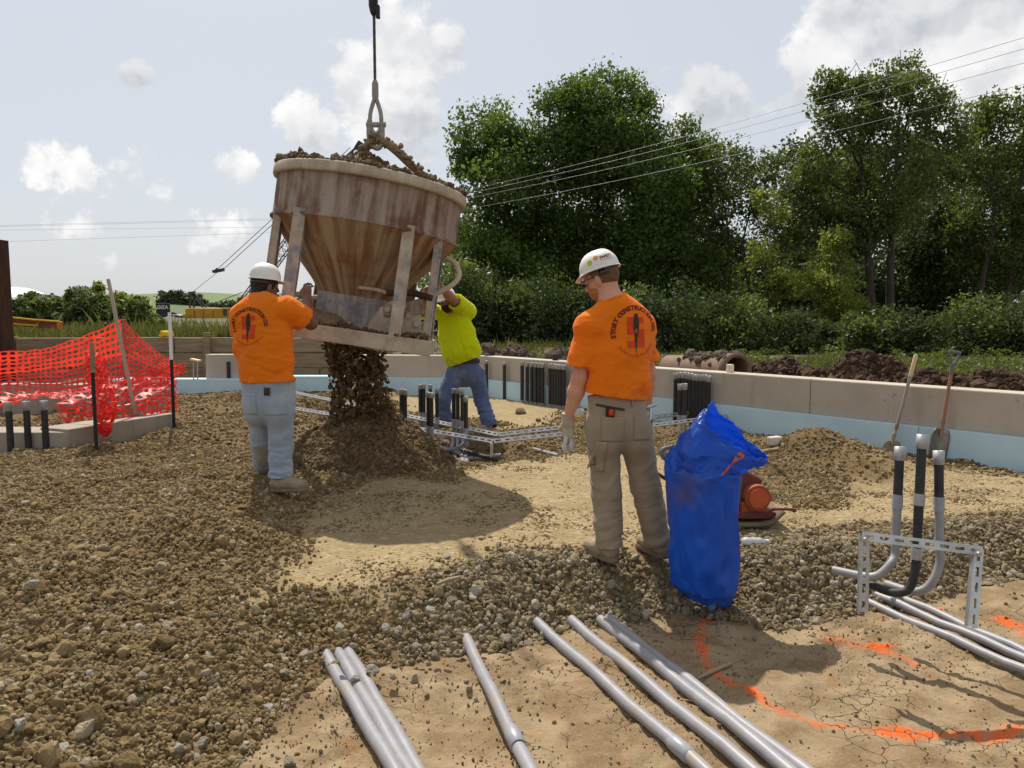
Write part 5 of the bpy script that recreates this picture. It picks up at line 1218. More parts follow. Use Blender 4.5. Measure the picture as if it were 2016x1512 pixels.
# ------------------------------------------------------------------ man in the lime shirt behind the bucket
def man_lime():
    D = 9.3
    q = lambda x, y, o=0.0: P(x, y, D+o)
    fA = onG(880, 842); fB = onG(968, 852)      # heels: left in the picture, right in the picture
    zA, zB = 0.10, fB.z
    # R = his right side, on the left in the picture
    J = dict(head=q(880, 592, -.12), neck=q(888, 617, .0), chest=q(894, 645, .02), pelvis=q(915, 736, .02), waist=q(913, 706, .02),
             shR=q(852, 613, .04), elR=q(826, 612, -.30), wrR=q(840, 580, -.52), shL=q(921, 613, .0), elL=q(888, 586, -.30), wrL=q(868, 566, -.50),
             hipR=q(894, 742, -.02), hipL=q(936, 740, .04), knR=q(872, 785, -.10), knL=q(948, 788, .06), anR=V3(P(876, 828, D-.05).x, D-.05, P(876, 822, D-.05).z), anL=V3(fB.x-.02, fB.y-.03, fB.z+.10))
    tors = [(q(893, 632, .02), .20), (q(899, 660, .01), .235), (q(908, 690, -.01), .235), (q(914, 712, -.01), .215)]
    hA = q(886, 838, -.0); zA = hA.z-.01
    feet = [(hA, hA+V3(-.28, -.12, 0), J['anR'], zA), (fB, fB+V3(-.2, -.2, 0), J['anL'], fB.z)]
    root, A, shirt, tr, hat, hpt = person('person', 'man in lime yellow shirt and blue jeans behind the bucket, arms raised to it', V3(fB.x, fB.y, fB.z), J, M_SKINC, M_LIME, M_JEAND, M_HAIRB, 29, (-.42, -.90, 0), (-.55, -.75, -.25), (-.30, -.30, 1),
        tors, (.19, .20, .112, .088, .088), feet, sleeve_r=(.098, .098), arm_r=(.060, .052, .036), hands={'L': dict(d=(-.3, -.4, .8), pn=(-.5, -.6, -.3), sd=(-.7, .5, .2), curl=.8, tcurl=.7), 'R': dict(d=(.2, -.6, .7), pn=(-.2, -.8, -.3), sd=(.8, .3, .1), curl=.7)},
        hem_n=(.38, 0, -1), foot_order='RL', belly=1.0, hair_low=-.075)
    c = Vector(J['head']); r_, f_, u_ = A
    S = SDF(*bounds([c], .16), .006); S.ell(c-u_*.06+f_*.022, A, (.066, .082, .075), .01, cuts=((c-u_*.035, u_), (c-f_*.03, -f_))); link('beard', S.mesh('beard'), M_HAIRB, root)
    bw = []
    mm = Vector(J['waist']).lerp(Vector(J['pelvis']), .15)
    for i in range(25):
        t_ = 2*math.pi*i/24; sd = Vector((-.42, -.90, 0)).cross(UP).normalized(); bw.append(mm+sd*.205*math.cos(t_)+Vector((-.42, -.90, 0)).normalized()*.15*math.sin(t_))
    MB().sheet([[p+UP*.022 for p in bw], [p-UP*.022 for p in bw]]).build('belt', M_BELT, root)
man_lime()
# ================================================================== ORANGE NETTING, POSTS, SHOVELS
M_NET = mat('orange_netting', (0.80, 0.045, 0.030), (0.68, 0.035, 0.022), 8, .45, 0, trans=.45, tcol=(.95, .055, .03), spec=.5)
def ctrl(grid):
    def ev(u, v):
        m = len(grid); fu = u*(m-1); i = min(int(fu), m-2); t = fu-i
        def row(r):
            n = len(r); fv = v*(n-1); j = min(int(fv), n-2); s = fv-j
            p0 = r[max(j-1, 0)]; p1 = r[j]; p2 = r[j+1]; p3 = r[min(j+2, n-1)]
            return .5*((2*p1)+(p2-p0)*s+(2*p0-5*p1+4*p2-p3)*s*s+(3*p1-p0-3*p2+p3)*s**3)
        return row(grid[i]).lerp(row(grid[i+1]), t)
    return ev
def net(ev, nu, nv, crum=0.0, seed=0, cs=9.0):
    """sheet of plastic mesh: every cell is a ring round an oval hole. u runs down, v runs along"""
    U, Vv = [], []
    for i in range(nu):
        for j in range(nv):
            cu, cv = (i+.5)/nu, (j+.5)/nv; hu, hv = .5/nu, .5/nv
            for k in range(8):
                a = k*math.pi/4; x, y = math.cos(a), math.sin(a); m = max(abs(x), abs(y)); U.append(cu+hu*x/m); Vv.append(cv+hv*y/m)
            for k in range(8): a = k*math.pi/4; U.append(cu+hu*.62*math.cos(a)); Vv.append(cv+hv*.78*math.sin(a))
    p = np.array([list(ev(min(max(u, 0), 1), min(max(v, 0), 1))) for u, v in zip(U, Vv)]); U, Vv = np.array(U), np.array(Vv)
    if crum:
        a, b, c_ = p[:, 0]*cs, p[:, 2]*cs, U*3+Vv*7
        p = p+np.stack([fbm(a, b, c_, seed, 3), fbm(a+7, b, c_, seed+3, 3)*1.6, fbm(a, b+5, c_, seed+5, 3)], -1)*crum
    mb = MB()
    for q in range(nu*nv):
        o = q*16; mb.add([Vector(v) for v in p[o:o+16]], [(k, (k+1) % 8, 8+(k+1) % 8, 8+k) for k in range(8)], True)
    return mb
nf = T('safety_netting', 'torn orange plastic safety netting sagging between posts at the left', 'netting', G(200, 870))
A_ = lambda x, y, Y: P(x, y, Y)
net(ctrl([[A_(-60,694,9.3), A_(40,691,9.3), A_(110,680,9.3), A_(180,655,9.25), A_(243,628,9.2)], [A_(-60,740,9.35), A_(40,735,9.35), A_(110,728,9.3), A_(180,715,9.3), A_(243,700,9.25)], [A_(-60,782,9.2), A_(40,770,9.2), A_(110,775,9.15), A_(180,768,9.1), A_(243,765,9.1)]]), 11, 26, .012, 3).build('net_panel', M_NET, nf)
net(ctrl([[A_(243,628,9.2), A_(275,662,9.3), A_(310,692,9.4), A_(343,712,9.45)], [A_(240,700,9.0), A_(275,715,9.2), A_(312,728,9.35), A_(343,738,9.45)], [A_(236,775,8.9), A_(275,772,9.0), A_(312,768,9.2), A_(344,760,9.45)]]), 11, 13, .012, 5).build('net_panel', M_NET, nf)
net(ctrl([[A_(130,770,8.6), A_(190,755,8.7), A_(250,745,8.8), A_(310,742,9.1), A_(346,745,9.35)], [A_(115,795,8.3), A_(190,790,8.4), A_(250,785,8.6), A_(310,778,8.9), A_(352,775,9.25)], [A_(128,832,8.2), A_(190,835,8.3), A_(250,830,8.5), A_(310,818,8.8), A_(345,808,9.2)]]), 8, 19, .035, 8, 8).build('net_drape', M_NET, nf)
net(ctrl([[A_(-60,770,8.9), A_(20,775,8.9), A_(70,770,8.9), A_(130,766,8.9)], [A_(-60,790,8.6), A_(0,800,8.6), A_(60,785,8.6), A_(130,785,8.6)]]), 4, 16, .04, 18, 11).build('net_drape', M_NET, nf)
net(ctrl([[A_(240,745,9.3), A_(290,725,9.3), A_(345,718,9.3), A_(368,716,9.3)], [A_(245,770,9.2), A_(290,760,9.2), A_(345,745,9.25), A_(362,738,9.2)]]), 5, 12, .03, 28, 11).build('net_flap', M_NET, nf)
# bundle wound round the left post
B_CRV = bez([A_(185, 695, 8.1), A_(192, 740, 8.05), A_(208, 790, 7.95), A_(206, 835, 7.9), A_(210, 858, 7.9)], 8)
b_ev = lambda u, v: (lambda c, r: c+Vector((math.cos(v*6.283)*r, math.sin(v*6.283)*r, 0)))(B_CRV[min(int(u*32), 32)], .035+.075*math.sin(min(u*1.15, 1)*3.0)**.7 if u < .97 else .02)
net(b_ev, 20, 10, .035, 48, 14).build('net_bundle', M_NET, nf)
M_POST = mat('dark_post', (.018, .02, .018), (.03, .03, .028), 20, .6, .002, 40, metal=.2); M_WHITE = mat('white_paint', (.78, .77, .74), (.66, .64, .6), 14, .6)
def tpost(label, x, yt, yb, white=0.0, lath=False):
    b = onG(x, yb); t_ = P(x, yt, b.y); root = T('fence_post', label, 'fence post', b, 'posts holding the orange netting')
    zt = t_.z; zw = zt-(zt-b.z)*white
    mb = MB(); mb.box((b.x, b.y, (zw+b.z-.2)/2), (.036, .006, zw-b.z+.2)).box((b.x, b.y+.014, (zw+b.z-.2)/2), (.006, .024, zw-b.z+.2)); mb.build('stem', M_POST, root)
    k = 0; z = b.z+.06
    while z < zw-.03: MB().box((b.x, b.y-.007, z), (.016, .010, .022), None, .003).build('stud', M_POST, root); z += .085
    if white: MB().box((b.x, b.y, (zt+zw)/2), (.038, .009, zt-zw)).box((b.x, b.y+.014, (zt+zw)/2), (.008, .024, zt-zw)).build('white_tip', M_WHITE, root)
    if lath: MB().box((b.x+.012, b.y-.012, zt-.07), (.045, .012, .30), None, .002).build('wood_lath', M_WOOD, root)
tpost('black studded post with a white tip at the right end of the orange netting', 343, 615, 846, .40)
tpost('black studded post wrapped in bunched orange netting, with a bit of lath', 190, 690, 884, 0, True)
q = P(241, 628, 9.2); tag(MB().box((q.x, q.y+.03, (q.z-.05)/2), (.04, .04, q.z+.05), None, .003).build('wooden_stake', M_WOOD), 'wooden stake holding up the peak of the orange netting', 'stake')
def shovel_left():
    root = T('shovel', 'shovel with a long pale wooden handle leaning in front of the orange netting', 'shovel', onG(275, 862))
    b = onG(276, 864); t_ = P(213, 549, b.y+.15); s = b.lerp(t_, .16)
    MB().tube([s, s.lerp(t_, .5), t_-(t_-s).normalized()*.01, t_], [.019, .020, .021, .012], 12).build('handle', M_HANDLE, root)
    blade(root, b-V3(0, 0, .02), s, .115, M_BLADE)
def blade(root, tip, top, hw, m, pointed=True):
    ax = (Vector(top)-Vector(tip)); L = ax.length; ax.normalize(); sd = Vector((1, .1, 0)); sd = (sd-ax*sd.dot(ax)).normalized(); nr = ax.cross(sd).normalized()
    if nr.y > 0: nr = -nr
    rows = []
    for i in range(9):
        u = i/8; w_ = hw*(math.sin(min(u*2.1, 1)*math.pi/2) if pointed else 1.0)*(1.0 if u < .80 else 1-.35*(u-.8)/.2)
        rows.append([Vector(tip)+ax*L*u+sd*w_*(j/4-1)+nr*(.022*(1-(j/4-1)**2)*-1+.012*u) for j in range(9)])
    o = MB().sheet(rows).build('blade', m, root); o.modifiers.new('t', 'SOLIDIFY').thickness = .004
    MB().tube([Vector(tip)+ax*L*.75, Vector(top)+ax*.08], [.012, .023], 10).build('socket', m, root)
M_HANDLE = mat('ash_handle', (.40, .33, .25), (.33, .265, .19), 10, .75, .001, 40, stretch=(1, 1, .2)); M_BLADE = mat('worn_blade', (.36, .31, .26), (.28, .235, .19), 9, .55, .001, 40, metal=.3)
M_BLADE2 = mat('bare_blade', (.30, .285, .27), (.20, .18, .16), 9, .42, .001, 40, metal=.6); M_HANDLE2 = mat('taped_handle', (.33, .29, .27), (.27, .23, .22), 10, .7); M_ORWOOD = mat('orange_wood', (.30, .135, .07), (.27, .15, .10), 10, .6)
shovel_left()
def shovel_long():
    b = onG(1751, 893); t_ = P(1804, 697, min(b.y+.32, wall_pt(1795, .7, .10)[0].y)); root = T('shovel', 'long shovel with worn grey handle and bare wooden end leaning on the wall', 'shovel', b)
    f = lambda k: b.lerp(t_, k)
    MB().tube([f(.10), f(.25)], [.017, .016], 10).build('lower_handle', M_HANDLE, root); MB().tube([f(.25), f(.30)], .019, 10).build('collar', M_ORWOOD, root)
    MB().tube([f(.30), f(.78)], .0165, 10).build('handle', M_HANDLE2, root); MB().tube([f(.78), f(.98), f(1)], [.0185, .0195, .010], 12).build('handle_end', mat('bare_wood', (.62, .47, .29), (.55, .41, .25), 14, .7), root)
    blade(root, b-V3(0, 0, .06), f(.13), .10, M_HANDLE)
shovel_long()
def shovel_d():
    b = onG(1843, 908); t_ = P(1880, 692, min(b.y+.22, wall_pt(1866, .7, .10)[0].y)); root = T('shovel', 'square shovel with a grey D grip and orange brown shaft leaning on the wall', 'shovel', b)
    f = lambda k: b.lerp(t_, k)
    blade(root, f(.02), f(.30), .10, M_BLADE2, False)
    MB().tube([f(.28), f(.52)], [.020, .017], 10).build('shaft', M_ORWOOD, root); MB().tube([f(.52), f(.66), f(.84)], .0168, 10).build('upper_shaft', M_ORWOOD, root)
    ax = (t_-b).normalized(); sd = V3(1, .2, 0); sd = (sd-ax*sd.dot(ax)).normalized(); g = M_GREY
    MB().tube([f(.80), f(.88)], .021, 10).build('grip_socket', g, root)
    MB().tube(bez([f(.87), f(.92)-sd*.03, f(.99)-sd*.058], 4), .011, 8).tube(bez([f(.87), f(.92)+sd*.03, f(.99)+sd*.058], 4), .011, 8).tube([f(.995)-sd*.065, f(.995)+sd*.065], .014, 10).build('d_grip', g, root)
M_GREY = mat('grey_plastic', (.13, .135, .14), (.10, .10, .105), 20, .5); shovel_d()
# ================================================================== BLUE TARP
M_TARP = mat('blue_tarp', (.012, .15, .62), (.010, .115, .50), 4, .34, .002, 60, trans=.45, tcol=(.008, .26, .95), c3=(.12, .13, .20), c3t=(.50, .72), spec=.5)
def tarp():
    D = 4.18; base = onG(1385, 1160); root = T('blue_tarp', 'crumpled blue plastic tarp bag standing upright beside the man in tan trousers', 'tarp', base)
    rings = [((1345,1172),(1440,1176),.12),((1322,1146),(1447,1152),.16),((1319,1095),(1452,1095),.165),((1318,1034),(1450,1034),.165),((1315,973),(1451,975),.165),((1311,930),(1452,942),.165),((1312,906),(1457,928),.165),((1322,884),(1478,918),.155),((1340,862),(1500,909),.14),((1364,832),(1509,903),.12),((1386,806),(1511,901),.115),((1404,787),(1512,899),.11)]
    n = 96; fine = []; K_ = 8
    for i in range(len(rings)-1):
        for k in range(K_):
            t = k/K_; (l0, r0, d0), (l1, r1, d1) = rings[i], rings[i+1]
            fine.append((((l0[0]*(1-t)+l1[0]*t), (l0[1]*(1-t)+l1[1]*t)), ((r0[0]*(1-t)+r1[0]*t), (r0[1]*(1-t)+r1[1]*t)), d0*(1-t)+d1*t))
    fine.append(rings[-1]); N_ = len(fine); TH_ = np.linspace(0, 2*math.pi, n+1)[None, :]; I_ = np.arange(N_)[:, None]/K_*np.ones((1, n+1)); CS, SN = np.cos(TH_)+I_*0, np.sin(TH_)+I_*0
    wrp = .5*fbm(CS*1.5, SN*1.5, I_*.5, 3, 2)
    big = 1-2.2*np.abs(fbm(CS*1.1+wrp, SN*1.1+I_*.25, I_*.30+wrp, 15, 2)); med = 1-2.4*np.abs(fbm(CS*2.6+wrp*2, SN*2.6-I_*.3, I_*.8+wrp, 25, 2)); fin = 1-2.2*np.abs(fbm(CS*6+wrp*3, SN*6+I_*.6, I_*2.0, 35, 2))
    KK = 1+.10*(big-.35)+.055*(med-.3)+.020*(fin-.3); rows = []
    KK *= np.where(I_ > 7, .5+.5*1/np.maximum(KK, .5), 1)
    back = (P(1375, 885, D)-P(1450, 825, D)).normalized()
    for i, (l, r, dp) in enumerate(fine):
        L, R_ = P(l[0], l[1], D), P(r[0], r[1], D); c = (L+R_)/2; ax = (R_-L)/2; mo = max(0, (i-(N_-20))/19)**1.3*.17
        rows.append([c+ax*float(CS[i, j])*min(float(KK[i, j]), 1.04)+V3(0, 1, 0)*dp*float(SN[i, j]*KK[i, j])*(1.15 if SN[i, j] < 0 else 1)+UP*.016*float(med[i, j]-.3)+back*mo*max(0, -float(SN[i, j]))**.8 for j in range(n+1)])
    o = MB().sheet(rows).build('tarp_sheet', M_TARP, root); md = o.modifiers.new('t', 'SOLIDIFY'); md.thickness = .0015
    bv = bvh_of(o)
    V, F = [], []; pts = [(1462,893,6),(1456,898,7),(1449,903,4),(1443,910,2.2),(1436,918,1.8),(1428,928,1.8),(1420,935,1.5)]
    def hit(x, y):
        d_ = ray(x, y).normalized(); h_ = bv.ray_cast(camo.location, d_); return (h_[0] if h_[0] is not None else P(x, y, D-.15))-V3(0, 1, 0)*.003
    mb = MB(); vs = []
    for i, (x, y, w_) in enumerate(pts): vs += [hit(x-w_*.7, y-w_*.7), hit(x+w_*.7, y+w_*.7)]
    mb.add(vs, [(2*i, 2*i+1, 2*i+3, 2*i+2) for i in range(len(pts)-1)], True); mb.build('paint_drip', mat('orange_paint', (.55, .10, .02), (.45, .08, .02), 20, .6), o)
    # strip of dark tape and dangling corner at the foot
    MB().sheet([[P(x, 1160+4*math.sin(x), D-.13+.0015*abs(x-1390)) for x in range(1345, 1442, 12)], [P(x, 1174, D-.12+.0015*abs(x-1390)) for x in range(1345, 1442, 12)]]).build('foot_tape', M_BLACK, root)
    MB().sheet([[P(1385, 1170, D-.12), P(1412, 1170, D-.12)], [P(1394, 1188, D-.14), P(1410, 1188, D-.14)], [P(1398, 1200, D-.15), P(1408, 1199, D-.15)]]).build('loose_corner', M_TARP, root)
tarp()
# ================================================================== PLATE COMPACTOR
def compactor():
    c = onG(1470, 1035); root = T('plate_compactor', 'red orange plate compactor with black handle standing behind the blue tarp', 'plate compactor', c); D = c.y+.12; z = c.z
    M_OR = mat('worn_orange', (.40, .085, .032), (.30, .065, .028), 10, .55, .002, 40, c3=(.14, .07, .045)); M_OR2 = mat('dull_red', (.17, .045, .03), (.11, .035, .025), 10, .7, .003, 40)
    cx_ = P(1440, 1000, D).x
    rows = []
    for i in range(9):
        u = i/8; zz_ = z+.015+(.10*((u-.8)/.2)**1.5 if u > .8 else (.06*((.12-u)/.12) if u < .12 else 0)); rows.append([V3(cx_-.30+.60*u, D-.22+.44*j/4, zz_) for j in range(5)])
    o = MB().sheet(rows).build('base_plate', M_SOLE, root); o.modifiers.new('t', 'SOLIDIFY').thickness = .02
    MB().box((cx_, D, z+.085), (.50, .36, .05), None, .01).build('deck', M_OR2, root)
    MB().tube([(cx_+.12, D-.20, z+.21), (cx_+.12, D+.16, z+.21)], .085, 24).build('exciter_housing', M_OR, root)
    MB().tube([(cx_+.12, D-.215, z+.21), (cx_+.12, D-.199, z+.21)], .066, 24).build('housing_cap', mat('bright_orange', (.50, .10, .03), (.44, .085, .028), 12, .5), root)
    MB().box((cx_+.10, D-.02, z+.13), (.16, .30, .08), None, .012).build('housing_foot', M_OR, root)
    MB().box((cx_-.08, D, z+.25), (.24, .26, .24), None, .02).build('engine', M_GREY, root); MB().tube([(cx_-.08, D-.02, z+.37), (cx_-.08, D-.02, z+.45)], .09, 16).build('air_filter', M_BLACK, root); MB().box((cx_+.06, D-.10, z+.30), (.20, .05, .14), Matrix.Rotation(.5, 3, 'Y'), .02).build('belt_guard', M_OR2, root)
    # rail round the front
    MB().tube(bez([(cx_+.18, D-.24, z+.10), (cx_+.20, D-.25, z+.145), (cx_+.34, D-.25, z+.145), (cx_+.36, D-.20, z+.12)], 4), .010, 8).build('guard_rail', M_OR2, root)
    MB().tube(bez([(cx_-.36, D-.16, z+.06), (cx_-.40, D-.16, z+.15), (cx_-.37, D-.12, z+.24)], 5), .011, 8).build('lift_handle', M_BLACK, root)
    # long U handle leaning to the left
    for s in (-1, 1): MB().tube([(cx_-.12, D+s*.10, z+.20), V3(*P(1320, 948, D+s*.11)), V3(*P(1276, 922, D+.02+s*.12))], .013, 8).build('handle_bar', M_BLACK, root)
    MB().tube(bez([P(1276, 922, D+.14), P(1262, 912, D+.12), P(1262, 912, D-.08), P(1276, 922, D-.10)], 5), .013, 8).build('handle_grip', M_BLACK, root)
    MB().tube(bez([P(1345, 915, D+.35), P(1312, 905, D+.35), P(1303, 892, D+.35), P(1312, 882, D+.36), P(1360, 878, D+.38)], 6), .016, 8).build('roll_bar', M_GREY, root)
compactor()
# crumpled bottle
def bottle():
    c = onG(1478, 1074); root = T('plastic_bottle', 'crushed clear plastic bottle lying on the gravel below the compactor', 'bottle', c)
    m = mat('clear_plastic', (.75, .78, .80), (.62, .65, .68), 30, .2, .003, 60, trans=.5)
    S = SDF(*bounds([c], .14), .004); a = c+V3(-.03, 0, .03); b = c+V3(.05, .02, .022); S.cone(a, b, .032, .028, .01, (UP, .7)); S.cone(b, b+V3(.05, .01, -.004), .02, .010, .01); S.add_field(fold_fn(9, (1, .2, 0), .004, 30, 9)); link('bottle_body', S.mesh('bottle_body'), m, root)
    MB().tube([b+V3(.05, .01, -.004), b+V3(.07, .014, -.005)], .013, 10).build('cap', M_WHITE, root)
bottle()
q = onG(1525, 876); tag(MB().box((q.x, q.y, q.z+.04), (.13, .08, .085), Matrix.Rotation(.4, 3, 'Z'), .015).build('white_block', mat('chalky_block', (.58, .54, .46), (.48, .43, .36), 14, .9, .004, 40)), 'pale block lying on the gravel mound behind the blue tarp', 'block')
st2 = T('survey_stake', 'two thin stakes topped with a pale cap left of the short wall block', 'stake', P(385, 745, 13.0))
for x in (381, 389):
    a_ = P(x, 748, 13.0); b_ = P(x, 710, 13.0); MB().tube([a_, b_], .010, 6).build('stake_rod', M_GALV, st2)
MB().box(P(385, 709, 13.0), (.16, .12, .035), Matrix.Rotation(.2, 3, 'Y'), .01).build('stake_cap', mat('pink_cap', (.75, .48, .33), (.65, .4, .28), 20, .6), st2)
# clods on the far pad
M_CLOD = mat('soil_clod', (.16, .10, .05), (.24, .16, .085), 12, .95, .01, 30)
for k, (x, y, r) in enumerate(((1025, 815, .075), (955, 800, .06), (1060, 830, .04))):
    p = onG(x, y); me = stone_mesh(700+k, .7, 3); me.materials.append(M_CLOD); o = bpy.data.objects.new('soil_clod', me); COL.objects.link(o); o.location = p+UP*r*.4; o.scale = (r, r, r); o.rotation_euler = (.3, .2, k)
    tag(o, ('largest brown soil clod on the pad behind the steel rails', 'brown soil clod beside the boots of the yellow shirted man', 'small soil clod on the pad left of the standing man')[k], 'clod')
# ================================================================== BACKGROUND
def leaf_mat(name, c1, c2, tr, rough=.5):
    m = bpy.data.materials.new(name); m.use_nodes = True; t = NT(m.node_tree); t.n.clear()
    f = t('ShaderNodeAttribute', attribute_name='tint').outputs['Fac']
    col = t.mix(f, C3(c1), C3(c2)); b = t('ShaderNodeBsdfPrincipled', ins={'Base Color': col, 'Roughness': rough, 'Specular IOR Level': .35})
    tl = t('ShaderNodeBsdfTranslucent', ins={'Color': t.mix(f, C3([min(1, c1[0]*1.5), min(1, c1[1]*1.35), c1[2]*.7]), C3([min(1, c2[0]*1.5), min(1, c2[1]*1.35), c2[2]*.7]))})
    t('ShaderNodeOutputMaterial', ins={'Surface': t('ShaderNodeMixShader', ins={0: tr, 1: b.outputs[0], 2: tl.outputs[0]}).outputs[0]}); return m
M_LEAF = [leaf_mat('cottonwood_leaf', (.048, .088, .020), (.115, .175, .040), .48), leaf_mat('ash_leaf', (.052, .086, .026), (.120, .160, .050), .48), leaf_mat('shrub_leaf', (.028, .050, .016), (.068, .100, .032), .36, .7), leaf_mat('sunlit_leaf', (.10, .145, .028), (.19, .225, .045), .5)]  # last leaf tone is brighter, sunlight put into its colour
M_BARK = mat('grey_bark', (.075, .06, .045), (.045, .036, .028), 5, .9, .02, 12, stretch=(1, 1, .25))
def leaves(C, tint, size, droop=.3):
    n = len(C); d = RNG.normal(0, 1, (n, 3)); d[:, 2] -= droop; d /= np.linalg.norm(d, axis=1)[:, None]
    e = RNG.normal(0, 1, (n, 3)); e -= d*(e*d).sum(1)[:, None]; e /= np.linalg.norm(e, axis=1)[:, None]
    s = size*np.exp(RNG.normal(0, .3, n))[:, None]
    V = np.stack([C-d*s*.55, C+e*s*.34-d*s*.05, C+d*s*.55, C-e*s*.34-d*s*.05], 1).reshape(-1, 3)
    return V, np.arange(n*4).reshape(-1, 4), np.repeat(tint, 4)
def lobe_pts(c, rx, ry, rz, n, clumps=34, cs=.24, seed=0):
    """leaves gathered in clumps through an uneven ellipsoid"""
    u = RNG.normal(0, 1, (clumps, 3)); u /= np.linalg.norm(u, axis=1)[:, None]; u *= (RNG.random(clumps)**.42)[:, None]
    cc = np.array(c)+u*np.array([rx, ry, rz]); w_ = RNG.random(clumps)**1.5+.12; w_ /= w_.sum(); k = RNG.choice(clumps, n, p=w_)
    off = np.clip(RNG.normal(0, 1, (n, 3)), -1.7, 1.7)*np.array([rx, ry, rz*.75])*cs; off[:, 2] -= .25*np.abs(off[:, 0])
    tt = RNG.random(clumps)[k]*.75+RNG.random(n)*.25; return cc[k]+off, tt
def crown(name, parts, m, size, parent):
    C = np.concatenate([p[0] for p in parts]); tt = np.concatenate([p[1] for p in parts]); V, F, tn = leaves(C, tt, size)
    me = mesh_np(name, V, F, False); fattr(me, 'tint', tn); return link(name, me, m, parent)
def tree(name, label, base_px, Y, lobes, m=0, size=.17, dens=1.0, trunk=.22, group='trees beyond the foundation wall', forks=1, gz=None, clumps=34):
    x0 = P(base_px, 660, Y).x; z0 = -.1 if gz is None else gz; root = T(name, label, 'tree', (x0, Y, z0), group); parts = []; mb = MB()
    k = Y/F_PX; ctr = []
    for (px_, py_, r) in lobes:
        yo = random.uniform(-1.6, 1.6)*r*k/1.8; c = P(px_, py_, Y+yo); ctr.append(c); rr = r*k
        parts.append(lobe_pts(c, rr*random.uniform(.9, 1.15), rr, rr*random.uniform(.8, 1.0), int(4300*dens*(r/70)**2), clumps))
    top = max(c.z for c in ctr); zc = min(c.z for c in ctr); stems = []
    for f in range(forks):
        ox = (f-(forks-1)/2)*.9; tp = Vector((sum(c.x for c in ctr)/len(ctr)*.5+x0*.5+ox*2.2, Y, z0+(top-z0)*.86)); b = Vector((x0+ox, Y+random.uniform(-.3, .3), z0-.2))
        pts = bez([b, b.lerp(tp, .3)+Vector((random.uniform(-.3, .3), 0, 0)), b.lerp(tp, .62)+Vector((random.uniform(-.5, .5), random.uniform(-.4, .4), 0)), tp], 6)
        mb.tube(pts, [trunk*(1-.86*i/(len(pts)-1)) for i in range(len(pts))], 8); stems.append(pts)
    trk = mb.build('trunk', M_BARK, root); lb = MB()
    for c in ctr:
        st = min(stems, key=lambda s: abs(s[len(s)//2].x-c.x)); zs = max(z0+1.2, min(c.z-.28*abs(c.x-st[0].x)-.8, top*.7)); a = min(st, key=lambda p: abs(p.z-zs)); mid = a.lerp(c, .55)+Vector((random.uniform(-.3, .3), 0, -.25))
        lb.tube(bez([a, mid, c], 4), [trunk*.30*(1-.85*i/8) for i in range(9)], 5)
        for _ in range(4):
            e = c+Vector((random.uniform(-1, 1), random.uniform(-.6, .6), random.uniform(-.4, 1)))*1.3; lb.tube([mid.lerp(c, random.random()), e], [trunk*.09, .012], 4, False)
    lb.build('limbs', M_BARK, root); crown('crown', parts, M_LEAF[m], size, root); return root
tree('cottonwood_tree', 'leafy cottonwood with a lobed crown just right of the bucket', 985, 42, [(962,248,62),(935,325,48),(920,300,30),(990,370,74),(950,450,66),(1030,310,70),(1000,520,84),(930,560,58),(1040,440,70),(925,500,40)], 0)
tree('cottonwood_tree', 'tallest rounded cottonwood above the standing man', 1150, 44, [(1130,205,70),(1195,190,62),(1085,240,60),(1165,280,95),(1248,228,58),(1110,350,90),(1225,340,84),(1170,440,95),(1285,300,60),(1090,460,74),(1240,450,80),(1150,545,85)], 0, trunk=.3)
tree('cottonwood_tree', 'cottonwood with a sloping right shoulder behind the power lines', 1310, 43, [(1330,285,58),(1372,295,40),(1300,375,78),(1355,390,64),(1285,470,80),(1330,520,80),(1260,560,75),(1380,340,40)], 0, .165, .9)
tree('slender_tree', 'thin tree with sky showing through its branches left of the tallest ash', 1440, 41, [(1425,310,46),(1480,330,52),(1450,385,55),(1515,330,36),(1410,430,40),(1500,430,36),(1440,560,55)], 1, .15, .62, .13, forks=2, clumps=26)
tree('ash_tree', 'tall airy ash with two dark trunks against the cloud', 1740, 38, [(1640,165,38),(1625,200,34),(1690,180,46),(1735,165,40),(1790,140,40),(1800,180,52),(1850,205,44),(1665,255,58),(1745,245,72),(1830,275,66),(1600,330,52),(1680,340,78),(1780,360,78),(1570,385,48),(1610,440,64),(1700,450,70),(1560,450,48)], 1, .15, .72, .26, forks=2, clumps=30)
tree('ash_tree', 'broad ash at the right edge of the woods', 1950, 40, [(1925,230,50),(1985,225,54),(1900,320,60),(1975,320,72),(2035,290,60),(1915,420,70),(2000,440,72),(2060,400,60),(1950,500,66),(2030,520,66)], 1, .155, .75, .2, forks=2)
tree('young_tree', 'yellow green young tree in front of the ash trunks', 1640, 35, [(1630,520,48),(1650,580,52),(1600,560,36),(1620,640,45),(1680,620,42),(1640,470,30)], 3, .13, .9, .07)
tree('young_tree', 'small bright green tree left of the yellow green one', 1515, 36, [(1505,390,28),(1530,420,30),(1500,500,34),(1540,560,38),(1490,600,40),(1550,640,40)], 3, .13, .7, .06)
tree('dark_tree', 'dark dense tree filling the gap behind the thin tree', 1400, 47, [(1380,470,70),(1440,500,60),(1400,570,80),(1480,560,60)], 2, .17, 1.0, .16)
tree('dark_tree', 'dark tree filling the woods right of the ash trunks', 1860, 45, [(1840,440,74),(1880,520,80),(1800,540,70),(1860,600,80),(1780,600,60)], 2, .17, 1.0, .16)
tree('dark_tree', 'dark tree between the bright trees and the ash trunks', 1560, 46, [(1560,500,60),(1590,560,70),(1540,580,60),(1700,560,66)], 2, .17, 1.0, .16)
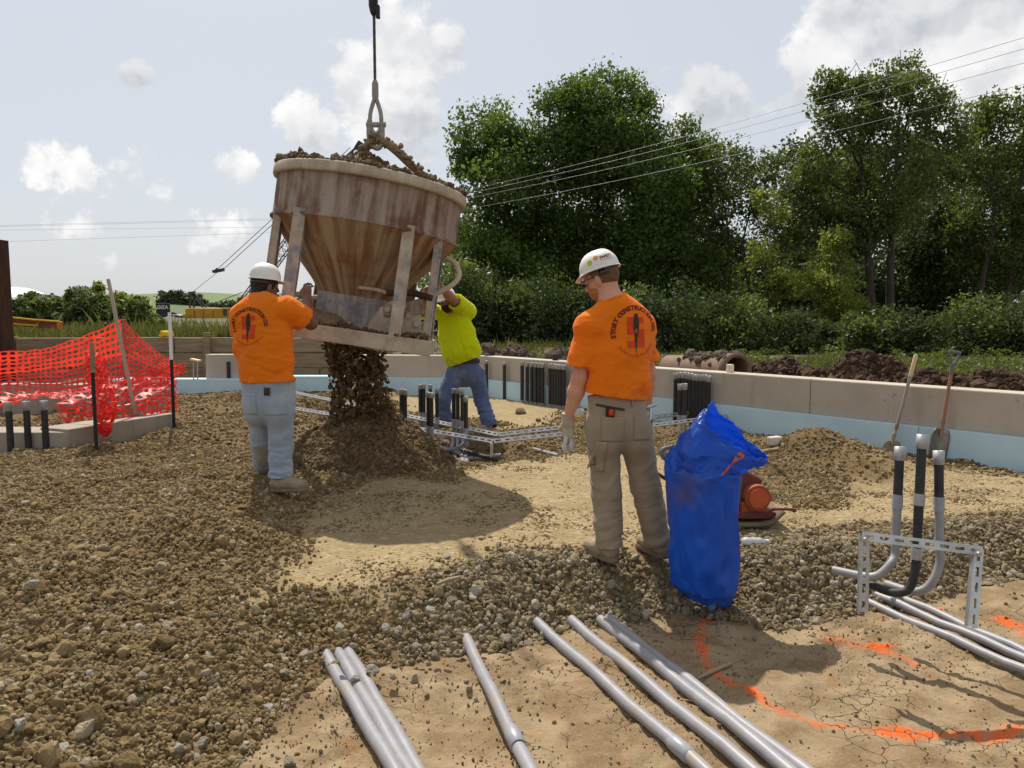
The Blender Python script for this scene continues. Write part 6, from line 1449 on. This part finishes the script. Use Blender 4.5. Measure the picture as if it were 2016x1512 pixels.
shr = [(900,560,60,0),(890,610,50,0),(960,600,62,1),(1030,610,66,2),(1100,600,64,3),(1170,610,66,4),(1240,625,60,5),(1310,620,64,6),(1390,630,62,7),(1465,640,58,8),(1560,655,46,9),(1640,665,40,10),(1720,660,48,11),(1790,655,56,12),(1860,660,58,13),(1930,650,64,14),(2000,645,66,15),(2070,640,70,16)]
wh = ['behind the lever of the bucket', 'behind the yellow shirted man', 'right of the yellow shirted man', 'above the dirt heap by the wall', 'left of the standing man', 'behind the head of the standing man', 'right of the standing man', 'over the big pipe', 'over the big pipe end', 'right of the big pipe', 'below the small bright green tree', 'below the yellow green young tree', 'below the two ash trunks', 'above the wooden shovel end', 'behind the D grip shovel', 'right of the D grip shovel', 'third from the right edge', 'at the right edge']
for k, (px_, py_, r, _) in enumerate(shr):
    Y = (34 if k < 6 else 27.5)+random.uniform(-1, 2.0); c = P(px_, py_, Y); rr = r*Y/F_PX; z0 = -.1
    root = T('shrub', 'dark green shrub at the edge of the woods '+wh[k], 'shrub', (c.x, Y, z0), 'shrubs at the edge of the woods')
    parts = [lobe_pts(c, rr*1.15, rr, rr*1.0, 3300, 30), lobe_pts(P(px_+random.uniform(-15, 15), min(py_+45, 690), Y), rr*1.2, rr, rr*.7, 1800, 22)]
    crown('foliage', parts, M_LEAF[2 if k % 3 else 1], .14 if k < 6 else .115, root)
    mb = MB()
    for _ in range(5): mb.tube(bez([(c.x+random.uniform(-.2, .2), Y, z0), (c.x+random.uniform(-.5, .5), Y, (z0+c.z)/2), (c.x+random.uniform(-1, 1), Y+random.uniform(-.5, .5), c.z+rr*.3)], 3), .03, 4)
    mb.build('stems', M_BARK, root)
# the mass of the wood behind
parts = []
for i in range(34):
    px_ = 880+i*38+random.uniform(-12, 12)
    for py_ in (470, 545, 620):
        if 1400 < px_ < 1540 and py_ < 500: continue
        parts.append(lobe_pts(P(px_, py_+random.uniform(-20, 20), 53), 1.9, 1.6, 1.7, 720, 20))
for px_ in list(range(1560, 2080, 42))+list(range(1270, 1400, 40)):
    for py_ in (330, 400): parts.append(lobe_pts(P(px_, py_+random.uniform(-25, 25), 52), 1.8, 1.6, 1.7, 620, 22))
wood = crown('woods', parts, M_LEAF[2], .26, None); tag(wood, 'dark mass of the wood behind the front row of trees', 'woods', kind='stuff')
# ---------------------------------------------------------------- weeds and grass
def blades(n, f, h0, h1, name, label, m):
    x, y, hgt = f(n); k = len(x); z = field_h(x, y)-.03; a = RNG.uniform(0, 2*math.pi, k); w_ = .012+.012*RNG.random(k); H = hgt*np.exp(RNG.normal(0, .3, k)); lx, ly = RNG.normal(0, .25, k)*H, RNG.normal(0, .25, k)*H
    dx, dy = np.cos(a)*w_, np.sin(a)*w_
    V = np.stack([np.stack([x-dx, y-dy, z], -1), np.stack([x+dx, y+dy, z], -1), np.stack([x+dx*1.3+lx*.5, y+dy*1.3+ly*.5, z+H*.6], -1), np.stack([x+lx, y+ly, z+H], -1)], 1).reshape(-1, 3)
    me = mesh_np(name, V, np.arange(k*4).reshape(-1, 4), False); fattr(me, 'tint', np.repeat(RNG.random(k), 4)); tag(link(name, me, m), label, 'grass', kind='stuff')
M_GRASS = leaf_mat('meadow_grass', (.055, .078, .018), (.135, .135, .045), .35)
def fgrass(n):
    y = 17+RNG.random(n)**1.4*22; x = RNG.uniform(-.75, .85, n)*y; d = np.clip(.5+.9*fbm(x*.35, y*.35, 0, 55, 3), .05, 1); k = RNG.random(n) < d
    return x[k], y[k], ((.14+.20*np.clip(fbm(x*.2, y*.2, 0, 66, 2), 0, 1))*(1-.35*sstep(x, 3, 7)))[k]
blades(90000, fgrass, .3, .6, 'grass', 'rough meadow grass and weeds between the site and the woods', M_GRASS)
def fweed(n):
    y = RNG.uniform(16.6, 24, n); x = RNG.uniform(-.78, -.26, n)*y; d = np.clip(.35+1.1*fbm(x*.6, y*.6, 0, 57, 3), .0, 1); k = RNG.random(n) < d
    return x[k], y[k], (.10+.17*np.clip(fbm(x*.4, y*.4, 0, 68, 2), 0, 1))[k]
blades(30000, fweed, .5, .8, 'tall_weeds', 'tall green weeds on the bank behind the timber wall', leaf_mat('weed_leaf', (.06, .10, .02), (.15, .185, .045), .4))
# low leafy weeds in front of the woods
wp = []
for i in range(260):
    y = 15.5+RNG.random()**1.5*15; x = RNG.uniform(-.05, .75)*y
    if ((x-WALL_C.x)*WALL_N.x+(y-WALL_C.y)*WALL_N.y) > -2.2: continue
    h_ = RNG.uniform(.12, .42); wp.append(lobe_pts((x, y, h_*.6), .22, .22, h_*.6, 90, 8, .3))
lw_ = crown('leafy_weeds', wp, leaf_mat('weed_foliage', (.05, .085, .02), (.13, .165, .035), .4), .055, None); tag(lw_, 'low leafy weeds growing between the dirt heaps and the woods', 'weeds', kind='stuff')
# ---------------------------------------------------------------- bushes on the left
lb = [(60,610,36),(110,612,40),(165,606,44),(220,604,46),(252,614,40),(292,640,26),(40,640,24)]
lw = ['beside the rusty pile', 'above the yellow tape', 'left of the long shovel handle', 'right of the long shovel handle', 'above the peak of the netting', 'rightmost of the hedge before the dark sign', 'low beside the taped barrier']
for k, (px_, py_, r) in enumerate(lb):
    Y = 27+random.uniform(-1, 1.5); c = P(px_, py_, Y); rr = r*Y/F_PX; root = T('bush', 'leafy green bush '+lw[k], 'bush', (c.x, Y, .8), 'bushes behind the timber wall')
    parts = [lobe_pts(c, rr*1.15, rr, rr*.85, 2900, 34, .2)]+[lobe_pts(c+Vector((random.uniform(-1, 1)*rr*.7, 0, rr*random.uniform(.3, .8))), rr*.4, rr*.4, rr*.4, 420, 10)]
    crown('foliage', parts, M_LEAF[(3, 1, 1, 3)[k % 4] if k % 2 else 1], .12, root)
    mb = MB()
    for _ in range(4): mb.tube([(c.x, Y, .7), (c.x+random.uniform(-.5, .5), Y, c.z)], .02, 4)
    mb.build('stems', M_BARK, root)
# ---------------------------------------------------------------- hill and far trees
hx = np.linspace(-420, 160, 90); hy = np.linspace(170, 620, 60); HX, HY = np.meshgrid(hx, hy, indexing='ij')
HZ = 11.8*np.exp(-((HX+178)/88)**2)*sstep(HY, 190, 330)+2.2*fbm(HX*.012, HY*.012, 0, 9, 3)*sstep(HY, 200, 330)+7.5*np.exp(-((HX+70)/70)**2)*sstep(HY, 330, 430)-1.5
hi_ = np.arange(HX.size).reshape(HX.shape)
M_HILL = mat('hill_grass', (.105, .15, .05), (.14, .185, .07), .03, .95, 0, c3=(.09, .13, .05), c3t=(.5, .6))  # grass green lightened, distance haze is put into the colour
tag(link('hill', mesh_np('hill', np.stack([HX, HY, HZ], -1).reshape(-1, 3), np.stack([hi_[:-1, :-1], hi_[1:, :-1], hi_[1:, 1:], hi_[:-1, 1:]], -1).reshape(-1, 4)), M_HILL), 'grassy hill on the left horizon', 'hill', kind='structure')
parts = []
for (px_, py_, r) in [(318,584,9),(335,581,10),(352,582,10),(368,586,9),(384,590,9),(398,594,8),(330,592,10),(350,594,12),(372,598,12),(395,603,10),(420,603,9),(440,601,9),(460,598,9),(480,597,10),(500,595,10),(520,592,11),(545,590,12),(570,590,12),(360,608,12),(400,612,12),(440,612,12),(340,606,10),(600,592,12),(630,596,12)]:
    k = 300/F_PX; parts.append(lobe_pts(P(px_, py_, 300), r*k*1.4, r*k, r*k, 260, 9, .3))
M_FAR = leaf_mat('far_leaf', (.06, .085, .05), (.085, .115, .065), .2)
fw = crown('far_trees', parts, M_FAR, 1.1, None); tag(fw, 'distant dark trees along the hill on the left horizon', 'woods', kind='stuff')
# ---------------------------------------------------------------- crawler crane
M_YEL = mat('crane_yellow', (.56, .27, .015), (.46, .215, .012), 1.2, .5, c3=(.3, .15, .03)); M_STEEL = mat('lattice_steel', (.05, .05, .055), (.035, .035, .04), 2, .6)
def crane():
    Y = 108; k = Y/F_PX; K = lambda x, y, o=0.0: P(x, y, Y+o); g = K(415, 640); root = T('crawler_crane', 'yellow lattice boom crawler crane in the distance behind the left man', 'crane', g)
    def bxp(x0, x1, y0, y1, dep, name, m, off=0):
        a, b = K(x0, y1), K(x1, y0); return MB().box(((a.x+b.x)/2, Y+off, (a.z+b.z)/2), (b.x-a.x, dep, b.z-a.z), None, .08).build(name, m, root)
    body = bxp(374, 447, 607, 634, 3.0, 'machine_house', M_YEL); bxp(370, 384, 618, 637, 3.4, 'counterweight', M_YEL); cab = bxp(448, 458, 606, 634, 1.6, 'cab', M_YEL, -1.0)
    a = K(449, 615); MB().box((a.x+.25, Y-1.83, a.z), (.55, .05, .9), None, .02).build('cab_window', M_LENS, cab)
    for x in (392, 410, 428): a = K(x, 622); MB().box((a.x, Y-1.53, a.z), (.06, .05, 1.5)).build('door_seam', M_STEEL, body)
    for s in (-1, 1):
        a, b = K(368, 641), K(460, 641); MB().box(((a.x+b.x)/2, Y+s*1.7, a.z+.15), (b.x-a.x, .8, .95), None, .3).build('track', M_STEEL, root)
    for (x0, y0, x1, y1) in ((376, 576, 399, 605), (381, 577, 406, 605), (374, 578, 374, 607), (382, 578, 382, 607)):
        MB().beam(K(x0, y0), K(x1, y1), .2, .2).build('gantry_leg', M_STEEL, root)
    MB().beam(K(372, 576, -1), K(384, 575, 1), .24, .24).build('gantry_head', M_STEEL, root)
    a, b = K(452, 636), K(712, 282); d = (b-a); L = d.length; d.normalize(); u = Vector((d.z, 0, -d.x)); v = Vector((0, 1, 0)); mb = MB(); n = 36
    wd = lambda t: .62*min(1, .25+t*9, .25+(1-t)*7)
    co = [[a+d*L*t+u*sx*wd(t)+v*sy*wd(t) for (sx, sy) in ((-1, -1), (1, -1), (1, 1), (-1, 1))] for t in [i/n for i in range(n+1)]]
    for c in range(4): mb.tube([r[c] for r in co], .075, 5)
    for i in range(n):
        for c in range(4): mb.tube([co[i][c], co[i+1][(c+1) % 4]], .038, 4, False); 
        for c in range(4): mb.tube([co[i][c], co[i][(c+1) % 4]], .032, 4, False)
    boom = mb.build('boom', M_STEEL, root); MB().box(b-d*.5, (.9, 1.0, 1.2), Matrix.Rotation(.6, 3, 'Y'), .1).build('boom_head', M_STEEL, boom)
    q = K(468, 612); MB().box(q, (2.2, 1.5, .5), Matrix.Rotation(-.9, 3, 'Y'), .05).build('boom_winch', M_STEEL, root)
    for o in (-.7, -.3, .3, .7): MB().tube([K(378, 576, o), K(428, 536, o)], .03, 4).build('hoist_line', M_STEEL, root)
    MB().beam(K(420, 535, 0), K(440, 531, 0), .9, .35).tube([K(422, 534), K(428, 528)], .12, 5).tube([K(436, 533), K(441, 528)], .12, 5).build('spreader', M_STEEL, root)
    for (x0, y0, x1, y1) in ((428, 530, 690, 290), (440, 530, 700, 292)): MB().tube([K(x0, y0), K(x1, y1)], .045, 4).build('pendant', M_STEEL, root)
    MB().tube([K(406, 603), K(478, 575)], .05, 4).build('luffing_line', M_STEEL, root)
crane()
# ---------------------------------------------------------------- sign, cars, tent, barrier, rope
def sign():
    Y = 92; a, b = P(308, 623, Y), P(334, 597, Y); root = T('sign_board', 'dark sign board with pale capital letters behind the left bushes', 'sign', (a.x, Y, .5))
    bd = MB().box(((a.x+b.x)/2, Y, (a.z+b.z)/2), (b.x-a.x, .2, b.z-a.z), None, .03).build('board', mat('charcoal_board', (.02, .022, .025), (.03, .032, .035), 2, .6), root)
    V, F = text_tris('GIZA', .58, .012); mb = MB(); mb.add([((a.x+b.x)/2+x, Y-.13, (a.z+b.z)/2+.32+y-.2) for x, y in V], F); mb.build('lettering', M_WHITE, bd)
    for x in (a.x+.2, b.x-.2): MB().box((x, Y+.05, a.z/2), (.14, .1, a.z+.2)).build('sign_post', M_STEEL, root)
sign()
def car(label, px_, py_, Y, paint, flip=1, L=4.5):
    c = P(px_, py_, Y); z = c.z; root = T('parked_car', label, 'car', (c.x, Y, z), 'cars parked behind the weeds'); X = lambda t: c.x+flip*(t-.5)*L
    prof = [(0, .32), (0, .62), (.02, .78), (.22, .88), (.36, 1.36), (.48, 1.45), (.68, 1.43), (.84, 1.0), (.98, .92), (1, .6), (1, .32)]
    mb = MB(); n = len(prof)
    vs = [Vector((X(t), Y-.85+(.14 if h_ > 1.0 else 0), z+h_)) for t, h_ in prof]+[Vector((X(t), Y+.85-(.14 if h_ > 1.0 else 0), z+h_)) for t, h_ in prof]
    mb.add(vs, [tuple(range(n)), tuple(range(2*n-1, n-1, -1))]+[(i, (i+1) % n, n+(i+1) % n, n+i) for i in range(n)]); mb.build('body', paint, root)
    for (t0, t1) in ((.37, .53), (.55, .70)):
        MB().add([Vector((X(t), Y-.80-.02, z+h_)) for t, h_ in ((t0-.06*(t0 < .4), .95), (t1+.07*(t1 > .6), .95), (t1, 1.36), (t0+.02, 1.36))], [(0, 1, 2, 3)]).build('side_window', M_LENS, root)
    for t in (.18, .80):
        for s in (-1, 1):
            w_ = MB().tube([(X(t), Y+s*.88, z+.32), (X(t), Y+s*.68, z+.32)], .32, 14).build('wheel', M_BLACK, root); MB().tube([(X(t), Y+s*.90, z+.32), (X(t), Y+s*.87, z+.32)], .2, 12).build('hubcap', M_GALV, w_)
    for s in (-.55, .55): MB().box((X(.015), Y+s, z+.68), (.1, .3, .14), None, .02).build('headlight', M_WHITE, root)
P_W = mat('white_car_paint', (.75, .76, .78), None, rough=.25, spec=.6); P_S = mat('silver_car_paint', (.42, .44, .46), None, rough=.25, spec=.6, metal=.4); P_R = mat('dark_red_paint', (.12, .02, .02), None, rough=.25, spec=.6)
car('white car parked behind the weeds left of the yellow crane', 350, 637, 122, P_W, -1, 4.4); car('silver car parked closest to the yellow crane', 362, 639, 118, P_S, -1, 4.5); car('dark red car parked behind the white and silver cars', 338, 630, 142, P_R, 1, 4.6)
def tent():
    Y = 160; c = P(15, 620, Y); root = T('dome_tent', 'large white domed roof on the left horizon behind the bushes', 'dome', (c.x, Y, 0)); n = 24; rows = []
    for i in range(10):
        ph = math.pi/2*i/9; rows.append([Vector((c.x+11.5*math.cos(ph)*math.cos(2*math.pi*j/n), Y+9*math.cos(ph)*math.sin(2*math.pi*j/n), .5+6.6*math.sin(ph))) for j in range(n+1)])
    MB().sheet(rows).build('dome_fabric', mat('white_membrane', (.80, .80, .80), (.74, .75, .77), .3, .5), root)
    mb = MB()
    for j in range(0, n, 4): mb.tube([rows[i][j]*1.0+Vector((0, 0, .05)) for i in range(10)], .06, 4)
    mb.build('ribs', M_GALV, root)
tent()
def barrier():
    Y = 19; root = T('site_barrier', 'red brown barrier with yellow tape edges behind the timber wall at the left', 'barrier', P(70, 655, Y))
    M_B = mat('barrier_red', (.22, .05, .025), (.16, .04, .02), 4, .7); M_T = mat('yellow_tape', (.75, .52, .04), (.68, .45, .03), 4, .5, trans=.3); M_O = mat('barrier_orange', (.70, .12, .03), None, rough=.6)
    a, b, c, d = P(15, 640, Y), P(112, 648, Y), P(112, 634, Y), P(15, 625, Y); mb = MB(); mb.add([a, b, c, d, a+V3(0, .06, 0), b+V3(0, .06, 0), c+V3(0, .06, 0), d+V3(0, .06, 0)], [(0, 1, 2, 3), (7, 6, 5, 4), (0, 4, 5, 1), (2, 6, 7, 3), (1, 5, 6, 2)]); mb.build('panel', M_B, root)
    for (x0, y0, x1, y1) in ((15, 624, 118, 633), (15, 636, 75, 641)): MB().tube([P(x0, y0, Y-.03), P((x0+x1)/2, (y0+y1)/2+1, Y-.03), P(x1, y1, Y-.03)], .024, 6).build('tape', M_T, root)
    q = P(118, 645, Y); MB().box((q.x, Y, q.z), (.10, .12, .30), None, .02).build('end_post', M_O, root)
barrier()
rc = T('rope_coil', 'coil of bright yellow rope lying on the timber wall', 'rope', P(328, 662, 16.0))
for i in range(3):
    c = P(328, 660-i*2.2, 16.0); c.z = .985+.035*i; MB().tube([c+V3(math.cos(t)*(.13-.01*i), math.sin(t)*.08, .012*math.sin(3*t+i)) for t in [j*2*math.pi/20 for j in range(21)]], .022, 7).build('rope_loop', mat('yellow_rope', (.80, .52, .01), (.7, .43, .01), 30, .7), rc)
# ---------------------------------------------------------------- dirt heaps and big pipe behind the right wall
M_DIRT = mat('turned_soil', (.135, .075, .042), (.075, .042, .026), 3.0, .95, .05, 9, c3=(.20, .125, .075)); M_DIRTG = mat('grey_rubble', (.22, .165, .115), (.13, .095, .066), 4.0, .95, .04, 12, c3=(.30, .25, .19))
SG_SOIL = scatter_group(stone_set('stones_soil', M_DIRT, 1)); SG_RUB = scatter_group(stone_set('stones_rubble', M_DIRTG, 1))
def mound(label, px0, px1, pyt, Y, m, sg, seed, n=1500, cs=.032):
    a, b = P(px0, 700, Y).x, P(px1, 700, Y).x; zt = P((px0+px1)/2, pyt, Y).z; xs = np.linspace(a-.4, b+.4, 70); ys = np.linspace(Y-1.3, Y+1.3, 32); X, Y_ = np.meshgrid(xs, ys, indexing='ij')
    def f(x, y): u = (x-(a+b)/2)/((b-a)/2+.2); v = (y-Y)/1.25; return -.15+(zt+.15)*np.clip(1-np.abs(u)**3.2, 0, 1)*np.clip(1-v*v, 0, 1)*(.82+.38*fbm(x*1.5, y*1.5, 0, seed, 3))+.09*fbm(x*4.5, y*4.5, 0, seed+1, 3)
    root = T('dirt_heap', label, 'dirt heap', ((a+b)/2, Y, 0)); ii = np.arange(X.size).reshape(X.shape)
    link('soil', mesh_np('soil', np.stack([X, Y_, f(X, Y_)], -1).reshape(-1, 3), np.stack([ii[:-1, :-1], ii[1:, :-1], ii[1:, 1:], ii[:-1, 1:]], -1).reshape(-1, 4)), m, root)
    x = RNG.uniform(a, b, n); y = RNG.uniform(Y-1.1, Y+.5, n); s = cs*np.exp(RNG.normal(0, .5, n)); o = scatter('clods', np.stack([x, y, f(x, y)+s*.3], -1), s, sg); o['kind'] = 'stuff'; attach(o, root)
mound('heap of grey brown rubble behind the wall next to the yellow shirted man', 935, 1060, 668, 17.5, M_DIRTG, SG_RUB, 3)
mound('lower heap of grey rubble behind the wall left of the standing man', 1045, 1165, 682, 16.5, M_DIRTG, SG_RUB, 5)
mound('dark soil heap behind the wall just right of the big pipe', 1465, 1640, 708, 15.0, M_DIRT, SG_SOIL, 7)
mound('highest dark soil heap behind the wall left of the wooden shovel end', 1630, 1780, 712, 14.2, M_DIRT, SG_SOIL, 9)
mound('dark soil heap behind the wall around the D grip shovel', 1770, 1900, 728, 13.2, M_DIRT, SG_SOIL, 11)
mound('dark soil heap behind the wall at the right edge', 1890, 2080, 742, 12.4, M_DIRT, SG_SOIL, 13)
def big_pipe():
    a, b = P(1318, 724, 17.0), P(1452, 728, 14.6); d = (b-a).normalized(); u, v = frame_of(d); M = Matrix((u, v, d)).transposed(); L = (b-a).length; root = T('drain_pipe', 'large brown concrete drain pipe lying open ended behind the wall', 'pipe', a); m = mat('brown_concrete', (.22, .14, .095), (.16, .10, .07), 3, .85, .006, 20)
    MB().lathe([(.27, 0), (.28, .02), (.28, L-.25), (.30, L-.22), (.325, L-.18), (.325, L), (.25, L), (.24, L-.05), (.24, .02), (.27, 0)], 36, M, a).build('barrel', m, root)
    n = 260; t = RNG.uniform(.3, .98, n)*L; th = RNG.normal(0, .45, n); pts = np.array([list(a+d*t[i]+(v*math.cos(th[i])+u*math.sin(th[i]))*.29) for i in range(n)]); pts[:, 2] += .01; o = scatter('soil_crumbs', pts, .035*np.exp(RNG.normal(0, .5, n)), SG_RUB); o['kind'] = 'stuff'; attach(o, root)
big_pipe()
# ---------------------------------------------------------------- power lines
M_WIRE = mat('aluminium_wire', (.20, .20, .21), None, rough=.5, metal=.3)
for k, (ya, yb, yl, yl2) in enumerate(((388, 74, 430, 444), (394, 96, 433, 446), (402, 124, 447, 453), (422, 166, 458, 476))):
    a, b = P(860, ya, 33), P(2016, yb, 20); c = P(2500, yb-150*(1-.05*k), 16); pts = [a.lerp(b, i/14)+V3(0, 0, -.22*math.sin(math.pi*i/14)) for i in range(15)]+[c]
    l0 = P(700, yl-(2 if k else 4), 46); lf = P(-400, yl2+12, 60)
    tag(MB().tube([lf, P(0, yl2, 55), P(540, yl, 48), l0]+[a]+pts[1:], .0065, 5).build('power_line', M_WIRE), ('topmost', 'second', 'third', 'lowest')[k]+' of the four power lines crossing in front of the trees', 'power line', 'power lines')
